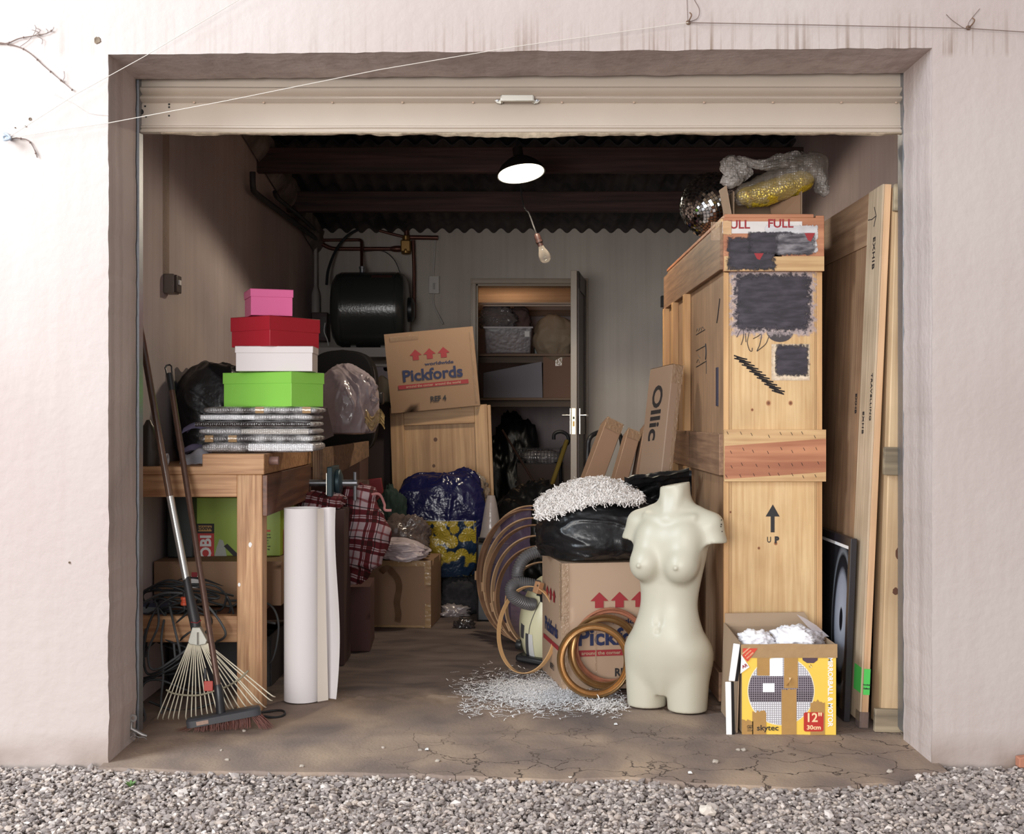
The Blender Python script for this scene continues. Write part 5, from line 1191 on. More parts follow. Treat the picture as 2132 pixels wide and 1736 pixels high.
# floor of the cupboard
t = thing('basket', 'grey wire mesh basket standing in the lower part of the cupboard', 'basket', (WX(1125, YB+.25), YB+.35, 0.002))
h0, h1 = WZ(965, YB+.25), WZ(935, YB+.25); wb = .17
mb = MB(); mb.box(-wb, wb, -.14, .14, 0, h0); mb.build('basket_base', plain('dark_carton', srgb(74, 62, 58), .8), t)
mb = MB()
for i in range(15):
    x = -wb+2*wb*i/14
    for yy in (-.142, .142): mb.tube([(x, yy, h0), (x, yy, h1)], .0016, 4)
for j in range(5):
    z = h0+(h1-h0)*j/4; mb.tube([(-wb, -.142, z), (wb, -.142, z), (wb, .142, z), (-wb, .142, z), (-wb, -.142, z)], .0018, 4)
mb.build('wire_mesh', M['steel'], t, smooth=0)
bag_mesh('bubble_padding', (.30, .24, .10), bubble('padding', srgb(170, 164, 166), srgb(90, 84, 86), 60), t, seed=20, sub=4, loc=(0, 0, h0))
t = thing('rubbish_bag', 'dark bag slumped over the basket in the cupboard', 'bag', (WX(1068, YB+.3), YB+.80, 0.002))
bag_mesh('bag_body', (.44, .34, .98), M['black_bag'], t, seed=21, lump=.25, crease=.1, cs=3, sub=5)
pipe('mustard yellow pole leaning in the doorway', [(1135, 1050, YB-.55), (1180, 918, YB-.15)], .016, plain('mustard_pole', srgb(132, 112, 54), .5), 1, 'pole', 'pole')
pipe('dark thin rod leaning across the doorway', [(1046, 895, YB+.05), (1140, 1050, YB-.35)], .008, plain('dark_rod', srgb(66, 46, 40), .5), 1, 'rod', 'rod')
t = thing('cleaner_handle', 'black looped handle of an appliance standing behind the open door', 'handle', P(1168, 915, YB-.12))
mb = MB(); mb.tube(curve_pts([(-.05, 0, .0), (-.045, 0, .04), (.0, 0, .055), (.045, 0, .03), (.05, 0, -.02), (.02, 0, -.05), (.0, .0, -.12), (.0, 0, -.5), (0, .02, -.9)]), .013, 10); mb.build('handle_tube', M['black_plastic'], t)
mb = MB(); mb.box(-.14, .14, -.10, .08, -t.location.z+.002, -.88+.25); mb.build('appliance_body', M['black_plastic'], t, bev=.03)

# ------------------------------------------------------------------ shelf unit and heap behind the bench
Y = 4.55
M['whiteboard'] = plain('white_shelf_board', srgb(176, 170, 166), .5, var=.08, vscale=4)
def board(label, px0, px1, py0, py1, Y0, Y1, grp='white shelf boards on the back wall'):
    mb = MB(); x0, x1, z0, z1 = WX(px0, Y0), WX(px1, Y0), WZ(py1, Y0), WZ(py0, Y0); mb.box(x0, x1, Y0, Y1, z0, z1)
    return tag(mb.build('shelf_board', M['whiteboard'], None, origin=((x0+x1)/2, (Y0+Y1)/2, z0), bev=.002), label, 'shelf', grp)
board('long white shelf board directly under the water heater', 655, 835, 723, 743, 4.50, 4.93)
board('lower white shelf board beside the leaning branded carton', 655, 835, 822, 827, 4.45, 4.93)
t = thing('white_case', 'pale flat case standing on the lower white shelf board', 'case', (WX(808, 4.5), 4.62, WZ(822, 4.45)+.001))
mb = MB(); mb.box(-.12, .12, -.10, .12, 0, .19); mb.build('case_body', plain('lilac_grey_card', srgb(158, 148, 158), .6), t, bev=.004); mb = MB(); mb.box(-.13, .13, -.11, .13, .19, .21); mb.build('case_lid', M['whiteboard'], t, bev=.004)
t = thing('radio', 'small grey gadget with a lilac knob on the shelf under the water heater', 'gadget', (WX(803, 4.5), 4.60, WZ(794, 4.5)+.02+.067))
mb = MB(); mb.box(-.09, .09, -.06, .06, -.045, .035); mb.build('gadget_body', M['whiteboard'], t, bev=.01); mb = MB(); mb.lathe([(.02, 0), (.018, .02)], 16, M=Matrix.Translation((0, -.06, 0)) @ Matrix.Rotation(PI/2, 4, 'X')); mb.build('knob', plain('lilac_plastic', srgb(120, 92, 128), .4), t)
t = thing('brown_box', 'dark red-brown box on the wall between the white pipe and the heater', 'box', (WX(665, YB-.15), YB-.08, WZ(710, YB-.15)))
mb = MB(); mb.box(-.055, .055, -.07, .075, 0, .20); mb.build('box_body', plain('dark_red_brown', srgb(72, 42, 40), .5), t, bev=.004); mb = MB(); mb.box(.01, .05, -.074, -.07, .03, .17); mb.build('box_door', plain('darker_red_brown', srgb(56, 32, 32), .4), t)
mb = MB(); q = curve_pts([P(677, 672, YB-.27), P(675, 690, YB-.27), P(681, 706, YB-.27), P(684, 720, YB-.27)], 6); mb.tube(q, .004, 6); tag(mb.build('cord', M['white_ink'], None, origin=q[0]), 'short white cord dangling from the red-brown box', 'cord')
def suitcase():
    Y = 2.75; x0, x1 = WX(640, Y), WX(779, Y); z0, z1 = WZ(945, Y), WZ(738, Y)
    t = thing('suitcase', 'big black rounded suitcase standing behind the shoe boxes', 'suitcase', ((x0+x1)/2, Y+.15, z0))
    L, H = x1-x0, z1-z0
    mb = MB()
    def sh(u, v):
        th = 2*PI*u; e = lambda c: math.copysign(abs(c)**.5, c); ph = PI*(v-.5); cp = abs(math.cos(ph))**.35; x = L/2*e(math.cos(th)); z = H/2+H/2*e(math.sin(th))
        return (x*(.92+.08*cp), .13*math.copysign(abs(math.sin(ph))**.8, math.sin(ph)), H/2+(z-H/2)*(.94+.06*cp)+.03*(1-abs(x)/L)*(z > H*.6)) if cp > 0 else (x*.9, 0, z)
    mb.grid(sh, 64, 14, closeu=True); n = len(mb.v); mb.f += [tuple(range(63, -1, -1)), tuple(n-64+k for k in range(64))]; mb.m += [0, 0]
    mb.build('suitcase_shell', plain('black_suitcase', srgb(18, 17, 19), .75, spec=.2, bump=.1, bscale=150), t, smooth=60)
    mb = MB(); mb.tube([(L/2*math.copysign(abs(math.cos(a))**.5, math.cos(a))*1.0, -.08, H/2+H/2*math.copysign(abs(math.sin(a))**.5, math.sin(a))) for a in [2*PI*i/60 for i in range(60)]], .005, 6, closed=True); mb.build('piping', plain('grey_piping', srgb(54, 52, 56), .5), t)
    mb = MB(); mb.box(L/2-.03, L/2+.035, -.05, .05, H*.50, H*.63); mb.build('side_handle', M['black_plastic'], t, bev=.012)
suitcase()
# what carries it: a dark carton stack behind the bench
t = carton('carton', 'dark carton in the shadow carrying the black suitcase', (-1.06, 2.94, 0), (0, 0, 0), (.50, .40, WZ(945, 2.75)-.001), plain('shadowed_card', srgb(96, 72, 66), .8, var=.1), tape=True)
Yp = 1.95
t = thing('plastic_bag', 'large milky plastic bag bulging right of the green shoe box', 'bag', (WX(708, Yp), Yp+.2, WZ(903, Yp)))
def pb(p):
    k = 1+.15*max(0, p.z)*0; x = p.x; return Vector((x*(1-.25*max(0, p.z)**2), p.y, p.z-.25*max(0, x)*0))
bag_mesh('bag_body', (.31, .34, .32), clear('milky_film', srgb(170, 156, 162), .82, .14, 1.0, 14), t, seed=31, lump=.16, crease=.045, cs=2.0, sub=6, shape=pb, streak=(1, 1, .5))
mb = MB(); mb.grid(lambda u, v: (.10+.05*u+.02*math.sin(v*9), -.10+.05*nz(u*3, v*5)+.02*u, .18+.09*v-.05*u+.015*math.sin(u*14)), 16, 14); mb.build('knotted_neck', clear('milky_film_b', srgb(178, 166, 170), .7, .12, 1.0, 20), t, smooth=70)
mb = MB(); mb.grid(lambda u, v: (.09+.11*u, -.12+.04*nz(u*6, v*5), .03+.07*v+.02*math.sin(u*10)), 16, 10); mb.build('foil_scrap', clear('crinkled_cellophane', srgb(196, 170, 120), .45, .06, 1.0, 45), t, smooth=40)
bag_mesh('content', (.24, .26, .24), plain('mauve_stuffing', srgb(140, 126, 132), .9), t, seed=32, sub=4, loc=(-.01, .02, .02))
t = thing('card_sheet', 'grey-brown card tilted against the plastic bag beside the wrapped pictures', 'card', P(667, 905, 1.72), (0, 0, R(8)))
mb = MB(); s = (1.72-CAMY)/FPX; mb.prism([(-25*s, -25*s), (28*s, -2*s), (14*s, 57*s), (-25*s, 25*s)], 0, .004); mb.build('sheet', plain('grey_brown_card', srgb(106, 90, 88), .7), t)
# plywood board box behind the vice
Y = 1.78; x0, x1 = WX(650, Y), WX(672, Y); z0, z1 = WZ(1003, Y), WZ(932, Y)
t = thing('plywood_box', 'open plywood box with a striped ply edge behind the vice', 'box', (x0, Y, z0))
mb = MB(); mb.box(0, x1-x0-.012, 0, .012, 0, z1-z0)
m, n, l, b = newmat('ply_edge'); tc = n.new('ShaderNodeTexCoord'); mp = n.new('ShaderNodeMapping'); mp.inputs['Scale'].default_value = (70, 1, .4); l.new(tc.outputs['Object'], mp.inputs[0]); wv = n.new('ShaderNodeTexNoise'); wv.inputs['Scale'].default_value = 3; l.new(mp.outputs[0], wv.inputs[0]); rp = n.new('ShaderNodeValToRGB'); rp.color_ramp.elements[0].position = .42; rp.color_ramp.elements[1].position = .58; rp.color_ramp.elements[0].color = srgb(110, 74, 52); rp.color_ramp.elements[1].color = srgb(206, 172, 134); l.new(wv.outputs[0], rp.inputs[0]); l.new(rp.outputs[0], b.inputs['Base Color'])
mb.build('ply_edge', m, t)
mb = MB(); xl_ = x1-x0-.012; Yb2 = 2.72-Y
mb.hexa([(xl_, 0, .0), (xl_+.012, 0, .0), (WX(768, 2.55)-x0, 2.55-Y, WZ(950, 2.55)-z0), (WX(768, 2.55)-x0-.012, 2.55-Y, WZ(950, 2.55)-z0)], [(xl_, 0, z1-z0), (xl_+.012, 0, z1-z0), (WX(768, 2.55)-x0, 2.55-Y, WZ(918, 2.55)-z0), (WX(768, 2.55)-x0-.012, 2.55-Y, WZ(918, 2.55)-z0)])
mb.build('side_board', M['shelf'], t)
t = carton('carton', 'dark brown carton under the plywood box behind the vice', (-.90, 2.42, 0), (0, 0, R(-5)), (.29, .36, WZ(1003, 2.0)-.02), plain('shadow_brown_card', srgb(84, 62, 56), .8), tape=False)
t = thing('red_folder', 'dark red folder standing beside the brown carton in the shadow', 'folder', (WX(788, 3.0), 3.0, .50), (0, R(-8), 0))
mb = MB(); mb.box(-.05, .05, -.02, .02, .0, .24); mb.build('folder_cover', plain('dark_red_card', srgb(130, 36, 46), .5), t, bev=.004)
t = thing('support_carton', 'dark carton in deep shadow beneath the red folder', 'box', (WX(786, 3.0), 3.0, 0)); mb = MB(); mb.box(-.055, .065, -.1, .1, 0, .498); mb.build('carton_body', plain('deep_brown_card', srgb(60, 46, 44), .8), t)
t = thing('foam_wedge', 'cream foam wedge left of the leaning branded carton', 'foam', (WX(795, 3.3), 3.36, WZ(838, 3.3)))
bag_mesh('foam', (.085, .10, .15), plain('cream_foam', srgb(196, 184, 158), .9), t, seed=33, lump=.2, crease=.05, cs=3, sub=4)
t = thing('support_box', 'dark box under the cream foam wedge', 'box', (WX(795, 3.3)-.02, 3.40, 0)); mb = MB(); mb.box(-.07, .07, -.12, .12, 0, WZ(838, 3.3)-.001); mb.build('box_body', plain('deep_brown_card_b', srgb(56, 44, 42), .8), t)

# ------------------------------------------------------------------ framed plywood crate with the branded carton leaning on it
M['pine'] = wood('pale_crate_timber', srgb(196, 160, 120), srgb(160, 124, 90), 'z', 1, .6)
M['pine_x'] = wood('pale_crate_timber_x', srgb(196, 160, 120), srgb(160, 124, 90), 'x', 1, .6)
def ply_crate():
    Y = 3.20; x0, x1 = WX(826, Y), WX(1034, Y); H = WZ(845, Y); L = x1-x0
    t = thing('plywood_crate', 'flat plywood crate with a timber frame standing before the doorway', 'crate', ((x0+x1)/2, Y, 0.001), (R(-2), R(-2.2), 0))
    mb = MB(); mb.box(-L/2+.01, L/2-.01, .012, .11, .01, H-.01); mb.build('crate_body', M['pine'], t, bev=.002)
    for a, b_ in ((-L/2, -L/2+.078), (L/2-.085, L/2-.012)):
        mb = MB(); mb.box(a, b_, -.008, .012, 0, H); mb.build('side_batten', M['pine'], t, bev=.002)
    for a, b_ in ((H-.105, H), (.35, .43), (.0, .09)):
        mb = MB(); mb.box(-L/2+.0785, L/2-.0855, -.008, .012, a, b_); mb.build('cross_batten', M['pine_x'], t, bev=.002)
    mb = MB(); mb.box(L/2-.010, L/2+.008, -.004, .115, .0, H-.004); mb.build('edge_board', M['pine'], t, bev=.002)
    for x, z in ((-.08, H-.02), (.12, H-.02), (.215, H-.02)):
        mb = MB(); mb.lathe([(.0045, 0), (.0035, .002), (.0001, .0025)], 10, M=Matrix.Translation((x, -.008, z)) @ Matrix.Rotation(PI/2, 4, 'X')); mb.build('screw', M['brass'], t)
    kn = plain('knot_wood', srgb(92, 60, 40), .6)
    for x, z, r in ((-.03, H-.19, .011), (-.045, H-.34, .009)):
        mb = MB(); N = 14; mb.poly([(x+r*math.cos(2*PI*i/N)*(1+.2*nz(i, 2)), .0112, z+r*1.1*math.sin(2*PI*i/N)) for i in range(N)]); mb.build('knot', kn, t, smooth=0)
    mb = MB(); mb.box(L/2-.16, L/2-.08, .0, .10, H+.0005, H+.022); o = mb.build('packing_block', M['pine_x'], None, bev=.001)
    o.location = t.location+Vector((-.022, .04, .0)); tag(o, 'small timber block wedged under the right corner of the leaning carton', 'block')
ply_crate()
def pick_print(t, L, W, H, ref, side=False, s=1.0, zc=None):
    # the mover's print: three arrows, the name, the red strap line and the reference number
    arrows(t, -.006*s, -W/2-.0065, H*.70, .072*s, .082*s, M['red_ink']).name = 'printed_arrows'
    zc = zc or H*.42
    text_mesh('printed_name', 'Pickfords', .092*s, M['blue_ink'], t, FR(0, -W/2-.0068, zc), .0026*s, sx=1.03, spacing=1.0)
    text_mesh('printed_small_name', 'worldwide', .026*s, M['blue_ink'], t, FR(.045*s, -W/2-.0068, zc+.062*s), .0006, sx=1.5)
    mb = MB(); mb.box(-.205*s, .205*s, -W/2-.0072, -W/2-.0064, zc-.072*s, zc-.048*s); mb.build('red_strap', M['red_ink'], t, smooth=0)
    text_mesh('strap_line', 'around the corner  around the world', .0195*s, M['card'], t, FR(0, -W/2-.0076, zc-.060*s), .0004, sx=1.08)
    text_mesh('printed_reference', ref, .044*s, M['black_ink'], t, FR(.02*s, -W/2-.0068, H*.13), .0012, sx=.9)
Y = 3.18
t = carton('moving_carton', 'brown moving carton with red arrows, tilted on top of the plywood crate', (WX(910, Y)-.012, Y+.15, WZ(851, Y)-.003), (0, R(-5.4), R(2)), (.505, .30, .450), plain('warm_cardboard', srgb(150, 120, 94), .7, var=.06, vscale=5, bump=.12, bscale=120), tape=False)
pick_print(t, .505, .30, .450, 'REF 4', s=.97, zc=.20)
mb = MB(); mb.grid(lambda u, v: (-.22+.16*u, -.157+.003*nz(u*20, v*9), .405+.026*v), 20, 5); mb.build('packing_tape', M['tape_clear'], t, smooth=60)
mb = MB(); mb.grid(lambda u, v: (.228+.012*u, -.157+.003*nz(u*5, v*20), .02+.40*v), 4, 30); mb.build('packing_tape', M['tape_clear'], t, smooth=60)

# ------------------------------------------------------------------ middle heap
def flower_mat():
    m, n, l, b = newmat('flower_print'); tc = n.new('ShaderNodeTexCoord')
    v = n.new('ShaderNodeTexVoronoi'); v.inputs['Scale'].default_value = 17; v.inputs['Randomness'].default_value = .8; l.new(tc.outputs['Object'], v.inputs[0])
    # petals: angle about each cell's centre
    su = n.new('ShaderNodeVectorMath'); su.operation = 'SUBTRACT'; l.new(tc.outputs['Object'], su.inputs[0]); l.new(v.outputs['Position'], su.inputs[1])
    sc_ = n.new('ShaderNodeVectorMath'); sc_.operation = 'SCALE'; sc_.inputs['Scale'].default_value = 17
    l.new(tc.outputs['Object'], sc_.inputs[0])
    s2 = n.new('ShaderNodeVectorMath'); s2.operation = 'SUBTRACT'; l.new(sc_.outputs[0], s2.inputs[0]); l.new(v.outputs['Position'], s2.inputs[1])
    sp = n.new('ShaderNodeSeparateXYZ'); l.new(su.outputs[0], sp.inputs[0])
    at = n.new('ShaderNodeMath'); at.operation = 'ARCTAN2'; l.new(sp.outputs[0], at.inputs[0]); l.new(sp.outputs[2], at.inputs[1])
    mu = n.new('ShaderNodeMath'); mu.operation = 'MULTIPLY'; mu.inputs[1].default_value = 6; l.new(at.outputs[0], mu.inputs[0])
    si = n.new('ShaderNodeMath'); si.operation = 'SINE'; l.new(mu.outputs[0], si.inputs[0])
    ab = n.new('ShaderNodeMath'); ab.operation = 'ABSOLUTE'; l.new(si.outputs[0], ab.inputs[0])
    rp = n.new('ShaderNodeValToRGB'); e = rp.color_ramp.elements; e[0].position = .12; e[0].color = srgb(70, 62, 20); e[1].position = .35; e[1].color = srgb(178, 154, 52); l.new(ab.outputs[0], rp.inputs[0])
    ed = n.new('ShaderNodeMapRange'); ed.inputs[1].default_value = .60; ed.inputs[2].default_value = .66; l.new(v.outputs['Distance'], ed.inputs[0])
    no = n.new('ShaderNodeTexNoise'); no.inputs['Scale'].default_value = 7; l.new(tc.outputs['Object'], no.inputs[0])
    r2 = n.new('ShaderNodeMapRange'); r2.inputs[1].default_value = .56; r2.inputs[2].default_value = .60; l.new(no.outputs[0], r2.inputs[0])
    mxm = n.new('ShaderNodeMath'); mxm.operation = 'MAXIMUM'; l.new(ed.outputs[0], mxm.inputs[0]); l.new(r2.outputs[0], mxm.inputs[1])
    mx = n.new('ShaderNodeMix'); mx.data_type = 'RGBA'; l.new(mxm.outputs[0], mx.inputs[0]); l.new(rp.outputs[0], mx.inputs[6]); mx.inputs[7].default_value = srgb(26, 44, 66)
    l.new(mx.outputs[2], b.inputs['Base Color']); b.inputs['Roughness'].default_value = .25
    # only the lower front carries the print
    so = n.new('ShaderNodeSeparateXYZ'); l.new(tc.outputs['Object'], so.inputs[0])
    def band(sock, a0, a1):
        q = n.new('ShaderNodeMapRange'); q.inputs[1].default_value = a0; q.inputs[2].default_value = a1; l.new(sock, q.inputs[0]); return q.outputs[0]
    k1 = band(so.outputs[2], .312, .308); k2 = band(so.outputs[0], -.105, -.10); k3 = band(so.outputs[0], .205, .20)
    a1 = n.new('ShaderNodeMath'); a1.operation = 'MULTIPLY'; l.new(k1, a1.inputs[0]); l.new(k2, a1.inputs[1])
    a2 = n.new('ShaderNodeMath'); a2.operation = 'MULTIPLY'; l.new(a1.outputs[0], a2.inputs[0]); l.new(k3, a2.inputs[1])
    m3 = n.new('ShaderNodeMix'); m3.data_type = 'RGBA'; l.new(a2.outputs[0], m3.inputs[0]); m3.inputs[6].default_value = srgb(22, 24, 66); l.new(mx.outputs[2], m3.inputs[7]); l.new(m3.outputs[2], b.inputs['Base Color'])
    n2 = n.new('ShaderNodeTexNoise'); n2.inputs['Scale'].default_value = 12; n2.inputs['Detail'].default_value = 3; l.new(tc.outputs['Object'], n2.inputs[0])
    bp = n.new('ShaderNodeBump'); bp.inputs['Strength'].default_value = 1; bp.inputs['Distance'].default_value = .02; l.new(n2.outputs[0], bp.inputs['Height']); l.new(bp.outputs[0], b.inputs['Normal'])
    return m
Y = 2.60
t = thing('shopping_bag', 'shiny navy blue shopping bag printed with yellow flowers', 'bag', (WX(913, 2.86), 2.99, WZ(1205, 2.86)))
def bb(p):
    k = 1-.22*max(0, -p.z)
    return Vector((p.x*k*(1.05 if p.z > .2 else 1), p.y*k, p.z+.06*math.sin(p.x*2)))
bag_mesh('bag_body', (.49, .22, .56), flower_mat(), t, seed=41, lump=.10, crease=.06, cs=1.5, sub=6, power=3.4, shape=bb)
text_mesh('side_print', 'LY', .06, plain('yellow_print', srgb(206, 186, 70), .4), t, FR(-.165, -.098, .26, R(80)), .002)
mb = MB(); mb.tube([(-.10, -.108, .312), (.0, -.114, .313), (.10, -.112, .312), (.19, -.100, .311), (.192, -.100, .26)], .0012, 5); mb.build('print_border', M['white_ink'], t)
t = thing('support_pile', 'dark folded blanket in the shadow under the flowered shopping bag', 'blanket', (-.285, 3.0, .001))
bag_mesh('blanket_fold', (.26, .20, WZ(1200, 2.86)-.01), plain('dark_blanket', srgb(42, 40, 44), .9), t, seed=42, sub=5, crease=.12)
t = thing('plastic_bag', 'clear crumpled plastic behind the flowered shopping bag at the foot of the plywood crate', 'bag', (WX(975, 3.05), 3.13, WZ(1040, 3.05)))
bag_mesh('bag_body', (.20, .10, .13), clear('thin_film', srgb(180, 168, 156), .3, .1, 1, 22), t, seed=43, sub=5, crease=.12, lump=.3)
t = thing('lamp_cone', 'grey translucent cone with a black ring foot, right of the flowered bag', 'shade', (WX(1022, 2.7), 2.75, WZ(1123, 2.7)))
mb = MB(); mb.lathe([(.062, .0), (.052, .05), (.042, .12), (.030, .19), (.020, .23)], 28, caps=False); mb.build('cone', clear('smoky_plastic', srgb(170, 160, 156), .6, .2, .2), t, smooth=70)
mb = MB(); mb.lathe([(.05, -.014), (.068, -.012), (.070, .006), (.055, .012), (.05, -.014)], 28, caps=False); mb.build('ring_foot', M['black_plastic'], t)
t = thing('support_case', 'black case in the shadow under the grey cone', 'case', (WX(1028, 2.7), 2.85, 0)); mb = MB(); mb.box(-.09, .09, -.16, .1, 0.001, WZ(1123, 2.7)-.016); mb.build('case_body', M['black_plastic'], t, bev=.01); mb = MB(); mb.tube([(-.03, -.163, .3), (-.03, -.18, .31), (.03, -.18, .31), (.03, -.163, .3)], .006, 8); mb.build('case_handle', M['rubber'], t)
t = thing('cloth_bundle', 'dark green cloth bundle behind the checked bag', 'cloth', (WX(812, 2.7), 2.80, .356))
bag_mesh('cloth', (.17, .14, .32), plain('dark_green_cloth', srgb(30, 50, 44), .85), t, seed=44, sub=5, crease=.13, lump=.25)
def small_carton():
    Y = 2.50; x0, x1 = WX(763, Y), WX(902, Y); L, W, H = x1-x0, .36, WZ(1168, Y)
    t = carton('taped_carton', 'small taped brown carton on the floor in the middle of the garage', ((x0+x1)/2+.005, Y+.18, 0.002), (0, 0, R(-5)), (L, W, H), M['card_dark'], tape=False)
    yf = -W/2-.0075
    tp = M['tape']
    mb = MB(); mb.grid(lambda u, v: (-L/2+L*u, yf+.0015*nz(u*14, v*4), H-.028+.03*v), 30, 4); mb.build('packing_tape', tp, t, smooth=60)
    mb = MB(); mb.grid(lambda u, v: (L/2-.034*(1-u)+.0015, yf+.002*nz(u*4, v*14), H*(.64+.34*v)), 4, 24); mb.build('packing_tape', tp, t, smooth=60)
    mb = MB(); mb.grid(lambda u, v: (L/2-.030*(1-u)+.0015, yf+.002*nz(u*4, v*14), H*(.0+.36*v)), 4, 24); mb.build('packing_tape', tp, t, smooth=60)
    mb = MB(); mb.grid(lambda u, v: (-L/2+L*u, yf+.0015*nz(u*14, v*4), .001+.012*v), 30, 3); mb.build('packing_tape', tp, t, smooth=60)
    # a loose strip of tape hanging in a curl over the front
    mb = MB(); path = [(-.085, .285), (-.055, .305), (-.03, .29), (-.005, .26), (.010, .22), (.004, .17), (-.002, .12), (.006, .07), (.0, .03)]
    pts = curve_pts([(x, 0, z) for x, z in path], 4); n = len(pts)
    V = []; 
    for i, p in enumerate(pts):
        d = (pts[min(i+1, n-1)]-pts[max(i-1, 0)]).normalized(); nn = Vector((-d.z, 0, d.x)); wdt = .016
        yy = yf-.004-.010*abs(math.sin(i*.5)); V += [p+nn*wdt+Vector((0, yy-.004, 0)), p-nn*wdt+Vector((0, yy+.003, 0))]
    mb.add(V, [(2*i, 2*i+1, 2*i+3, 2*i+2) for i in range(n-1)]); mb.build('loose_tape', plain('brown_tape_back', srgb(116, 88, 66), .3, spec=.7), t, smooth=70)
    return H
Hc = small_carton()
Y = 2.42
t = thing('plastic_bag', 'limp white plastic bag lying on the small taped carton', 'bag', (WX(836, Y)-.01, Y+.10, Hc+.009), (0, R(4), R(-8)))
def wb_(p): return Vector((p.x, p.y, p.z*(1.0-.45*max(0, p.x)+.1*math.sin(p.x*5))))
bag_mesh('bag_body', (.27, .20, .105), plain('white_film', srgb(200, 186, 190), .35, bump=.4, bscale=18), t, seed=45, sub=6, crease=.10, lump=.28, cs=2.6, shape=wb_, streak=(.5, 1, 1.5))
t = thing('plastic_bag', 'grimy translucent bag sagging behind the white one on the small carton', 'bag', (WX(838, 2.6), 2.68, Hc+.008))
bag_mesh('bag_body', (.27, .13, .20), clear('grimy_film', srgb(112, 98, 94), .72, .2, 1, 16), t, seed=46, sub=5, crease=.14, lump=.3)
def plaid():
    m, n, l, b = newmat('red_white_check'); tc = n.new('ShaderNodeTexCoord'); mp = n.new('ShaderNodeMapping'); mp.inputs['Rotation'].default_value = (R(12), R(-8), 0); l.new(tc.outputs['Object'], mp.inputs[0])
    di = n.new('ShaderNodeTexNoise'); di.inputs['Scale'].default_value = 5; l.new(mp.outputs[0], di.inputs[0])
    sv = n.new('ShaderNodeVectorMath'); sv.operation = 'SCALE'; sv.inputs['Scale'].default_value = .05; l.new(di.outputs['Color'], sv.inputs[0]); ad = n.new('ShaderNodeVectorMath'); l.new(mp.outputs[0], ad.inputs[0]); l.new(sv.outputs[0], ad.inputs[1])
    sp = n.new('ShaderNodeSeparateXYZ'); l.new(ad.outputs[0], sp.inputs[0])
    def stripes(sock, per, stops):
        a = n.new('ShaderNodeMath'); a.operation = 'MULTIPLY'; a.inputs[1].default_value = 1/per; l.new(sock, a.inputs[0])
        f = n.new('ShaderNodeMath'); f.operation = 'FRACT'; l.new(a.outputs[0], f.inputs[0])
        r = n.new('ShaderNodeValToRGB'); r.color_ramp.interpolation = 'CONSTANT'; e = r.color_ramp.elements; e[0].position = 0; e[0].color = stops[0][1]; e[1].position = stops[1][0]; e[1].color = stops[1][1]
        for p_, c_ in stops[2:]: e.new(p_).color = c_
        l.new(f.outputs[0], r.inputs[0]); return r.outputs[0]
    w_ = (1, 1, 1, 1); rd = srgb(140, 46, 60); bk = srgb(60, 46, 54); pk = srgb(200, 140, 144)
    st = [(0, w_), (.18, rd), (.30, w_), (.34, rd), (.37, w_), (.41, rd), (.60, w_), (.66, bk), (.69, w_), (.86, pk), (.93, w_)]
    a = stripes(sp.outputs[0], .115, st); c_ = stripes(sp.outputs[2], .135, st)
    mx = n.new('ShaderNodeMix'); mx.data_type = 'RGBA'; mx.blend_type = 'MULTIPLY'; mx.inputs[0].default_value = 1; l.new(a, mx.inputs[6]); l.new(c_, mx.inputs[7])
    m2 = n.new('ShaderNodeMix'); m2.data_type = 'RGBA'; m2.blend_type = 'MULTIPLY'; m2.inputs[0].default_value = 1; m2.inputs[7].default_value = srgb(186, 164, 170); l.new(mx.outputs[2], m2.inputs[6])
    l.new(m2.outputs[2], b.inputs['Base Color']); b.inputs['Roughness'].default_value = .8; return m
M['plaid'] = plaid()
Y = 1.62
t = thing('checked_bag', 'red and white checked cloth bag with a drawn neck hanging beside the vice', 'bag', (WX(738, Y), Y+.17, WZ(1226, Y)))
def prof_r(v):   # half width by height 0..1
    ks = [(0, .030), (.06, .052), (.13, .060), (.2, .108), (.35, .128), (.5, .130), (.68, .108), (.77, .082), (.82, .076), (.88, .092), (.95, .080), (1, .02)]
    for (a, ra), (b_, rb) in zip(ks, ks[1:]):
        if a <= v <= b_: q = (v-a)/(b_-a); q = q*q*(3-2*q); return ra+(rb-ra)*q
    return .02
H = WZ(1010, Y)-WZ(1226, Y)
mb = MB()
def cb(u, v):
    th = 2*PI*u; r = prof_r(v)*(1+.10*nz(math.cos(th)*2, math.sin(th)*2, v*5)+.05*math.sin(th*7+v*6)*(math.exp(-((v-.8)/.12)**2)+math.exp(-((v-.1)/.07)**2)))
    return (r*math.cos(th)+.018*math.sin(v*3.5)-.02*(1-v), r*math.sin(th)*.8, H*v+.012*nz(math.cos(th)*3, math.sin(th)*3, v*3))
mb.grid(cb, 90, 80, closeu=True); mb.f += [tuple(range(89, -1, -1)), tuple(79*90+k for k in range(90))]; mb.m += [0, 0]
mb.build('cloth_body', M['plaid'], t, smooth=80)
mb = MB(); mb.tube(curve_pts([(.02, -.05, H*.86), (.09, -.04, H*.90), (.115, -.01, H*.80), (.12, -.03, H*.74), (.15, -.03, H*.735)]), .006, 8); mb.build('drawstring', plain('pale_red_cord', srgb(190, 130, 130), .8), t)
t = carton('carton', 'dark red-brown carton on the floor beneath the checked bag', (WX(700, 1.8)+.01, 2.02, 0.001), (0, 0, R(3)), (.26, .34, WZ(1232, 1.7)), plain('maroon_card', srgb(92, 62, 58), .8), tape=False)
t = thing('checked_cloth', 'folded red and white checked cloth lying behind the paper roll', 'cloth', (WX(665, 1.55), 1.62, WZ(1062, 1.5)))
bag_mesh('cloth', (.20, .2, .07), M['plaid'], t, seed=48, sub=5, crease=.1)
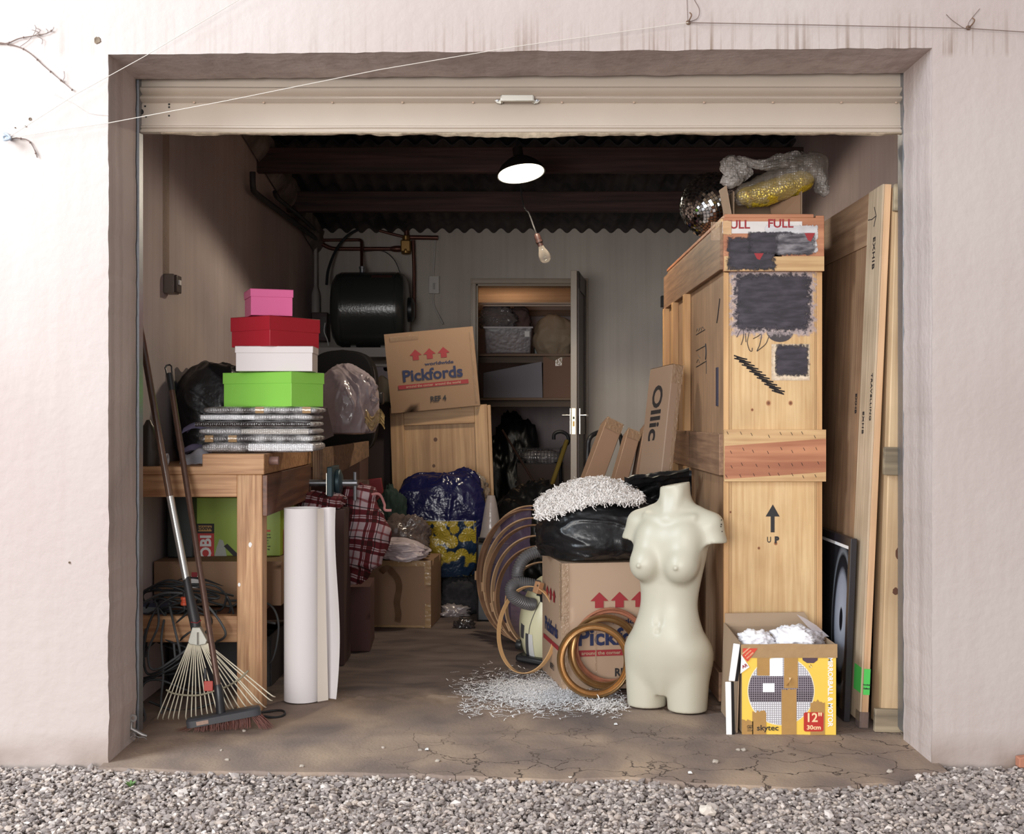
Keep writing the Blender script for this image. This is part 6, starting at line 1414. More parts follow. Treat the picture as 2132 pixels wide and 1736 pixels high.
t = carton('carton', 'dark carton supporting the folded checked cloth', (WX(665, 1.55)+.03, 1.64, 0.001), (0, 0, 0), (.16, .22, WZ(1062, 1.5)-.002), plain('maroon_card_b', srgb(80, 58, 54), .8), tape=False)
# rubbish on the floor between carton and hoops
for i, (px, py, Y, sz, c, lb) in enumerate(((945, 1262, 2.9, (.16, .14, .05), srgb(150, 140, 140), 'crumpled silvery plastic scrap on the floor right of the small carton'), (968, 1300, 2.5, (.09, .08, .04), srgb(60, 54, 54), 'crumpled black plastic scrap on the floor near the hoops'), (930, 1250, 3.0, (.10, .05, .05), srgb(200, 190, 190), 'small white card scrap on the floor right of the small carton'))):
    t = thing('plastic_scrap', lb, 'scrap', (WX(px, Y), Y, .003)); bag_mesh('scrap', sz, plain('scrap_%d' % i, c, .2, spec=.8), t, seed=50+i, sub=4, crease=.3, lump=.5)
t = thing('rubbish_bag', 'black bin bag in the dark behind the hoops', 'bag', (WX(1000, 3.4)+.02, 3.64, .002)); bag_mesh('bag_body', (.46, .4, .36), M['black_bag'], t, seed=55, sub=5, crease=.1)
t = thing('rubbish_bag', 'black bin bag in the dark before the doorway', 'bag', (WX(1110, 3.95), 4.05, .002)); bag_mesh('bag_body', (.55, .5, .62), M['black_bag'], t, seed=56, sub=5, crease=.1)
# ================================================================== right side
M['crate'] = wood('crate_pine', srgb(222, 188, 140), srgb(202, 162, 114), 'z', 1.7, .6)
M['crate_x'] = wood('crate_board', srgb(214, 178, 130), srgb(188, 148, 104), 'x', 1.5, .6)
M['crate_side'] = wood('crate_side_ply_shaded', srgb(168, 132, 100), srgb(138, 106, 82), 'z', 1.5, .62, .2)  # darker than the front pine: shade of the side faces put into the colour
M['crate_sidey'] = wood('crate_side_board_shaded', srgb(150, 116, 90), srgb(116, 86, 66), 'y', 1.5, .62, .2)  # darker copy of the front boards, side shade included in its tone
M['batten'] = wood('crate_batten', srgb(216, 172, 120), srgb(184, 138, 92), 'z', .8, .6)
def red_board():
    m = wood('reddish_board', srgb(196, 136, 100), srgb(160, 100, 72), 'x', .9, .6); return m
def scrib(parent, name, px, Y, r=.0012, mat='black_ink', k=5, flatten=True):
    mb = MB()
    for line in px:
        q = [P(a, b_, Y) for a, b_ in line]; q = curve_pts(q, k) if len(q) > 2 and k > 1 else q
        mb.tube(q, r, 5)
    o = mb.build(name, M[mat] if isinstance(mat, str) else mat, parent, world=True, smooth=70); return o
def big_crate():
    Y = .72; X0, X1 = WX(1507, Y), WX(1711, Y); YE = 2.42; H = WZ(447, Y)
    t = thing('picture_crate', 'tall wooden picture crate with black painted-out patches and an UP arrow', 'crate', ((X0+X1)/2, Y, 0.001))
    mb = MB(); mb.box(X0+.004, X1-.004, Y+.004, YE, .02, H-.012); mb.build('crate_body', M['crate_side'], t, world=True, bev=.002)
    mb = MB(); mb.box(X0+.001, X1-.001, Y, Y+.012, .001, WZ(566, Y)); fp = mb.build('front_panel', M['crate'], t, world=True, bev=.001)
    for a, b_ in ((1507, 1524), (1696, 1711)):   # edge battens with grooves
        mb = MB(); x0, x1 = WX(a, Y)-.001, WX(b_, Y)+.001
        mb.box(x0, x0+(x1-x0)*.58, Y-.003, Y+.006, .002, WZ(567, Y)) if a < 1600 else mb.box(x0+(x1-x0)*.42, x1, Y-.003, Y+.006, .002, WZ(567, Y)); mb.build('corner_batten', M['batten'], t, world=True, bev=.001)
        mb = MB()
        for gx in ((.66, .8, .92) if a < 1600 else (.05, .18, .3)):
            xx = x0+(x1-x0)*gx; mb.box(xx-.0006, xx+.0006, Y-.0008, Y, .004, WZ(568, Y))
        mb.build('groove', plain('groove_shade', srgb(150, 112, 74), .8), t, world=True, smooth=0)  # thin raised strips; their darker colour paints the shade of the grooves
    # lid band
    z0, z1 = WZ(566, Y), WZ(455, Y); zz = WZ(478, Y)
    mb = MB(); mb.box(X0-.004, X1+.004, Y-.022, Y-.001, z0, z1); mb.build('lid_band', red_board(), t, world=True, bev=.002)
    mb = MB(); mb.box(X0-.003, X1+.003, Y-.026, Y-.020, z0, WZ(535, Y)); mb.build('lower_lid_board', M['crate_x'], t, world=True, bev=.001)
    mb = MB(); mb.box(X0+.0, WX(1692, Y), Y-.018, YE, z1, H); mb.box(WX(1696, Y), X1+.004, Y-.02, YE, z1-.004, H-.006); mb.build('lid_top', red_board(), t, world=True, bev=.002)
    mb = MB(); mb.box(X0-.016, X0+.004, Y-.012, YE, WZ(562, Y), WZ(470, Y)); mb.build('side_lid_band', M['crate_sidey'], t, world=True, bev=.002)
    mb = MB(); mb.box(X0-.012, X0+.004, Y-.01, Y+.12, WZ(470, Y), H-.016); mb.build('corner_block', M['crate_x'], t, world=True, bev=.002)
    # middle band
    z0, z1 = WZ(1002, Y), WZ(894, Y)
    mb = MB(); mb.box(X0-.001, X1+.012, Y-.018, Y-.001, z0, z1); mband = mb.build('middle_band', M['crate_x'], t, world=True, bev=.0015)
    mb = MB(); y_ = Y-.0186
    mb.add([(X0, y_, WZ(928, Y)), (X1+.011, y_, WZ(913, Y)), (X1+.011, y_, WZ(982, Y)), (X0, y_, WZ(997, Y)), (X0, Y-.018, WZ(928, Y)), (X1+.011, Y-.018, WZ(913, Y)), (X1+.011, Y-.018, WZ(982, Y)), (X0, Y-.018, WZ(997, Y))], [(0, 1, 2, 3), (0, 1, 5, 4), (3, 2, 6, 7)])
    mb.build('heartwood_figure', red_board(), mband, world=True, smooth=0)
    r = random.Random(4)
    for py in (905, 938, 968, 990):
        for px in range(1518, 1712, 26):
            px_ = px+r.uniform(-6, 6); py_ = py+r.uniform(-5, 5); mb = MB(); mb.tube([P(px_-1.5, py_-3, Y-.019), P(px_+1.5, py_+3, Y-.019)], .0009, 4); mb.build('staple', M['black_ink'], mband, world=True)
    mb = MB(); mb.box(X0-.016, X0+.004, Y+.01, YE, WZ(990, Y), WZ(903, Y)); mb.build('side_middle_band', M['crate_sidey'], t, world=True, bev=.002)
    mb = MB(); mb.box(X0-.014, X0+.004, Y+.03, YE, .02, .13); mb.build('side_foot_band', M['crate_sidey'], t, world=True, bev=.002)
    for px, w_ in ((1436, .05), (1411, .05), (1392, .05)):
        Yb_ = X0*FPX/(px-CX)+CAMY
        for za, zb_ in ((.131, WZ(990, Y)-.001), (WZ(903, Y)+.001, WZ(562, Y)-.001)):
            mb = MB(); mb.box(X0-.024, X0+.004, Yb_, Yb_+w_, za, zb_); mb.build('side_batten', M['batten'], t, world=True, bev=.001)
    # side slot as a flat patch, its shade put into the colour; marks
    mb = MB(); Ys = X0*FPX/(1492-CX)+CAMY; mb.box(X0-.0002, X0+.0045, Ys-.02, Ys+.02, WZ(845, Ys), WZ(765, Ys)); mb.build('side_slot_shade', plain('slot_shade_fill', srgb(44, 42, 62), .6), t, world=True)
    def side(lines, nm, r_=.0012):
        mb = MB()
        for ln in lines:
            q = []
            for px, py in ln: Yq = X0*FPX/(px-CX)+CAMY; q.append(Vector((X0+.0032, Yq, WZ(py, Yq))))
            mb.tube(curve_pts(q, 3) if len(q) > 2 else q, r_, 5)
        mb.build(nm, M['black_ink'], t, world=True)
    side([[(1448, 697), (1466, 686)], [(1448, 730), (1468, 719)], [(1448, 764), (1468, 752)]], 'pencil_line', .002)
    side([[(1468, 716), (1469, 733), (1468, 748)]], 'glass_stem', .004); side([[(1469, 750), (1469, 778)]], 'glass_stem', .0012)
    side([[(1497, 622), (1494, 650), (1491, 672)]], 'pen_stroke', .003)
    side([[(1449, 690), (1451, 683), (1453, 690), (1456, 682), (1458, 688), (1461, 680), (1464, 684)], [(1449, 755), (1452, 748), (1455, 756)], [(1451, 738), (1456, 745)]], 'handwriting', .0012)
    # black paint patches
    bp1 = brushed_paint('painted_out_black', srgb(38, 33, 41), srgb(70, 62, 72), .17, .07); bp2 = brushed_paint('painted_out_white_rim', srgb(206, 188, 186), srgb(176, 158, 160), .15, .10)
    def sheet(name, px0, px1, py0, py1, Yq, mat, th=.0006):
        c = P((px0+px1)/2, (py0+py1)/2, Yq); mb = MB(); x0, x1, a, b_ = WX(px0, Yq)-c.x, WX(px1, Yq)-c.x, WZ(py1, Yq)-c.z, WZ(py0, Yq)-c.z
        mb.box(x0, x1, -th, 0, a, b_); o = mb.build(name, mat, t, smooth=0); o.location = c-Vector(t.location); return o
    sheet('paint_rim', 1507, 1711, 550, 708, Y-.0010, bp2); sheet('black_paint_patch', 1507, 1711, 553, 706, Y-.0018, bp1)
    sheet('black_paint_patch', 1604, 1694, 708, 792, Y-.0014, bp1); sheet('paint_rim', 1606, 1686, 716, 792, Y-.0008, brushed_paint('faint_white_scuff', srgb(226, 206, 180), srgb(206, 180, 150), .08, .2))
    mb = MB(); N = 14; mb.add([P(1596+28+28*math.cos(PI*i/N), 690+20*math.sin(PI*i/N)*1.1, Y-.0012) for i in range(N+1)], [tuple(range(N+1))]); mb.build('black_paint_lobe', plain('thin_black_wash', srgb(66, 58, 60), .6), t, world=True, smooth=0)
    # labels on the lid band, scraped and blacked over
    y_ = Y-.0225
    lab = plain('scraped_white_label', srgb(214, 206, 202), .6, var=.12, vscale=25)
    sheet('red_print_label', 1504, 1670, 461, 486, y_, lab); sheet('torn_label', 1590, 1703, 468, 526, y_-.0005, brushed_paint('label_scraped', srgb(206, 202, 204), srgb(180, 174, 176), .03, .03))
    text_mesh('red_print', 'FULL', .044, M['red_ink'], t, FR(WX(1532, Y), y_-.0009, WZ(470, Y)), .001, world=True)
    text_mesh('red_print', 'FULL', .044, M['red_ink'], t, FR(WX(1622, Y), y_-.0009, WZ(468, Y)), .001, world=True)
    sheet('scuff_patch', 1504, 1524, 458, 490, y_-.0014, brushed_paint('bare_wood_scrape', srgb(206, 166, 124), srgb(186, 146, 104), .08, .06))
    sheet('black_paint_patch', 1500, 1628, 484, 572, y_-.0050, bp1); sheet('black_paint_patch', 1544, 1668, 476, 534, y_-.0052, bp1)
    sheet('black_paint_patch', 1606, 1706, 480, 536, y_-.0054, brushed_paint('grey_rubbed_black', srgb(60, 56, 62), srgb(150, 144, 148), .17, .09))
    for cx_, cy_, w_, h_, up in ((1686, 494, 22, 18, 0), (1580, 534, 20, 14, 0)):
        mb = MB(); mb.add([P(cx_-w_/2, cy_-h_/2, y_-.0062), P(cx_+w_/2, cy_-h_/2, y_-.0062), P(cx_+2, cy_+h_/2, y_-.0062), P(cx_-4, cy_+h_/3, y_-.0062)], [(0, 1, 2, 3)]); mb.build('red_emblem', M['red_ink'], t, world=True, smooth=0)
    sheet('film_scrap', 1480, 1506, 462, 500, Y-.013, M['tape_clear'])
    # arrow and UP
    mb = MB(); z = lambda v: WZ(v, Y); x = lambda v: WX(v, Y); yy = Y-.0009
    mb.prism([(x(1594), z(1075)), (x(1609), z(1050)), (x(1623), z(1075)), (x(1612.5), z(1075)), (x(1612.5), z(1108)), (x(1604.5), z(1108)), (x(1604.5), z(1075))], yy-.0002, yy+.0004); mb.build('stencil_arrow', M['black_ink'], t, world=True, smooth=0)
    text_mesh('stencil_letter', 'U', .030, M['black_ink'], t, FR(x(1601), yy, z(1124)), .0004, sx=.75, world=True); text_mesh('stencil_letter', 'P', .030, M['black_ink'], t, FR(x(1617), yy, z(1124)), .0022, sx=.95, world=True)
    # marker strokes
    scrib(t, 'marker_scribble', [[(1534, 702), (1540, 690), (1546, 684), (1548, 700), (1543, 718)], [(1552, 694), (1553, 712)], [(1560, 690), (1556, 712), (1560, 728), (1565, 731), (1566, 724)], [(1568, 705), (1578, 700), (1585, 696), (1582, 716), (1576, 730), (1580, 728), (1594, 716), (1600, 702)]], Y-.0008, .0014)
    st = []
    for i in range(34):
        u = i/33; a, b_ = 1531+86*u, 743+74*u+3*math.sin(i*2.1); st.append([(a-3-2*(i % 2), b_-3+(i % 3)), (a+15+2*(i % 3), b_+3)])
    scrib(t, 'crossed_out_line', st, Y-.0002, .0027, k=1)
    kn = plain('pine_knot', srgb(120, 72, 44), .6); kr = plain('pine_knot_ring', srgb(176, 126, 84), .6)
    for px, py, r_ in ((1600, 839, .0062), (1646, 839, .0055), (1566, 853, .0038), (1615, 1131, .0045), (1580, 1141, .0035), (1521, 1066, .003)):
        for k_, mt, yo in ((1.5, kr, .0004), (.9, kn, .0008)):
            mb = MB(); c = P(px, py, Y-yo); mb.poly([c+Vector((r_*k_*math.cos(2*PI*i/14), 0, r_*k_*1.15*math.sin(2*PI*i/14))) for i in range(14)]); mb.build('knot', mt, t, world=True, smooth=0)
big_crate()
# mirror ball resting on the crate
def tile_ball(t, r, mat, rows=30, name='mirror_tiles', gap=.10, M_=None, seed=1, tilt=.012):
    rr_ = random.Random(seed); mb = MB(); M_ = M_ or Matrix.Identity(4)
    for i in range(rows):
        a0 = PI*i/rows-PI/2; a1 = PI*(i+1)/rows-PI/2; am = (a0+a1)/2; n = max(4, int(round(2*rows*math.cos(am))))
        for j in range(n):
            b0, b1 = 2*PI*(j+gap/2)/n, 2*PI*(j+1-gap/2)/n; c0, c1 = a0+(a1-a0)*gap/2, a1-(a1-a0)*gap/2
            bm_ = (b0+b1)/2; nrm = Vector((math.cos(am)*math.cos(bm_), math.cos(am)*math.sin(bm_), math.sin(am)))
            cen = nrm*r; dx = Vector((-math.sin(bm_), math.cos(bm_), 0)); dy = nrm.cross(dx)
            tl = nrm+dx*rr_.gauss(0, tilt)+dy*rr_.gauss(0, tilt); tl.normalize(); ex = dx-tl*dx.dot(tl); ey = tl.cross(ex)
            hw = r*math.cos(am)*(b1-b0)/2; hh = r*(c1-c0)/2
            mb.add([M_ @ (cen+ex*hw*sx_+ey*hh*sy_) for sx_, sy_ in ((-1, -1), (1, -1), (1, 1), (-1, 1))], [(0, 1, 2, 3)])
    me_o = mb.build(name, mat, t, smooth=0); return me_o
def disco():
    Y = 1.40; c = P(1484, 428, Y); r = 68.5*(Y-CAMY)/FPX
    H = 1.828+.002
    c.z = max(c.z, H+r*.0+.0)
    t = thing('mirror_ball', 'mirrored disco ball lying on top of the tall crate', 'mirror ball', (c.x, c.y, c.z-r), (0, 0, 0))
    mb = MB(); mb.lathe([(.0001, -r*.985)]+[(r*.985*math.cos(a), r*.985*math.sin(a)) for a in np.linspace(-PI/2+.05, PI/2-.05, 30)]+[(.0001, r*.985)], 48, M=Matrix.Translation((0, 0, r)))
    mb.build('core', plain('black_ball_core', srgb(20, 18, 20), .6), t)
    m, n, l, b = newmat('mirror_glass'); b.inputs['Metallic'].default_value = 1; b.inputs['Roughness'].default_value = .05; b.inputs['Base Color'].default_value = (.95, .95, .95, 1)
    tile_ball(t, r, m, 32, gap=.17, M_=Matrix.Translation((0, 0, r)) @ Matrix.Rotation(R(62), 4, 'Y') @ Matrix.Rotation(R(-35), 4, 'X'), tilt=.085)
    return t
disco()
# open cardboard tray with a bubble wrapped golden thing on the crate top
def top_tray():
    Y = .90; z = 1.834; x0, x1 = WX(1527, Y), WX(1670, Y); xc = (x0+x1)/2; L = x1-x0; H = WZ(398, Y)-z; D = .24
    t = thing('cardboard_tray', 'open brown cardboard tray with raised flaps on top of the tall crate', 'box', (xc, Y+D/2, z))
    mb = MB(); mb.box(-L/2, L/2, -D/2, D/2, 0, .004); mb.box(-L/2, L/2, D/2-.003, D/2, 0, H); mb.box(-L/2, -L/2+.003, -D/2, D/2, 0, H); mb.box(L/2-.003, L/2, -D/2, D/2, 0, H); mb.build('tray_wall', M['card_in'], t)
    mb = MB(); mb.hexa([(-L/2+.004, -D/2, .002), (L/2-.03, -D/2, .002), (L/2-.03, -D/2+.003, .002), (-L/2+.004, -D/2+.003, .002)], [(-L/2+.004, -D/2-.012, .016), (L/2-.03, -D/2-.012, .016), (L/2-.03, -D/2-.009, .016), (-L/2+.004, -D/2-.009, .016)]); mb.build('front_flap', M['card'], t)
    mb = MB(); mb.hexa([(-L/2-.002, -D/2, .0), (-L/2-.002, .02, .0), (-L/2-.005, .02, 0), (-L/2-.005, -D/2, 0)], [(-L/2-.028, -D/2-.01, H+.02), (-L/2-.028, .03, H+.03), (-L/2-.031, .03, H+.03), (-L/2-.031, -D/2-.01, H+.02)]); mb.build('left_flap', M['card'], t)
    mb = MB(); mb.hexa([(L/2-.09, -.02, .003), (L/2-.004, -D/2+.01, .003), (L/2-.004, -D/2+.013, .003), (L/2-.09, -.017, .003)], [(L/2-.10, .01, H*.8), (L/2-.004, -D/2+.01, H*.9), (L/2-.004, -D/2+.013, H*.9), (L/2-.10, .013, H*.8)]); mb.build('inner_flap', M['card_dark'], t)
    # golden thing: long flattened body tilted up to the right
    Yg = Y+.06; s = (Yg-CAMY)/FPX; c = P(1612, 388, Yg)
    g = thing('golden_parcel', 'bubble wrapped golden parcel with a twisted top lying across the cardboard tray', 'parcel', c, (0, 0, 0))
    m, n, l, b = newmat('gold_foil_under_bubbles'); b.inputs['Base Color'].default_value = srgb(222, 190, 62); b.inputs['Metallic'].default_value = .45; b.inputs['Roughness'].default_value = .25
    tc = n.new('ShaderNodeTexCoord'); v = n.new('ShaderNodeTexVoronoi'); v.inputs['Scale'].default_value = 110; l.new(tc.outputs['Object'], v.inputs[0]); bp = n.new('ShaderNodeBump'); bp.inputs['Strength'].default_value = .8; bp.inputs['Distance'].default_value = .004; l.new(v.outputs['Distance'], bp.inputs['Height']); l.new(bp.outputs[0], b.inputs['Normal'])
    pts = [(1540, 420), (1552, 412), (1590, 404), (1640, 388), (1676, 374), (1690, 362)]; rad = [10, 22, 25, 26, 21, 9]
    def limb(pp, rr2, nm, mat, ysc=.9, seed=0, amp=.10, nu=48, nv=50):
        q = curve_pts([P(a, b_, Yg)-c for a, b_ in pp], 10); rr3 = np.interp(np.linspace(0, 1, len(q)), np.linspace(0, 1, len(rr2)), rr2)
        mb = MB(); vs = []; n_ = len(q)
        for i, p in enumerate(q):
            d = (q[min(i+1, n_-1)]-q[max(i-1, 0)]).normalized(); nn = Vector((-d.z, 0, d.x))
            for k in range(nu):
                a = 2*PI*k/nu; f = 1+amp*nz(math.cos(a)*1.7+seed, math.sin(a)*1.7, i*.22)+amp*.6*nz(math.cos(a)*5, math.sin(a)*5+seed, i*.5)
                vs.append(p+(nn*math.cos(a)+Vector((0, 1, 0))*math.sin(a)*ysc)*rr3[i]*s*f)
        fs = [(i*nu+k, i*nu+(k+1) % nu, (i+1)*nu+(k+1) % nu, (i+1)*nu+k) for i in range(n_-1) for k in range(nu)]+[tuple(range(nu-1, -1, -1)), tuple((n_-1)*nu+k for k in range(nu))]
        mb.add(vs, fs); return mb.build(nm, mat, g, smooth=80)
    limb(pts, rad, 'golden_body', m, seed=3)
    bw = bubble('clear_bubble_wrap', srgb(214, 206, 200), srgb(120, 112, 106), 105, .5, .62)
    limb([(1532, 424), (1548, 410), (1590, 396), (1640, 374), (1676, 352), (1698, 345), (1706, 368), (1716, 400)], [7, 24, 32, 36, 34, 27, 18, 8], 'bubble_sleeve', bubble('thin_bubble_wrap', srgb(206, 196, 186), srgb(140, 130, 120), 105, .56, .34), seed=1, amp=.16)
    limb([(1560, 370), (1545, 352), (1522, 338), (1516, 352), (1530, 368), (1520, 378), (1502, 372)], [12, 15, 13, 14, 17, 13, 8], 'twisted_neck', bw, seed=6, amp=.5)
    limb([(1514, 332), (1545, 334), (1580, 344), (1625, 336), (1660, 330), (1688, 338)], [4, 9, 9, 14, 15, 8], 'wrap_fold', bubble('thin_bubble_wrap_b', srgb(200, 192, 186), srgb(130, 122, 116), 105, .5, .6), seed=9, amp=.5)
    limb([(1690, 350), (1706, 372), (1712, 392), (1722, 406)], [20, 15, 13, 6], 'wrap_tail', bubble('thin_bubble_wrap_c', srgb(200, 192, 186), srgb(130, 122, 116), 105, .5, .5), seed=12, amp=.4)
    mb = MB(); mb.tube(curve_pts([P(1553, 398, Yg-.06)-c, P(1562, 410, Yg-.065)-c, P(1572, 416, Yg-.06)-c]), .003, 6); mb.build('tie', plain('clear_brown_tape', srgb(170, 140, 90), .2), g)
top_tray()
# second crate: tall thin panel crate leaning against the right stack
def thin_crate():
    Y = .44; YE = 2.3; H = WZ(381, Y)-.002
    xb, xt = 1.206, 1.289; th = .030; a = math.atan2(xt-xb, H)
    t = thing('panel_crate', 'tall thin panel crate with stencilled letters, leaning right of the big crate', 'crate', (xb, Y, 0.001), (0, a, 0))
    Hl = H/math.cos(a)-.002
    mb = MB(); mb.box(.006, th-.004, .004, YE-Y, 0.03, Hl-.006); mb.build('crate_panel', M['crate_side'], t, bev=.001)
    front = wood('grey_pine_frame', srgb(206, 184, 156), srgb(178, 156, 132), 'z', 1.6, .6); edge = wood('pale_edge_wood', srgb(222, 184, 146), srgb(190, 150, 112), 'z', .8, .6)
    mb = MB(); mb.box(0, .0075, 0, .17, 0.02, Hl); fb = mb.build('front_frame_board', front, t, bev=.001)
    mb = MB(); mb.box(.0078, th, -.002, .02, 0.0, Hl); mb.build('front_edge', edge, t, bev=.0015)
    mb = MB(); mb.box(0.0, .0075, .1705, YE-Y, Hl-.19, Hl-.002); mb.build('top_frame_board', wood('brown_frame', srgb(176, 142, 112), srgb(140, 108, 84), 'y', .8, .6), t, bev=.001)
    mb = MB(); mb.box(0.0, .0075, .1705, YE-Y, 0.02, .16); mb.build('bottom_frame_board', M['crate_sidey'], t, bev=.001)
    def st(txt, y, z, size, roll=-PI/2, m_=None): text_mesh('stencil_print', txt, size, M['black_ink'], t, FL(-.0008, y, z, roll), .0006, spacing=1.15)
    st('EXHIB', .075, 1.66, .038, -PI/2); st('EXHB', .115, 1.06, .030); st('TRAVELLING', .03, 1.15, .026)
    text_mesh('stencil_print', 'EXHB', .030, M['black_ink'], t, FL(.0052, .24, 1.13, -PI/2), .0006)
    mb = MB()
    for q in ([(-.0006, .16, 1.79), (-.0006, .115, 1.785), (-.0006, .062, 1.79)], [(-.0006, .09, 1.825), (-.0006, .062, 1.79), (-.0006, .085, 1.755)]): mb.tube(q, .0015, 5)
    mb.build('hand_drawn_arrow', M['black_ink'], t)
    gm = plain('green_label_paper', srgb(84, 204, 92), .6)
    mb = MB(); mb.box(.008, th+.0006, -.0034, -.0024, .115, .205); mb.build('green_label', gm, t, smooth=0); mb = MB(); mb.box(-.0012, -.0004, -.002, .085, .120, .208); mb.build('green_label', gm, t, smooth=0)
    text_mesh('label_writing', 'Goodman', .0065, M['black_ink'], t, FR(.0195, -.0038, .150), .0003); text_mesh('label_writing', 'Gallery', .0075, M['black_ink'], t, FR(.0190, -.0038, .137), .0003)
    mb = MB(); mb.box(.0, th+.001, -.004, .05, .0, .055); mb.build('grey_tape_foot', clear('dirty_clear_tape', srgb(120, 104, 100), .7, .2), t)
thin_crate()
def right_crate():
    Y = .40; H = WZ(384, Y); xb, xt = WX(1826, Y), WX(1859, Y); a = math.atan2(xt-xb, H); Wd = .30
    t = thing('side_crate', 'pale plank crate with three cross blocks, standing against the right jamb', 'crate', (xb, Y, 0.012), (0, a, 0))
    Hl = H-.012; m = wood('pale_plank', srgb(214, 184, 146), srgb(190, 158, 122), 'z', 1.3, .6)
    mb = MB(); mb.box(.012, Wd-.02, .0, .12, .0, Hl); mb.build('crate_plank', m, t, bev=.004)
    bl = wood('mouldy_block', srgb(186, 168, 140), srgb(112, 98, 82), 'x', .7, .8, .5)
    for z0, z1, x0 in ((WZ(440, Y), WZ(384, Y), .0), (WZ(988, Y), WZ(930, Y), -.008), (.0, WZ(1466, Y)-.012, -.014)):
        mb = MB(); mb.box(x0, Wd-.015, -.022, .0, z0-.012, z1-.012); mb.build('cross_block', bl, t, bev=.003)
    kn = plain('dark_knot', srgb(92, 58, 40), .6)
    for x, z, r_, rz in ((.055, .60, .010, 2.0), (.050, .47, .010, 1.3), (.075, .60, .011, 1.0)):
        mb = MB(); mb.poly([(x+r_*math.cos(2*PI*i/14)*(1+.3*nz(i*.7, z*9)), -.0006, z+rz*r_*math.sin(2*PI*i/14)*(1+.3*nz(i*.9, 4))) for i in range(14)]); mb.build('knot', kn if r_ < .0105 else plain('knot_ring', srgb(180, 146, 108), .6), t, smooth=0)
    mb = MB(); cur = [(.06, 1.60), (.09, 1.62), (.085, 1.55), (.06, 1.56), (.09, 1.50)]; mb.tube(curve_pts([(x, -.0006, z) for x, z in cur]), .0008, 5); mb.build('pencil_mark', M['black_ink'], t)
    mb = MB(); mb.add([P(1822, 1470, Y+.05), P(1814, 1495, Y+.04), P(1824, 1512, Y+.06)], [(0, 1, 2)]); 
right_crate()
# framed print
def framed():
    Y = .52; a = R(2.3); xb = 1.174
    t = thing('framed_picture', 'black framed glossy print leaning on the thin panel crate', 'picture', (xb, Y, 0.002), (0, a, 0)); H = .648; L = .50; fw = .030
    m = plain('black_frame_paint', srgb(38, 34, 38), .35)
    for nm, bx in (('frame_side', (0, .022, 0, fw, 0, H)), ('frame_side', (0, .022, L-fw, L, 0, H)), ('frame_top', (0, .022, fw, L-fw, H-fw, H)), ('frame_bottom', (0, .022, fw, L-fw, 0, fw))):
        mb = MB(); mb.box(*bx); mb.build(nm, m, t, bev=.0015)
    m2, n, l, b = newmat('print_with_reflection'); tc = n.new('ShaderNodeTexCoord'); mp = n.new('ShaderNodeMapping'); mp.inputs['Location'].default_value = (0, -.10*4.6*.0-.55, -.90); mp.inputs['Scale'].default_value = (1, 5.2, 2.6)
    l.new(tc.outputs['Object'], mp.inputs[0])
    ln = n.new('ShaderNodeVectorMath'); ln.operation = 'LENGTH'; l.new(mp.outputs[0], ln.inputs[0]); rp = n.new('ShaderNodeValToRGB'); e = rp.color_ramp.elements
    e[0].position = .10; e[0].color = srgb(28, 28, 34); e[1].position = .125; e[1].color = srgb(176, 182, 198)  # pale bluish bands put the glass reflection into the print's colour
    for p_, c_ in ((.42, srgb(150, 156, 172)), (.50, srgb(40, 40, 46)), (.60, srgb(30, 30, 34)), (.64, srgb(120, 124, 132)), (.72, srgb(36, 36, 40))): e.new(p_).color = c_
    l.new(ln.outputs['Value'], rp.inputs[0]); l.new(rp.outputs[0], b.inputs['Base Color']); b.inputs['Roughness'].default_value = .08; b.inputs['Specular IOR Level'].default_value = .5
    mb = MB(); mb.box(.004, .014, fw, L-fw, fw, H-fw); mb.build('print_under_glass', m2, t)
    mb = MB(); mb.box(.0032, .004, fw, L-fw, H-fw-.012, H-fw); mb.box(.0032, .004, fw, fw+.010, fw, H-fw); mb.build('mat_edge', plain('white_mat', srgb(226, 224, 226), .6), t)
framed()
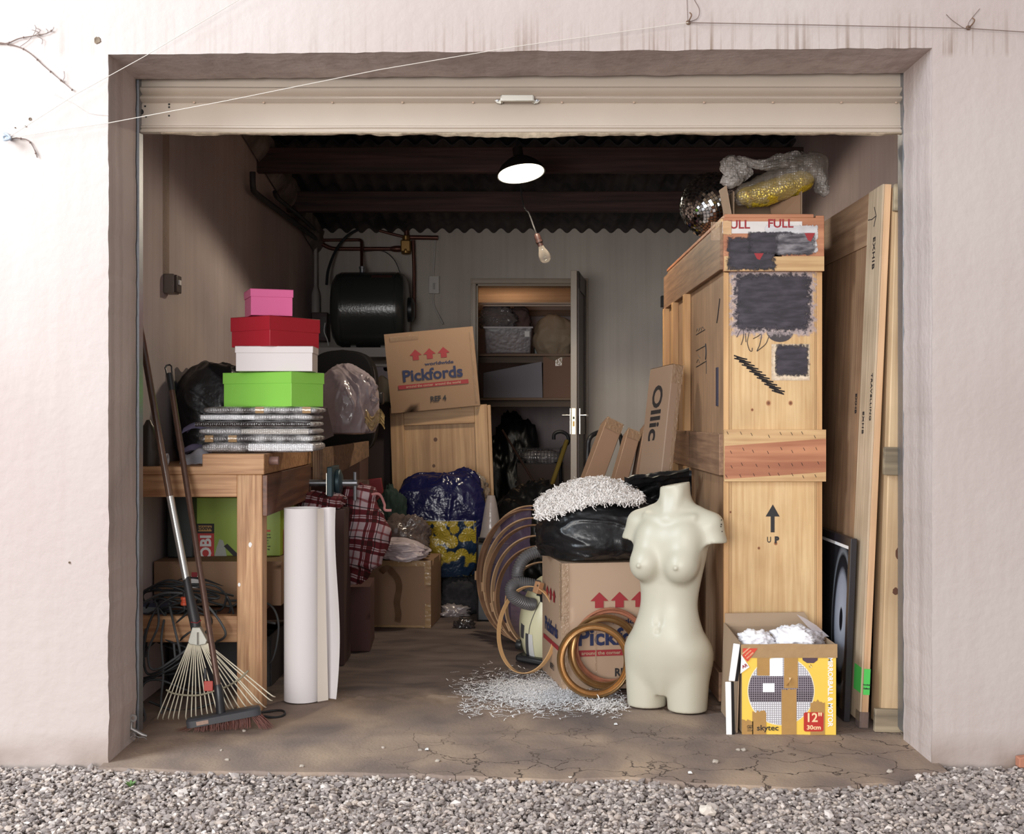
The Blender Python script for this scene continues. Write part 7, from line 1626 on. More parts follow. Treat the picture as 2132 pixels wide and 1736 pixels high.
# the box of the mirror ball with its printed front
def ball_box():
    Y = .34; x0, x1 = WX(1544, Y), WX(1741, Y); L = x1-x0; D = .325; H = WZ(1341, Y)
    xc = (x0+x1)/2; t = thing('mirror_ball_box', 'battered yellow mirror ball box with brown tape, open at the top', 'box', (xc, Y+D/2, 0.006))
    H -= .006; wl = .004
    mb = MB()
    mb.box(-L/2, L/2, -D/2, -D/2+wl, 0, H); mb.box(-L/2, L/2, D/2-wl, D/2, 0, H+.008); mb.box(-L/2, -L/2+wl, -D/2, D/2, 0, H); mb.box(L/2-wl, L/2, -D/2, D/2, 0, H); mb.box(-L/2, L/2, -D/2, D/2, 0, wl)
    mb.build('box_wall', M['card_in'], t, bev=.001)
    yl = plain('yellow_print_card', srgb(238, 198, 84), .4, var=.04, vscale=10)
    yf = -D/2-.0008
    def fx(px): return WX(px, Y)-xc
    def fz(py): return WZ(py, Y)-.006
    def sheet(nm, px0, px1, py0, py1, mat, k, jag=0):
        mb = MB(); y = yf-.0004*k; N = 8
        top = [(fx(px0+(px1-px0)*i/N), y, fz(py0+jag*random.uniform(-3, 3))) for i in range(N+1)]; bot = [(fx(px0+(px1-px0)*i/N), y, fz(py1)) for i in range(N+1)]
        mb.add(top+bot, [(i, i+1, i+N+2, i+N+1) for i in range(N)]); return mb.build(nm, mat, t, smooth=0)
    sheet('printed_front', 1544.5, 1740.5, 1364, 1529.5, yl, 0)
    sheet('taped_rim', 1542, 1743, 1341, 1369, M['tape'], 5, .6)
    # printed mirror ball: disc, dark belt and bright lower half with tile lines
    m, n, l, b = newmat('printed_ball'); tc = n.new('ShaderNodeTexCoord'); sp = n.new('ShaderNodeSeparateXYZ'); l.new(tc.outputs['Object'], sp.inputs[0])
    br = n.new('ShaderNodeTexBrick'); mp = n.new('ShaderNodeMapping'); mp.inputs['Rotation'].default_value = (PI/2, 0, 0); mp.inputs['Scale'].default_value = (1, 1, 1); l.new(tc.outputs['Object'], mp.inputs[0]); l.new(mp.outputs[0], br.inputs[0])
    br.offset = 0; br.inputs['Scale'].default_value = 1; br.inputs['Brick Width'].default_value = .0075; br.inputs['Row Height'].default_value = .0075; br.inputs['Mortar Size'].default_value = .0012
    br.inputs['Color1'].default_value = (1, 1, 1, 1); br.inputs['Color2'].default_value = (1, 1, 1, 1); br.inputs['Mortar'].default_value = (0, 0, 0, 1)
    def band(lo, hi, sock=2):
        a = n.new('ShaderNodeMath'); a.operation = 'COMPARE'; a.inputs[1].default_value = (lo+hi)/2; a.inputs[2].default_value = (hi-lo)/2; l.new(sp.outputs[sock], a.inputs[0]); return a.outputs[0]
    def mix(f, a, b_):
        q = n.new('ShaderNodeMix'); q.data_type = 'RGBA'
        l.new(f, q.inputs[0]) if not isinstance(f, float) else None
        for i_, v_ in ((6, a), (7, b_)):
            if isinstance(v_, tuple): q.inputs[i_].default_value = v_
            else: l.new(v_, q.inputs[i_])
        return q.outputs[2]
    lightt = mix(br.outputs[0], srgb(150, 146, 150), srgb(228, 226, 230)); darkt = mix(br.outputs[0], srgb(150, 140, 148), srgb(56, 46, 56)); blk = mix(br.outputs[0], srgb(140, 130, 136), srgb(44, 36, 44))
    c1 = mix(band(-.022, .05), lightt, darkt); c2 = mix(band(-.036, -.004), c1, blk)
    def mult(a, b_):
        q = n.new('ShaderNodeMath'); q.operation = 'MULTIPLY'; l.new(a, q.inputs[0]); l.new(b_, q.inputs[1]); return q.outputs[0]
    c3 = mix(mult(band(-.004, .026), band(-.062, -.022, 0)), c2, srgb(240, 240, 244)); c4 = mix(mult(band(.05, .12), band(-.04, .005, 0)), c3, srgb(240, 240, 244))
    l.new(c4, b.inputs['Base Color']); b.inputs['Roughness'].default_value = .4
    s = (Y-CAMY)/FPX; cx_, cz_ = fx(1626), fz(1438); rx, rz = 68*s, 70*s
    mb = MB(); mb.poly([(rx*math.cos(2*PI*i/48), 0, rz*math.sin(2*PI*i/48)) for i in range(48)]); o = mb.build('printed_ball', m, t, smooth=0); o.location = (cx_, yf-.0008, cz_)
    mb = MB(); mb.poly([((rx+.003)*math.cos(2*PI*i/48), 0, (rz+.003)*math.sin(2*PI*i/48)) for i in range(48)]); o = mb.build('printed_halo', plain('pale_halo_print', srgb(232, 222, 196), .5), t, smooth=0); o.location = (cx_, yf-.0004, cz_)
    # the printed motor top right
    mb = MB(); mb.add([(fx(a), yf-.0009, fz(b_)) for a, b_ in ((1668, 1355), (1704, 1355), (1702, 1374), (1694, 1380), (1680, 1380), (1671, 1374))], [tuple(range(6))]); mb.build('printed_motor', plain('print_plum', srgb(86, 66, 76), .4), t, smooth=0)
    mb = MB(); mb.tube([(fx(1687)+.004*math.cos(a), yf-.001, fz(1386)+.005*math.sin(a)) for a in [2*PI*i/14 for i in range(14)]], .0006, 4, closed=True); mb.build('printed_hook', M['nickel'], t)
    # tape strips over the print
    tb = plain('brown_parcel_tape', srgb(176, 136, 82), .2, spec=.8, bump=.25, bscale=60, var=.1, vscale=30)
    for nm, a0, a1, b0, b1, j in (('tape_strip', 1576, 1602, 1366, 1406, 1), ('tape_strip', 1632, 1661, 1362, 1432, 1.5), ('tape_strip', 1627, 1658, 1434, 1529.6, 1), ('tape_strip', 1687, 1717, 1459, 1529.6, 1.4), ('tape_strip', 1566, 1595, 1482, 1529.6, 1.5), ('tape_strip', 1544.5, 1568, 1499, 1529.6, 1), ('tape_strip', 1602, 1632, 1355, 1368, 1)):
        sheet(nm, a0, a1, b0, b1, tb, 4, j)
    mb = MB(); mb.grid(lambda u, v: (fx(1642+12*u*v-6*v), yf-.004-.008*math.sin(PI*u)*v, fz(1428-28*v*0-18*u)+.002*v), 6, 6)
    mb.build('loose_tape_flap', tb, t, smooth=70)
    text_mesh('printed_name', 'skytec', .0265, M['black_ink'], t, FR(fx(1598), yf-.0024, fz(1515)), .0003, sx=1.1)
    mb = MB(); x_, z_ = fx(1561), fz(1515); q = [(.008, .008), (-.004, .008), (-.008, .004), (-.008, -.003), (.003, -.003)]; 
    mb.tube([(x_+a, yf-.0024, z_+b_) for a, b_ in ((.009, .009), (-.006, .009), (-.009, .006), (-.009, .002), (.004, .002), (.004, -.003), (-.009, -.003))], .0009, 5)
    mb.tube([(x_+a, yf-.0024, z_+b_) for a, b_ in ((-.009, -.009), (.006, -.009), (.009, -.006), (.009, .004), (-.004, .004))], .0009, 5); mb.build('printed_emblem', M['black_ink'], t)
    mb = MB(); N = 24; x0_, x1_, z0_, z1_ = fx(1673), fx(1714), fz(1522), fz(1482); rr_ = .007
    pl = []
    for k, (cx2, cz2) in enumerate(((x1_-rr_, z1_-rr_), (x0_+rr_, z1_-rr_), (x0_+rr_, z0_+rr_), (x1_-rr_, z0_+rr_))):
        for i in range(5): a = PI/2*k+PI/2*i/4; pl.append((cx2+rr_*math.cos(a), yf-.0024, cz2+rr_*math.sin(a)))
    mb.poly(pl); mb.build('red_badge', plain('badge_red', srgb(184, 52, 44), .4), t, smooth=0)
    cr_ = plain('cream_print', srgb(238, 206, 160), .5)
    text_mesh('badge_size', '12"', .042, cr_, t, FR(fx(1694), yf-.0028, fz(1494)), .0009, sx=1.0); text_mesh('badge_size', '30cm', .020, cr_, t, FR(fx(1694), yf-.0028, fz(1514)), .0006, sx=1.1)
    text_mesh('spine_print', 'MIRRORBALL & MOTOR', .0232, M['white_ink'], t, FR(fx(1728), yf-.0012, fz(1440), -PI/2), .0006, sx=.95)
    mb = MB(); mb.add([(fx(a), yf-.0012, fz(b_)) for a, b_ in ((1546, 1349), (1577, 1349), (1556, 1377), (1546, 1366))], [(0, 1, 2, 3)]); mb.v = [(p[0], p[1]-.0024, p[2]) for p in mb.v]; mb.build('red_corner_flash', plain('flash_red', srgb(206, 70, 50), .5), t, smooth=0)
    for k, s_ in enumerate(('MIRRORBALL', '& MOTOR', 'INCLUDED')):
        text_mesh('flash_print', s_, .0062, cr_, t, FR(fx(1553+4*k), yf-.0042, fz(1354+5*k), R(42)), .0001)
    mb = MB(); mb.add([(fx(a), yf-.0030, fz(b_)) for a, b_ in ((1543, 1362), (1560, 1388), (1541, 1402))], [(0, 1, 2)]); mb.build('white_corner_flash', M['white_ink'], t, smooth=0); text_mesh('flash_print', 'AR', .015, M['red_ink'], t, FR(fx(1550), yf-.0036, fz(1386), R(25)), .0005)
    # inner flaps and side pieces
    mb = MB(); mb.hexa([(-L/2, D/2-.004, H+.0), (L/2-.0, D/2-.004, H), (L/2, D/2, H), (-L/2, D/2, H)], [(-L/2+.0, D/2+.010, H+.052), (L/2-.03, D/2+.012, H+.056), (L/2-.03, D/2+.016, H+.056), (-L/2, D/2+.014, H+.052)]); mb.build('rear_flap', M['card_in'], t)
    mb = MB(); q0 = [(-L/2-.001, -D/2+.02, H), (-L/2-.001, D/2, H), (-L/2-.005, D/2, H), (-L/2-.005, -D/2+.02, H)]; q1 = [(-L/2-.002, -D/2+.03, .03), (-L/2-.03, D/2-.0, .03), (-L/2-.034, D/2, .03), (-L/2-.006, -D/2+.03, .03)]
    mb.hexa([(a, b_, .0) for a, b_, _ in ((-L/2-.012, -D/2+.01, 0), (-L/2-.012, D/2, 0), (-L/2-.016, D/2, 0), (-L/2-.016, -D/2+.01, 0))], [(-L/2-.002, -D/2+.01, H+.004), (-L/2-.002, D/2, H+.02), (-L/2-.006, D/2, H+.02), (-L/2-.006, -D/2+.01, H+.004)]); mb.build('left_flap', M['card_in'], t)
    # two printed flap ends seen edge on
    for nm, pl in (('flap_end', [(1527, 1339, .0), (1541, 1341, .0), (1530, 1418, 0), (1517, 1417, 0)]), ('flap_end', [(1510, 1419, 0), (1522, 1419, 0), (1524, 1530, 0), (1512, 1529, 0)])):
        mb = MB(); p_ = [Vector((fx(a), -D/2-.004, fz(b_))) for a, b_, _ in pl]; mb.hexa(p_, [p+Vector((0, .006, 0)) for p in p_]); mb.build(nm, M['white_ink'], t, bev=.002)
        mb = MB(); p2 = [p_[1]+Vector((.0005, 0, 0)), p_[1]+Vector((.010, .006, -.002)), p_[2]+Vector((.011, .006, 0)), p_[2]+Vector((.0005, 0, 0))]; mb.hexa(p2, [p+Vector((0, .010, 0)) for p in p2]); mb.build('black_backing', M['black_plastic'], t)
    tis = plain('white_tissue', srgb(238, 236, 240), .8)
    for c_, sz, sd in ((fx(1588), (.11, .12, .05), 61), (fx(1672), (.13, .14, .065), 62)):
        tt = thing('tissue_paper', 'crumpled white tissue paper in the open mirror ball box, '+('left heap' if sd == 61 else 'right heap'), 'tissue paper', (xc+c_, Y+.13, .006+H-.030))
        bag_mesh('tissue', sz, tis, tt, seed=sd, sub=5, crease=.2, lump=.4, cs=3)
        mb = MB(); mb.box(-.03, .03, -.03, .03, -(H-.036), .002); mb.build('hidden_wad', tis, tt)
    tt = thing('plastic_sheet', 'stiff clear plastic piece sticking up from the right of the mirror ball box', 'plastic', (xc+fx(1706), Y+.12, .006+H))
    g = [(fx(a)-fx(1706), 0, fz(b_)-H) for a, b_ in ((1675, 1290), (1692, 1298), (1718, 1314), (1745, 1338), (1728, 1338), (1700, 1318))]
    mb = MB(); mb.add([Vector(p)+Vector((0, .03*nz(i, 3), 0)) for i, p in enumerate(g)]+[Vector(p)+Vector((0, .0015, 0)) for p in g], [(0, 1, 5), (1, 2, 5), (2, 4, 5), (2, 3, 4)]); mb.build('film', clear('stiff_clear_plastic', srgb(196, 190, 196), .5, .08, .1), tt, smooth=0)
    bag_mesh('crumpled_film', (.10, .06, .05), clear('crumpled_clear', srgb(206, 200, 206), .5, .1, 1, 30), tt, seed=63, sub=4, crease=.3, lump=.4, loc=(-.01, .0, -.025))
ball_box()

# ------------------------------------------------------------------ mannequin torso
def mannequin():
    t = thing('mannequin_torso', 'cream female mannequin torso standing on its thighs on the threshold', 'mannequin', (WX(1388, .72), .72, .006), (0, 0, R(-30)))
    zs = np.array([.0, .06, .10, .15, .20, .25, .30, .36, .40, .45, .50, .56, .62, .66, .70, .76])
    av = np.array([.012, .045, .090, .138, .160, .150, .130, .110, .107, .113, .120, .130, .138, .142, .120, .06])
    bv = np.array([.03, .065, .085, .098, .104, .100, .090, .078, .076, .078, .082, .088, .088, .078, .062, .045])
    cyv = np.array([.0, .0, .002, .004, .004, .0, -.004, -.006, -.006, -.004, .0, .004, .006, .008, .012, .014])
    def f(X, Y, Z):
        from numpy import interp
        X = X-.034*np.clip((Z-.15)/.6, 0, 1); Y = Y+.012*np.clip((Z-.15)/.6, 0, 1)
        cub = lambda arr: interp(Z, zs, arr)
        # smooth the profile by averaging neighbours
        def sm(arr): return (interp(Z-.03, zs, arr)+interp(Z-.015, zs, arr)+interp(Z, zs, arr)+interp(Z+.015, zs, arr)+interp(Z+.03, zs, arr))/5
        a, b_, c = sm(av), sm(bv), sm(cyv)
        k = np.sqrt((X/a)**2+((Y-c)/b_)**2+1e-9); d = (k-1)*b_
        d = np.maximum(d, Z-.735); d = np.maximum(d, .055-Z)
        for s in (-1, 1):
            leg = s_cap(X, Y, Z, (s*.080, .004, .205), (s*.081, .002, -.06), .086, .068); leg = np.maximum(leg, -Z)
            d = smin(d, leg, .020)
            d = smin(d, s_ell(X, Y, Z, (s*.074, .052, .175), (.078, .068, .085)), .035)     # seat
            arm = s_cap(X, Y, Z, (s*.140, .014, .672), (s*.158, .012, .62), .046, .047); arm = np.maximum(arm, .618-Z)
            d = smin(d, arm, .028)
            d = smin(d, s_ell(X, Y, Z, (s*.068, -.078, .535), (.057, .053, .058)), .024)    # bust
            d = smin(d, s_ell(X, Y, Z, (s*.064, -.058, .60), (.050, .034, .08)), .05)
            d = smin(d, s_ell(X, Y, Z, (s*.072, -.135, .535), (.007, .006, .007)), .010)
            d = smin(d, s_cap(X, Y, Z, (s*.014, -.050, .700), (s*.095, -.036, .712), .006, .004), .028)
            d = smin(d, s_cap(X, Y, Z, (0, .014, .752), (s*.145, .014, .690), .030, .034), .03)
        nk = s_cap(X, Y, Z, (0, .018, .68), (0, .008, .92), .060, .050); nk = np.maximum(nk, Z-(.826+.18*X*1.0+.06*Y)); d = smin(d, np.maximum(nk, Z-.90), .035)
        nk2 = Z-(.826+.18*X+.06*Y); d = np.where(Z > .74, np.maximum(d, nk2), d)
        for s in (-1, 1): d = smin(d, s_cap(X, Y, Z, (s*.008, -.046, .705), (s*.03, -.02, .80), .006, .007), .025)
        d = smin(d, s_ell(X, Y, Z, (0, -.062, .245), (.085, .040, .085)), .04)
        d = -smin(-d, s_cap(X, Y, Z, (0, -.100, .33), (0, -.098, .46), .008, .008), .02)*1.0
        d = -smin(-d, s_ell(X, Y, Z, (0, -.108, .300), (.008, .012, .010)), .012)
        return d
    sk = plain('cream_lacquer', srgb(186, 180, 162), .42, spec=.45)
    o = sdf_mesh('torso', f, (-.29, -.17, -.012), (.29, .18, .90), .0052, sk, t)
    md = o.modifiers.new('smooth', 'SMOOTH'); md.factor = .5; md.iterations = 3
    # chipped paint on the outer right stub
    chip = plain('chipped_lacquer', srgb(70, 62, 54), .8); r = random.Random(3)
    for k in range(7):
        z = .625+.013*k+r.uniform(-.004, .004); th = R(-38+r.uniform(-6, 6)); x = .036+.146+.047*math.cos(th); y = .012+.047*math.sin(th); s = r.uniform(.0012, .0035)
        mb = MB(); mb.lathe([(.0001, .0008), (s, .0003), (s*.9, -.001)], 7, M=Matrix.Translation((x-.0012, y+.0004, z)) @ Matrix.Rotation(th+PI/2, 4, 'Z') @ Matrix.Rotation(PI/2, 4, 'X')); mb.build('paint_chip', chip, t)
mannequin()

# ------------------------------------------------------------------ moving carton, gold rings, bin bag, shredded paper
cY = 1.01; rotc = R(9.4); L, W, H = .47, .42, .500
cx0 = WX(1171, cY); cc = Vector((cx0, cY, 0))+Vector((math.cos(rotc), math.sin(rotc), 0))*L/2+Vector((-math.sin(rotc), math.cos(rotc), 0))*W/2
t = carton('moving_carton', 'large brown moving carton with red arrows behind the mannequin and gold rings', (cc.x, cc.y, .004), (0, 0, rotc), (L, W, H), M['card'], tape=False)
pick_print(t, L, W, H, 'REF 2', zc=.205, s=1.0)
arrows(t, -L/2-.0065, .0, H*.70, .060, .070, M['red_ink'], 'S')
text_mesh('printed_name', 'Pickfords', .074, M['blue_ink'], t, FL(-L/2-.0068, -.01, .215), .002, sx=.95)
mb = MB(); mb.box(-L/2-.0072, -L/2-.0064, -.16, .15, .148, .166); mb.build('red_strap', M['red_ink'], t, smooth=0)
text_mesh('printed_reference', 'REF 2', .032, M['black_ink'], t, FL(-L/2-.0068, -.03, .06), .0008)
mb = MB(); mb.grid(lambda u, v: (-L/2-.006+.03*u, -W/2-.0075+.003*nz(u*4, v*20)+.008*(1-u)*0, H*(.05+.95*v)), 4, 40); mb.build('packing_tape', M['tape_clear'], t, smooth=60)
mb = MB(); mb.grid(lambda u, v: (-L/2-.0075+.002*nz(u*4, v*20), -W/2+.03*u, H*(.55+.45*v)), 4, 30); mb.build('packing_tape', M['tape_clear'], t, smooth=60)
mb = MB(); mb.grid(lambda u, v: (-.105+.006*u, -W/2-.0082, H*(.12+.34*v)), 3, 20); mb.build('tape_glint', M['tape_clear'], t, smooth=60)
M['gold'] = plain('gilt', srgb(158, 124, 84), .33, metal=.8, var=.25, vscale=18, bump=.15, bscale=60)
M['gilt_back'] = plain('worn_gilt_red', srgb(176, 118, 92), .5, metal=.2, var=.3, vscale=30)
def gold_ring(label, px, py, r, Yr, tilt, yaw, mat, wd=.030, grp='gilt rings in front of the moving carton'):
    c = P(px, py, Yr)
    t = thing('gilt_ring', label, 'frame', (c.x, c.y, max(c.z, r*math.cos(tilt)+.006)), (-tilt, 0, yaw), grp)
    prof = [(r-wd, .004), (r-wd+.001, -.006), (r-wd+.004, -.010), (r-wd+.007, -.006), (r-wd*.5, -.004), (r-wd*.4, -.012), (r-wd*.2, -.016), (r-.002, -.012), (r, -.004), (r, .006), (r-wd, .006)]
    seg = 96; vs = []; n = len(prof)
    for k in range(seg):
        a = 2*PI*k/seg; vs += [(q*math.cos(a), y, q*math.sin(a)) for q, y in prof]
    mb = MB(); mb.add(vs, [(k*n+i, k*n+(i+1) % n, ((k+1) % seg)*n+(i+1) % n, ((k+1) % seg)*n+i) for k in range(seg) for i in range(n)]); mb.build('moulding', mat, t, smooth=50)
    mb = MB()
    for k in range(seg):
        pass
    prof2 = [(r-wd+.001, .0062), (r-.002, .0062), (r-.002, .009), (r-wd+.001, .009)]; vs = []; n = 4
    for k in range(seg):
        a = 2*PI*k/seg; vs += [(q*math.cos(a), y, q*math.sin(a)) for q, y in prof2]
    mb.add(vs, [(k*n+i, k*n+(i+1) % n, ((k+1) % seg)*n+(i+1) % n, ((k+1) % seg)*n+i) for k in range(seg) for i in range(n)]); mb.build('backing', M['gilt_back'], t, smooth=50)
gold_ring('round gilt ring leaning in front of the other two', 1237, 1380, .143, .885, R(8), R(-4), M['gold'])
gold_ring('middle gilt ring between the front ring and the carton', 1259, 1357, .145, .945, R(5), R(6), M['gold'])
gold_ring('hindmost ring showing worn reddish gilt at its upper right', 1272, 1345, .150, .995, R(3), R(4), M['gilt_back'], .022)
# black bin bag on the carton
t = thing('rubbish_bag', 'full black bin bag lying on the moving carton under the shredded paper', 'bag', (WX(1262, 1.25), 1.24, H+.012))
def bgs(p):
    q = Vector((p.x*(1+.08*p.z), p.y, p.z*(1-.10*p.x)))
    if q.x < -.5: q.z -= .38*(-q.x-.5)
    return q
bag_mesh('bag_body', (.57, .48, .245), M['black_bag'], t, seed=72, sub=6, crease=.035, lump=.12, cs=1.8, shape=bgs, streak=(1, 1, 1.9))
mb = MB()
def fold(u, v):
    px = 1300+135*u; Yq = 1.20+.14*v; p = P(px, 1000-14*u+26*(v-.3)+7*math.sin(v*17+u*3)+5*nz(u*8, v*6), Yq); return p
mb.grid(fold, 30, 26); mb.build('gathered_neck', M['black_bag'], t, world=True, smooth=80)
mb = MB(); mb.grid(lambda u, v: P(1330+110*u, 990+70*v+4*nz(u*5, v*7)-8*u*(1-v)+6*math.sin(u*12+v*8)*.6, 1.30+.05*nz(u*4, v*4)+.06*v), 24, 20); mb.build('side_fold', M['black_bag'], t, world=True, smooth=80)
def ribbons(n, fn, seed, wmin=.0016, wmax=.0030, lmin=.025, lmax=.06, zig=.0025, flat=False):
    r = np.random.default_rng(seed); V = []; F = []
    for i in range(n):
        p, nrm = fn(r); nrm = Vector(nrm).normalized(); d = Vector(r.normal(0, 1, 3)); 
        d = (d-nrm*d.dot(nrm)*(1.0 if flat else .85)).normalized(); L_ = r.uniform(lmin, lmax); w_ = r.uniform(wmin, wmax); s = d.cross(nrm)
        s = s.normalized() if s.length > 1e-5 else Vector((1, 0, 0)); up = s.cross(d); k = r.integers(5, 9); base = len(V); bend = r.uniform(-.35, .35) if flat else r.uniform(-.9, .9)
        dd = d.copy(); q = Vector(p)
        for j in range(k+1):
            z = (zig if j % 2 else 0)*(1 if not flat else .4); c = q+up*z
            V.append(c-s*w_); V.append(c+s*w_)
            q = q+dd*(L_/k); dd = (dd+s*bend*.5-(Vector((0, 0, .03)) if not flat else Vector((0, 0, 0)))).normalized()
            if j: F.append((base+2*j-2, base+2*j-1, base+2*j+1, base+2*j))
    return np.array([v[:] for v in V]), np.array(F)
M['shred'] = plain('shredded_white_paper', srgb(232, 226, 222), .7)
def mound(r):
    while 1:
        px = r.uniform(1120, 1336); u = (px-1228)/108
        if abs(u) < 1: break
    h = 1-u*u*.75; Yq = 1.02+.30*r.uniform(0, 1)*1.0; v = (Yq-1.02)/.30
    topy = np.interp(px, [1116, 1150, 1200, 1250, 1300, 1340], [1046, 1022, 1002, 996, 1008, 1034]); boty = np.interp(px, [1116, 1150, 1200, 1260, 1300, 1340], [1074, 1072, 1054, 1042, 1044, 1038])
    py = boty+(topy-boty)*math.sin(v*PI/2)+r.normal(0, 2.2); p = P(px, py, Yq)
    return p, (u*.6, -.8*(1-v), .6+.4*v)
V, F = ribbons(6500, mound, 5, lmin=.012, lmax=.038, zig=.0045, wmin=.0014, wmax=.0034)
# a lumpy heap body gives the strips their volume
bmb = MB()
def heap(u, v):
    px = 1120+216*u; Yq = 1.03+.32*v; topy = np.interp(px, [1116, 1150, 1200, 1250, 1300, 1340], [1050, 1026, 1007, 1001, 1013, 1038]); boty = np.interp(px, [1116, 1150, 1200, 1260, 1300, 1340], [1072, 1068, 1050, 1040, 1042, 1040])
    return P(px, boty+(topy-boty)*math.sin(v*PI/2)+2.5*nz(px*.1, v*20), Yq)
bmb.grid(heap, 60, 24); base = len(V)
V2 = np.array([tuple(p) for p in bmb.v]); F2 = np.array(bmb.f)+base
o = arr_mesh('shredded_paper', np.vstack([V, V2]), np.vstack([F, F2]), M['shred']); tag(o, 'heap of shredded white paper on top of the black bin bag', 'shredded paper', kind='stuff')
def fl(r):
    while 1:
        px, py = r.normal(1120, 62), r.normal(1440, 15)
        if r.random() < .25: px, py = r.uniform(960, 1300), r.normal(1452, 24)
        if 930 < px < 1300 and 1385 < py < 1500: break
    Yq = CAMZ*FPX/(py-CY)+CAMY; x = WX(px, Yq); return (x, Yq, floor_h(x, Yq)+.004+abs(r.normal(0, .004))), (0, 0, 1)
V, F = ribbons(4600, fl, 6, flat=True, lmin=.014, lmax=.050, wmin=.0008, wmax=.0019); V[:, 2] = np.maximum(V[:, 2], .001)
o = arr_mesh('shredded_paper', V, F, plain('floor_shreds', srgb(250, 249, 250), .7)); tag(o, 'shredded white paper scattered on the floor before the hoops and carton', 'shredded paper', kind='stuff')
def fl2(r):
    px, py = r.normal(1258, 22), r.normal(1473, 7); Yq = CAMZ*FPX/(py-CY)+CAMY; x = WX(px, Yq); return (x, Yq, floor_h(x, Yq)+.005+abs(r.normal(0, .006))), (0, 0, 1)
V, F = ribbons(260, fl2, 7, lmin=.02, lmax=.05, wmin=.001, wmax=.0022); V[:, 2] = np.maximum(V[:, 2], .002)
o = arr_mesh('shredded_paper', V, F, M['shred']); tag(o, 'small clump of shredded paper on the floor left of the mannequin', 'shredded paper', kind='stuff')
for k, (px, py) in enumerate(((1282, 1511), (888, 1563), (1437, 1612))):
    Yq = CAMZ*FPX/(py-CY)+CAMY; x = WX(px, Yq); mb = MB(); mb.add([(-.006, 0, 0), (.007, -.003, .001), (.005, .016, .003), (-.005, .015, .001), (-.001, .02, .002)], [(0, 1, 2, 3), (3, 2, 4)])
    o = mb.build('paper_scrap', M['white_ink'], None, smooth=0); o.location = (x, Yq, floor_h(x, Yq)+.003); tag(o, ['tiny white paper scrap on the threshold below the gold rings', 'tiny white paper scrap on the threshold, left of the middle', 'tiny white paper scrap at the threshold edge below the mannequin'][k], 'paper scrap')
# pebbles on the slab
bm = bmesh.new(); bmesh.ops.create_icosphere(bm, subdivisions=2, radius=.009)
for v in bm.verts: v.co *= 1+.35*noise.noise(v.co*160)
for v in bm.verts: v.co.z = v.co.z*.7+.005
pm = bpy.data.meshes.new('pebble'); bm.to_mesh(pm); bm.free(); pm.materials.append(plain('pale_pebble', srgb(172, 160, 148), .85, var=.2, vscale=60))
for k, (px, py, s, lb) in enumerate(((1537, 1562, .9, 'grey pebble just below the yellow box'), (1549, 1563, 1.2, 'larger grey pebble just below the yellow box, right of its neighbour'), (1489, 1587, 1.2, 'flat pale pebble on the threshold below the mannequin'), (911, 1586, 1.0, 'small grey pebble near the middle of the threshold edge'), (508, 1523, .9, 'tiny pebble in front of the broom head'), (473, 1583, .9, 'small pebble on the threshold below the rake, nearer the gravel'), (461, 1564, .7, 'tiny pebble on the threshold below the rake tines'), (628, 1597, .9, 'pale pebble on the slab edge below the paper roll'), (1852, 1607, 1.2, 'grey pebble at the slab corner before the right jamb'), (798, 1556, .8, 'small pebble on the threshold left of the middle'), (875, 1562, .8, 'tiny brownish pebble beside the paper scrap on the threshold'))):
    o = bpy.data.objects.new('pebble', pm); COL.objects.link(o); Yq = CAMZ*FPX/(py-CY)+CAMY; x = WX(px, Yq); o.location = (x, Yq, floor_h(x, Yq)-.001); o.scale = (s, s*.8, s*.8); o.rotation_euler = (0, 0, k*1.3); tag(o, lb, 'pebble', 'pebbles on the threshold')
for px, py, s, lb in ((1473, 1690, 3.0, 'big whitish stone lying in the gravel at the lower right'), (1188, 1617, 1.1, 'white pebble at the edge of the gravel')):
    o = bpy.data.objects.new('stone', pm.copy()); COL.objects.link(o); o.data.materials.clear(); o.data.materials.append(plain('whitish_stone', srgb(214, 202, 190), .8, var=.12, vscale=80)); Yq = CAMZ*FPX/(py-CY)+CAMY; x = WX(px, Yq); o.location = (x, Yq, -.008); o.scale = (s*.75, s, s*.8); o.rotation_euler = (0, 0, .5); tag(o, lb, 'stone')
t = thing('weed', 'small green weed growing in the gravel near the left jamb', 'plant', P(272, 1640, -.22)); t.location.z = -.012
for k in range(7):
    a = k*.9; mb = MB(); d = Vector((math.cos(a), math.sin(a), 0)); n_ = Vector((-d.y, d.x, 0)); mb.add([(0, 0, 0), d*.010+n_*.004+Vector((0, 0, .014)), d*.02+Vector((0, 0, .018)), d*.010-n_*.004+Vector((0, 0, .014))], [(0, 1, 2, 3)]); mb.build('leaf', plain('weed_leaf', srgb(96, 132, 70), .6), t)
t = thing('broken_brick', 'reddish brick fragment at the wall foot at the far right edge', 'brick', P(2126, 1612, -.02)); t.location.z = -.005
mb = MB(); mb.hexa([(-.014, -.02, 0), (.03, -.02, 0), (.03, .012, 0), (-.014, .012, 0)], [(-.010, -.014, .028), (.03, -.016, .04), (.03, .01, .036), (-.016, .008, .032)]); mb.build('brick_piece', plain('brick_red', srgb(172, 116, 92), .85, var=.2, vscale=50), t, bev=.003)

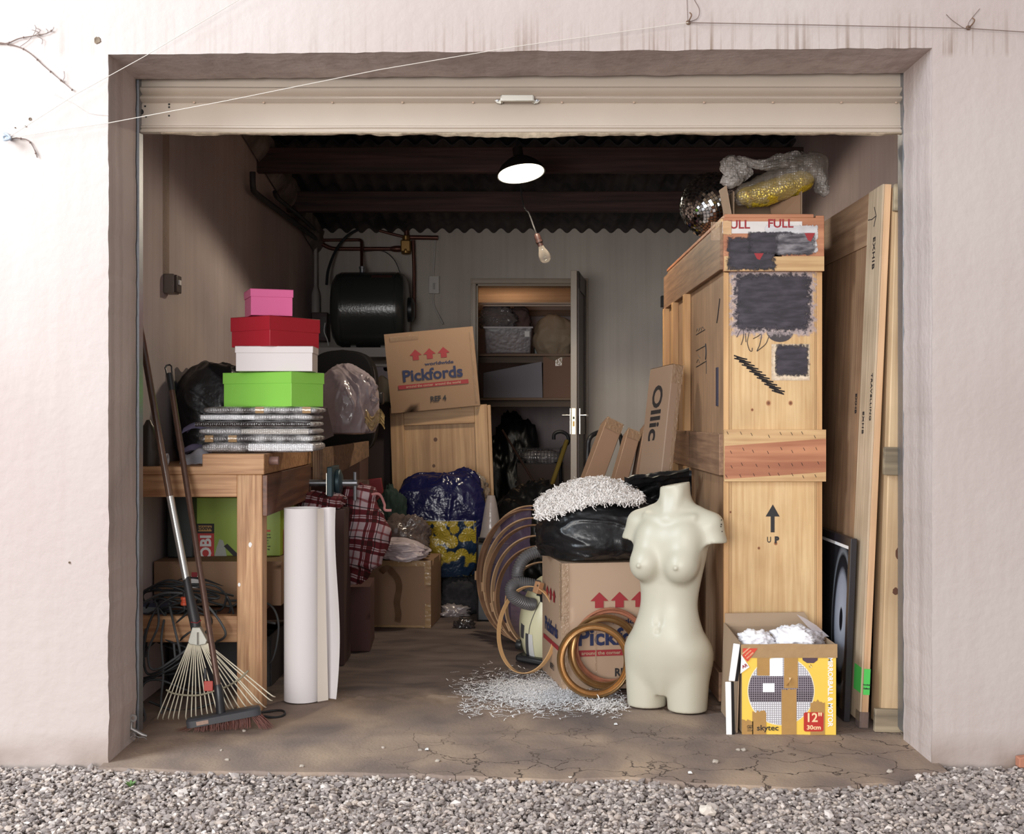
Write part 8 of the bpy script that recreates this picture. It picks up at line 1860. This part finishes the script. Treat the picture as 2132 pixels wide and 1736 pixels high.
# ------------------------------------------------------------------ hoops and the vacuum cleaner
M['hoop'] = wood('bent_wood_hoop', srgb(206, 172, 136), srgb(170, 136, 104), 'z', .6, .5, .1)
M['hoop_b'] = wood('bent_wood_hoop_b', srgb(168, 132, 102), srgb(128, 96, 72), 'z', .6, .5, .1)
def hoop(label, c, r, yaw, lean, band=.022, th=.006, mat=None, ell=1.0, tab=None, grp='wooden hoops leaning in the middle of the garage'):
    t = thing('wooden_hoop', label, 'hoop', c, (lean, 0, yaw), grp)
    seg = 96; vs = []
    for k in range(seg):
        a = 2*PI*k/seg
        for q, y in ((r-th, -band/2), (r, -band/2), (r, band/2), (r-th, band/2)): vs.append((q*math.cos(a), y, q*math.sin(a)*ell))
    mb = MB(); mb.add(vs, [(k*4+i, k*4+(i+1) % 4, ((k+1) % seg)*4+(i+1) % 4, ((k+1) % seg)*4+i) for k in range(seg) for i in range(4)]); mb.build('hoop_band', mat or M['hoop'], t, smooth=50)
    for a in (tab if tab is not None else (PI*1.04,)):
        mb = MB(); rot = Matrix.Rotation(-a, 4, 'Y'); mb.box(r-.001, r+.005, -band*.75, band*.6, -.022, .022, M=rot); tb = mb.build('joint_block', M['hoop'], t, bev=.001)
    return t
Yh = 1.98; cxh = WX(1112, Yh)
hs = [(.325, 2.16, 0.0, 'widest wooden hoop, outermost of the leaning set'), (.318, 2.11, -.012, 'second widest wooden hoop just inside the outermost'), (.300, 2.05, .012, 'wooden hoop third from the outside'), (.285, 2.00, .022, 'wooden hoop fourth from the outside, with a pale joint block'),
      (.262, 1.95, .036, 'wooden hoop fifth from the outside'), (.240, 1.90, .046, 'wooden hoop sixth from the outside'), (.205, 1.86, .065, 'smallest wooden hoop of the leaning set, around the grey hose')]
for k, (r, Yq, dx, lb) in enumerate(hs):
    t = hoop(lb, (WX(1102, Yq)+dx+.0, Yq, r*1.0*math.cos(R(7))+.004), r, R(-44+2*k), R(-7), .026+.006*(k % 2), .006, (M['hoop'], M['hoop_b'])[k % 2], tab=(PI*(1.0+.03*k),) if k != 5 else (PI*1.02, PI*1.2))
mm = clear('purple_net', srgb(120, 100, 128), .34, .6, .6, 30)
t = thing('purple_net', 'purple net fabric stretched inside the widest hoop', 'fabric', (WX(1102, 2.16), 2.185, .33), (R(-7), 0, R(-44)))
mb = MB(); mb.grid(lambda u, v: ((.08+.235*u)*math.cos(PI*(.52+1.1*v)), .012*nz(u*5, v*9), (.08+.235*u)*math.sin(PI*(.52+1.1*v))), 12, 50); mb.build('net', mm, t, smooth=70)
t = hoop('tan hoop with a riveted strap end standing alone in front of the vacuum cleaner', P(1097, 1318, 1.33)+Vector((0, 0, .0)), .182, R(-52), R(-4), .020, .004, plain('tan_leather_wood', srgb(206, 164, 116), .45, var=.08), ell=1.0, tab=(), grp=None)
t.rotation_euler = (R(-12), R(10), R(-52)); t.location.z = .19
mb = MB(); mb.box(-.016, .014, -.014, .014, .158, .206); mb.build('strap_end', plain('tan_strap', srgb(176, 132, 96), .5), t, bev=.002)
mb = MB(); mb.lathe([(.005, 0), (.004, .003), (.0001, .004)], 12, M=Matrix.Translation((.008, -.014, .192)) @ Matrix.Rotation(PI/2, 4, 'X')); mb.build('rivet', M['nickel'], t)
def vacuum():
    Y = 1.62; c = Vector((WX(1121, Y), Y, 0))
    t = thing('vacuum_cleaner', 'cream vacuum cleaner standing on end with a ribbed grey hose', 'vacuum cleaner', (c.x, c.y, 0.002), (0, R(7), R(-20)))
    # standing upright body: egg with flat back
    def f(X, Y_, Z):
        d = s_ell(X, Y_, Z, (0, 0, .185), (.100, .095, .195)); d = np.maximum(d, -Z); d = smin(d, s_ell(X, Y_, Z, (.0, .04, .17), (.115, .06, .165)), .04); return np.maximum(d, -Z)
    cream = plain('cream_plastic', srgb(216, 212, 178), .35)
    sdf_mesh('body_shell', f, (-.16, -.14, -.02), (.16, .14, .42), .006, cream, t)
    def on(x, z, off=.0015):
        k = 1-(x/.1)**2-((z-.185)/.195)**2; return (x, -.095*math.sqrt(max(.0, k))-off, z)
    def patch(nm, pts, mat, off=.002, n=10):
        mb = MB(); (xa, za), (xb, zb_), (xc, zc), (xd, zd) = pts
        mb.grid(lambda u, v: on((xa*(1-u)+xb*u)*(1-v)+(xd*(1-u)+xc*u)*v, (za*(1-u)+zb_*u)*(1-v)+(zd*(1-u)+zc*u)*v, off), n, n); mb.build(nm, mat, t, smooth=70)
    dk = plain('slate_plastic', srgb(74, 74, 78), .4); wt = plain('pale_grey_plastic', srgb(212, 212, 210), .35)
    patch('side_vent', [(-.082, .10), (-.058, .10), (-.058, .16), (-.082, .165)], dk); patch('pedal', [(-.045, .03), (-.018, .01), (-.030, .13), (-.048, .13)], dk, .003); patch('pedal_cover', [(-.026, .02), (.0, .03), (-.012, .13), (-.032, .13)], wt, .004)
    mb = MB(); mb.tube(curve_pts([on(-.02, .02), on(-.03, .15, .002), on(.0, .27, .002), on(.03, .34, .002)]), .0016, 6); mb.build('seam', dk, t)
    patch('hose_socket_plate', [(-.02, .30), (.03, .30), (.03, .345), (-.02, .345)], M['black_plastic'], .003)
    mb = MB(); mb.box(-.08, .10, -.09, .10, .0, .03); mb.build('dark_foot', M['black_plastic'], t, bev=.01)
    for sx_ in (-.09,):
        mb = MB(); mb.lathe([(.0001, -.012), (.022, -.012), (.024, 0), (.022, .012), (.0001, .012)], 20, M=Matrix.Translation((sx_, -.02, .06)) @ Matrix.Rotation(PI/2, 4, 'Y')); mb.build('wheel', M['black_plastic'], t)
    # ribbed hose
    Yh_ = 1.50
    path = [(1150, 1150, Yh_), (1120, 1148, Yh_), (1092, 1162, Yh_-.01), (1078, 1190, Yh_-.02), (1082, 1210, Yh_-.01), (1100, 1222, Yh_)]
    path2 = [(1122, 1222, Yh_-.04), (1100, 1216, Yh_-.05), (1076, 1214, Yh_-.06), (1064, 1225, Yh_-.07), (1070, 1242, Yh_-.06), (1090, 1254, Yh_-.02), (1108, 1258, Yh_+.02)]
    for pth, r0 in ((path, .027), (path2, .028)):
        q = curve_pts([P(*p) for p in pth], 26); rr_ = [r0*(1.0 if i % 4 < 2 else .88) for i in range(len(q))]
        mb = MB(); mb.tube(q, rr_, 18); mb.build('hose', plain('grey_ribbed_hose', srgb(96, 94, 96), .4), t, world=True, smooth=20)
    mb = MB(); q = [P(1118, 1224, Yh_-.045), P(1133, 1232, Yh_-.04), P(1136, 1250, Yh_-.03)]; mb.tube(curve_pts(q), .024, 14); mb.build('hose_end', M['black_plastic'], t, world=True)
vacuum()

# ------------------------------------------------------------------ long cartons leaning behind the bin bag
def long_carton(name, label, b0, t0, Yb_, Yt, w_, d, mat, grp=None, glossy_top=True, yaw=0):
    # b0/t0: pixel of the bottom and top centre of the front face
    pb_, pt_ = P(b0[0], b0[1], Yb_), P(t0[0], t0[1], Yt); ax = (pt_-pb_); L_ = ax.length; ax.normalize()
    t = thing(name, label, 'box', pb_, (0, 0, 0), grp); side = Vector((math.cos(yaw), math.sin(yaw), 0)); side = (side-ax*side.dot(ax)).normalized(); dep = side.cross(ax); dep = -dep if dep.y < 0 else dep
    M_ = Matrix((( side.x, dep.x, ax.x, 0), (side.y, dep.y, ax.y, 0), (side.z, dep.z, ax.z, 0), (0, 0, 0, 1)))
    mb = MB(); mb.box(-w_/2, w_/2, 0, d, 0, L_, M=M_); o = mb.build('carton_body', mat, t, bev=.004)
    if glossy_top:
        mb = MB(); mb.grid(lambda u, v: M_ @ Vector((-w_/2-.0015+(w_+.003)*u, -.0022+.002*nz(u*7, v*12), L_*(1-.16*v)+.001)), 10, 14)
        mb.grid(lambda u, v: M_ @ Vector((-w_/2-.0015+(w_+.003)*u, -.002+(d+.003)*v, L_+.002+.0015*nz(u*6, v*6))), 10, 8); mb.build('packing_tape', M['tape_clear'], t, smooth=60)
    return t, M_, L_
lc = plain('slim_cardboard', srgb(150, 122, 102), .6, var=.08, vscale=4)
long_carton('slim_carton', 'slim upright carton with a shiny taped top, leftmost of the three behind the bin bag', (1232, 1010), (1282, 876), 2.35, 2.55, .095, .10, lc, 'slim cartons behind the bin bag', yaw=R(20))
long_carton('slim_carton', 'slim upright carton between its two slim neighbours behind the bin bag', (1290, 1010), (1322, 896), 2.25, 2.42, .070, .09, lc, 'slim cartons behind the bin bag', yaw=R(16))
long_carton('slim_carton', 'slim upright carton next to the tall flat one behind the bin bag', (1334, 1010), (1356, 886), 2.30, 2.44, .070, .09, lc, 'slim cartons behind the bin bag', yaw=R(12))
t, M_, L_ = long_carton('flat_carton', 'tall flat carton with lettering on its side, leaning against the big crate', (1386, 1004), (1412, 760), 1.40, 1.46, .052, .22, plain('flat_cardboard', srgb(152, 126, 106), .6, var=.06, vscale=4), yaw=R(20))
mm_ = M_ @ FL(-.0265, .12, L_*.60, -PI/2); text_mesh('side_print', 'Ollic', .13, M['black_ink'], t, mm_, .003)
mb = MB(); mb.grid(lambda u, v: M_ @ Vector((.006+.018*u, -.0022+.002*nz(u*7, v*40), L_*(.06+.86*v))), 5, 60); mb.build('packing_tape', M['tape_clear'], t, smooth=60)
# what holds them up, hidden behind the bag
t = carton('carton', 'plain carton hidden behind the bin bag carrying the slim cartons', (.545, 2.42, .002), (0, 0, 0), (.34, .34, P(1290, 1010, 2.25).z-.03), M['card_dark'], tape=False)
# small wall things in the far right of the back wall
t = thing('fuse_box', 'blue and black meter box on the back wall beside the big crate', 'meter box', P(1391, 706, YB-.06))
mb = MB(); k = (YB-CAMY)/FPX; mb.box(-7*k, 8*k, -.02, .058, -3*k, 45*k); mb.build('blue_tin', plain('blue_enamel', srgb(48, 76, 132), .4), t, bev=.003)
mb = MB(); mb.box(-14*k, 8*k, -.01, .058, 67*k, 90*k); mb.build('black_top_box', M['black_plastic'], t, bev=.003)
mb = MB(); mb.box(-9*k, 4*k, .0, .058, 45*k, 67*k); mb.build('grey_cover', plain('grey_cover', srgb(120, 116, 112), .5), t)
mb = MB(); mb.tube([(8*k*math.cos(a)+0*k, -.01, -13*k+9*k*math.sin(a)) for a in [2*PI*i/24 for i in range(24)]], .005, 8, closed=True); mb.build('cable_ring', M['rubber'], t)
t = thing('trolley', 'black tubular trolley handle behind the slim cartons', 'trolley', (WX(1232, 2.9), 3.0, .002))
mb = MB(); c_ = t.location; q = curve_pts([P(1222, 1020, 2.9)-c_, P(1224, 940, 2.9)-c_, P(1228, 912, 2.9)-c_, P(1246, 900, 2.95)-c_, P(1270, 896, 3.0)-c_, P(1290, 905, 3.0)-c_, P(1296, 940, 3.0)-c_, P(1298, 1020, 3.0)-c_], 6); mb.tube(q, .013, 10); mb.build('tube_handle', M['black_plastic'], t)
mb = MB()
for s_ in (0, 1): a_ = (q[0], q[-1])[s_]; mb.tube([a_, Vector((a_.x, a_.y, .04))], .013, 10)
mb.build('upright_tube', M['black_plastic'], t)
mb = MB(); mb.box(-.05, .22, -.16, .02, .0, .02); mb.build('foot_plate', M['black_plastic'], t, bev=.003)
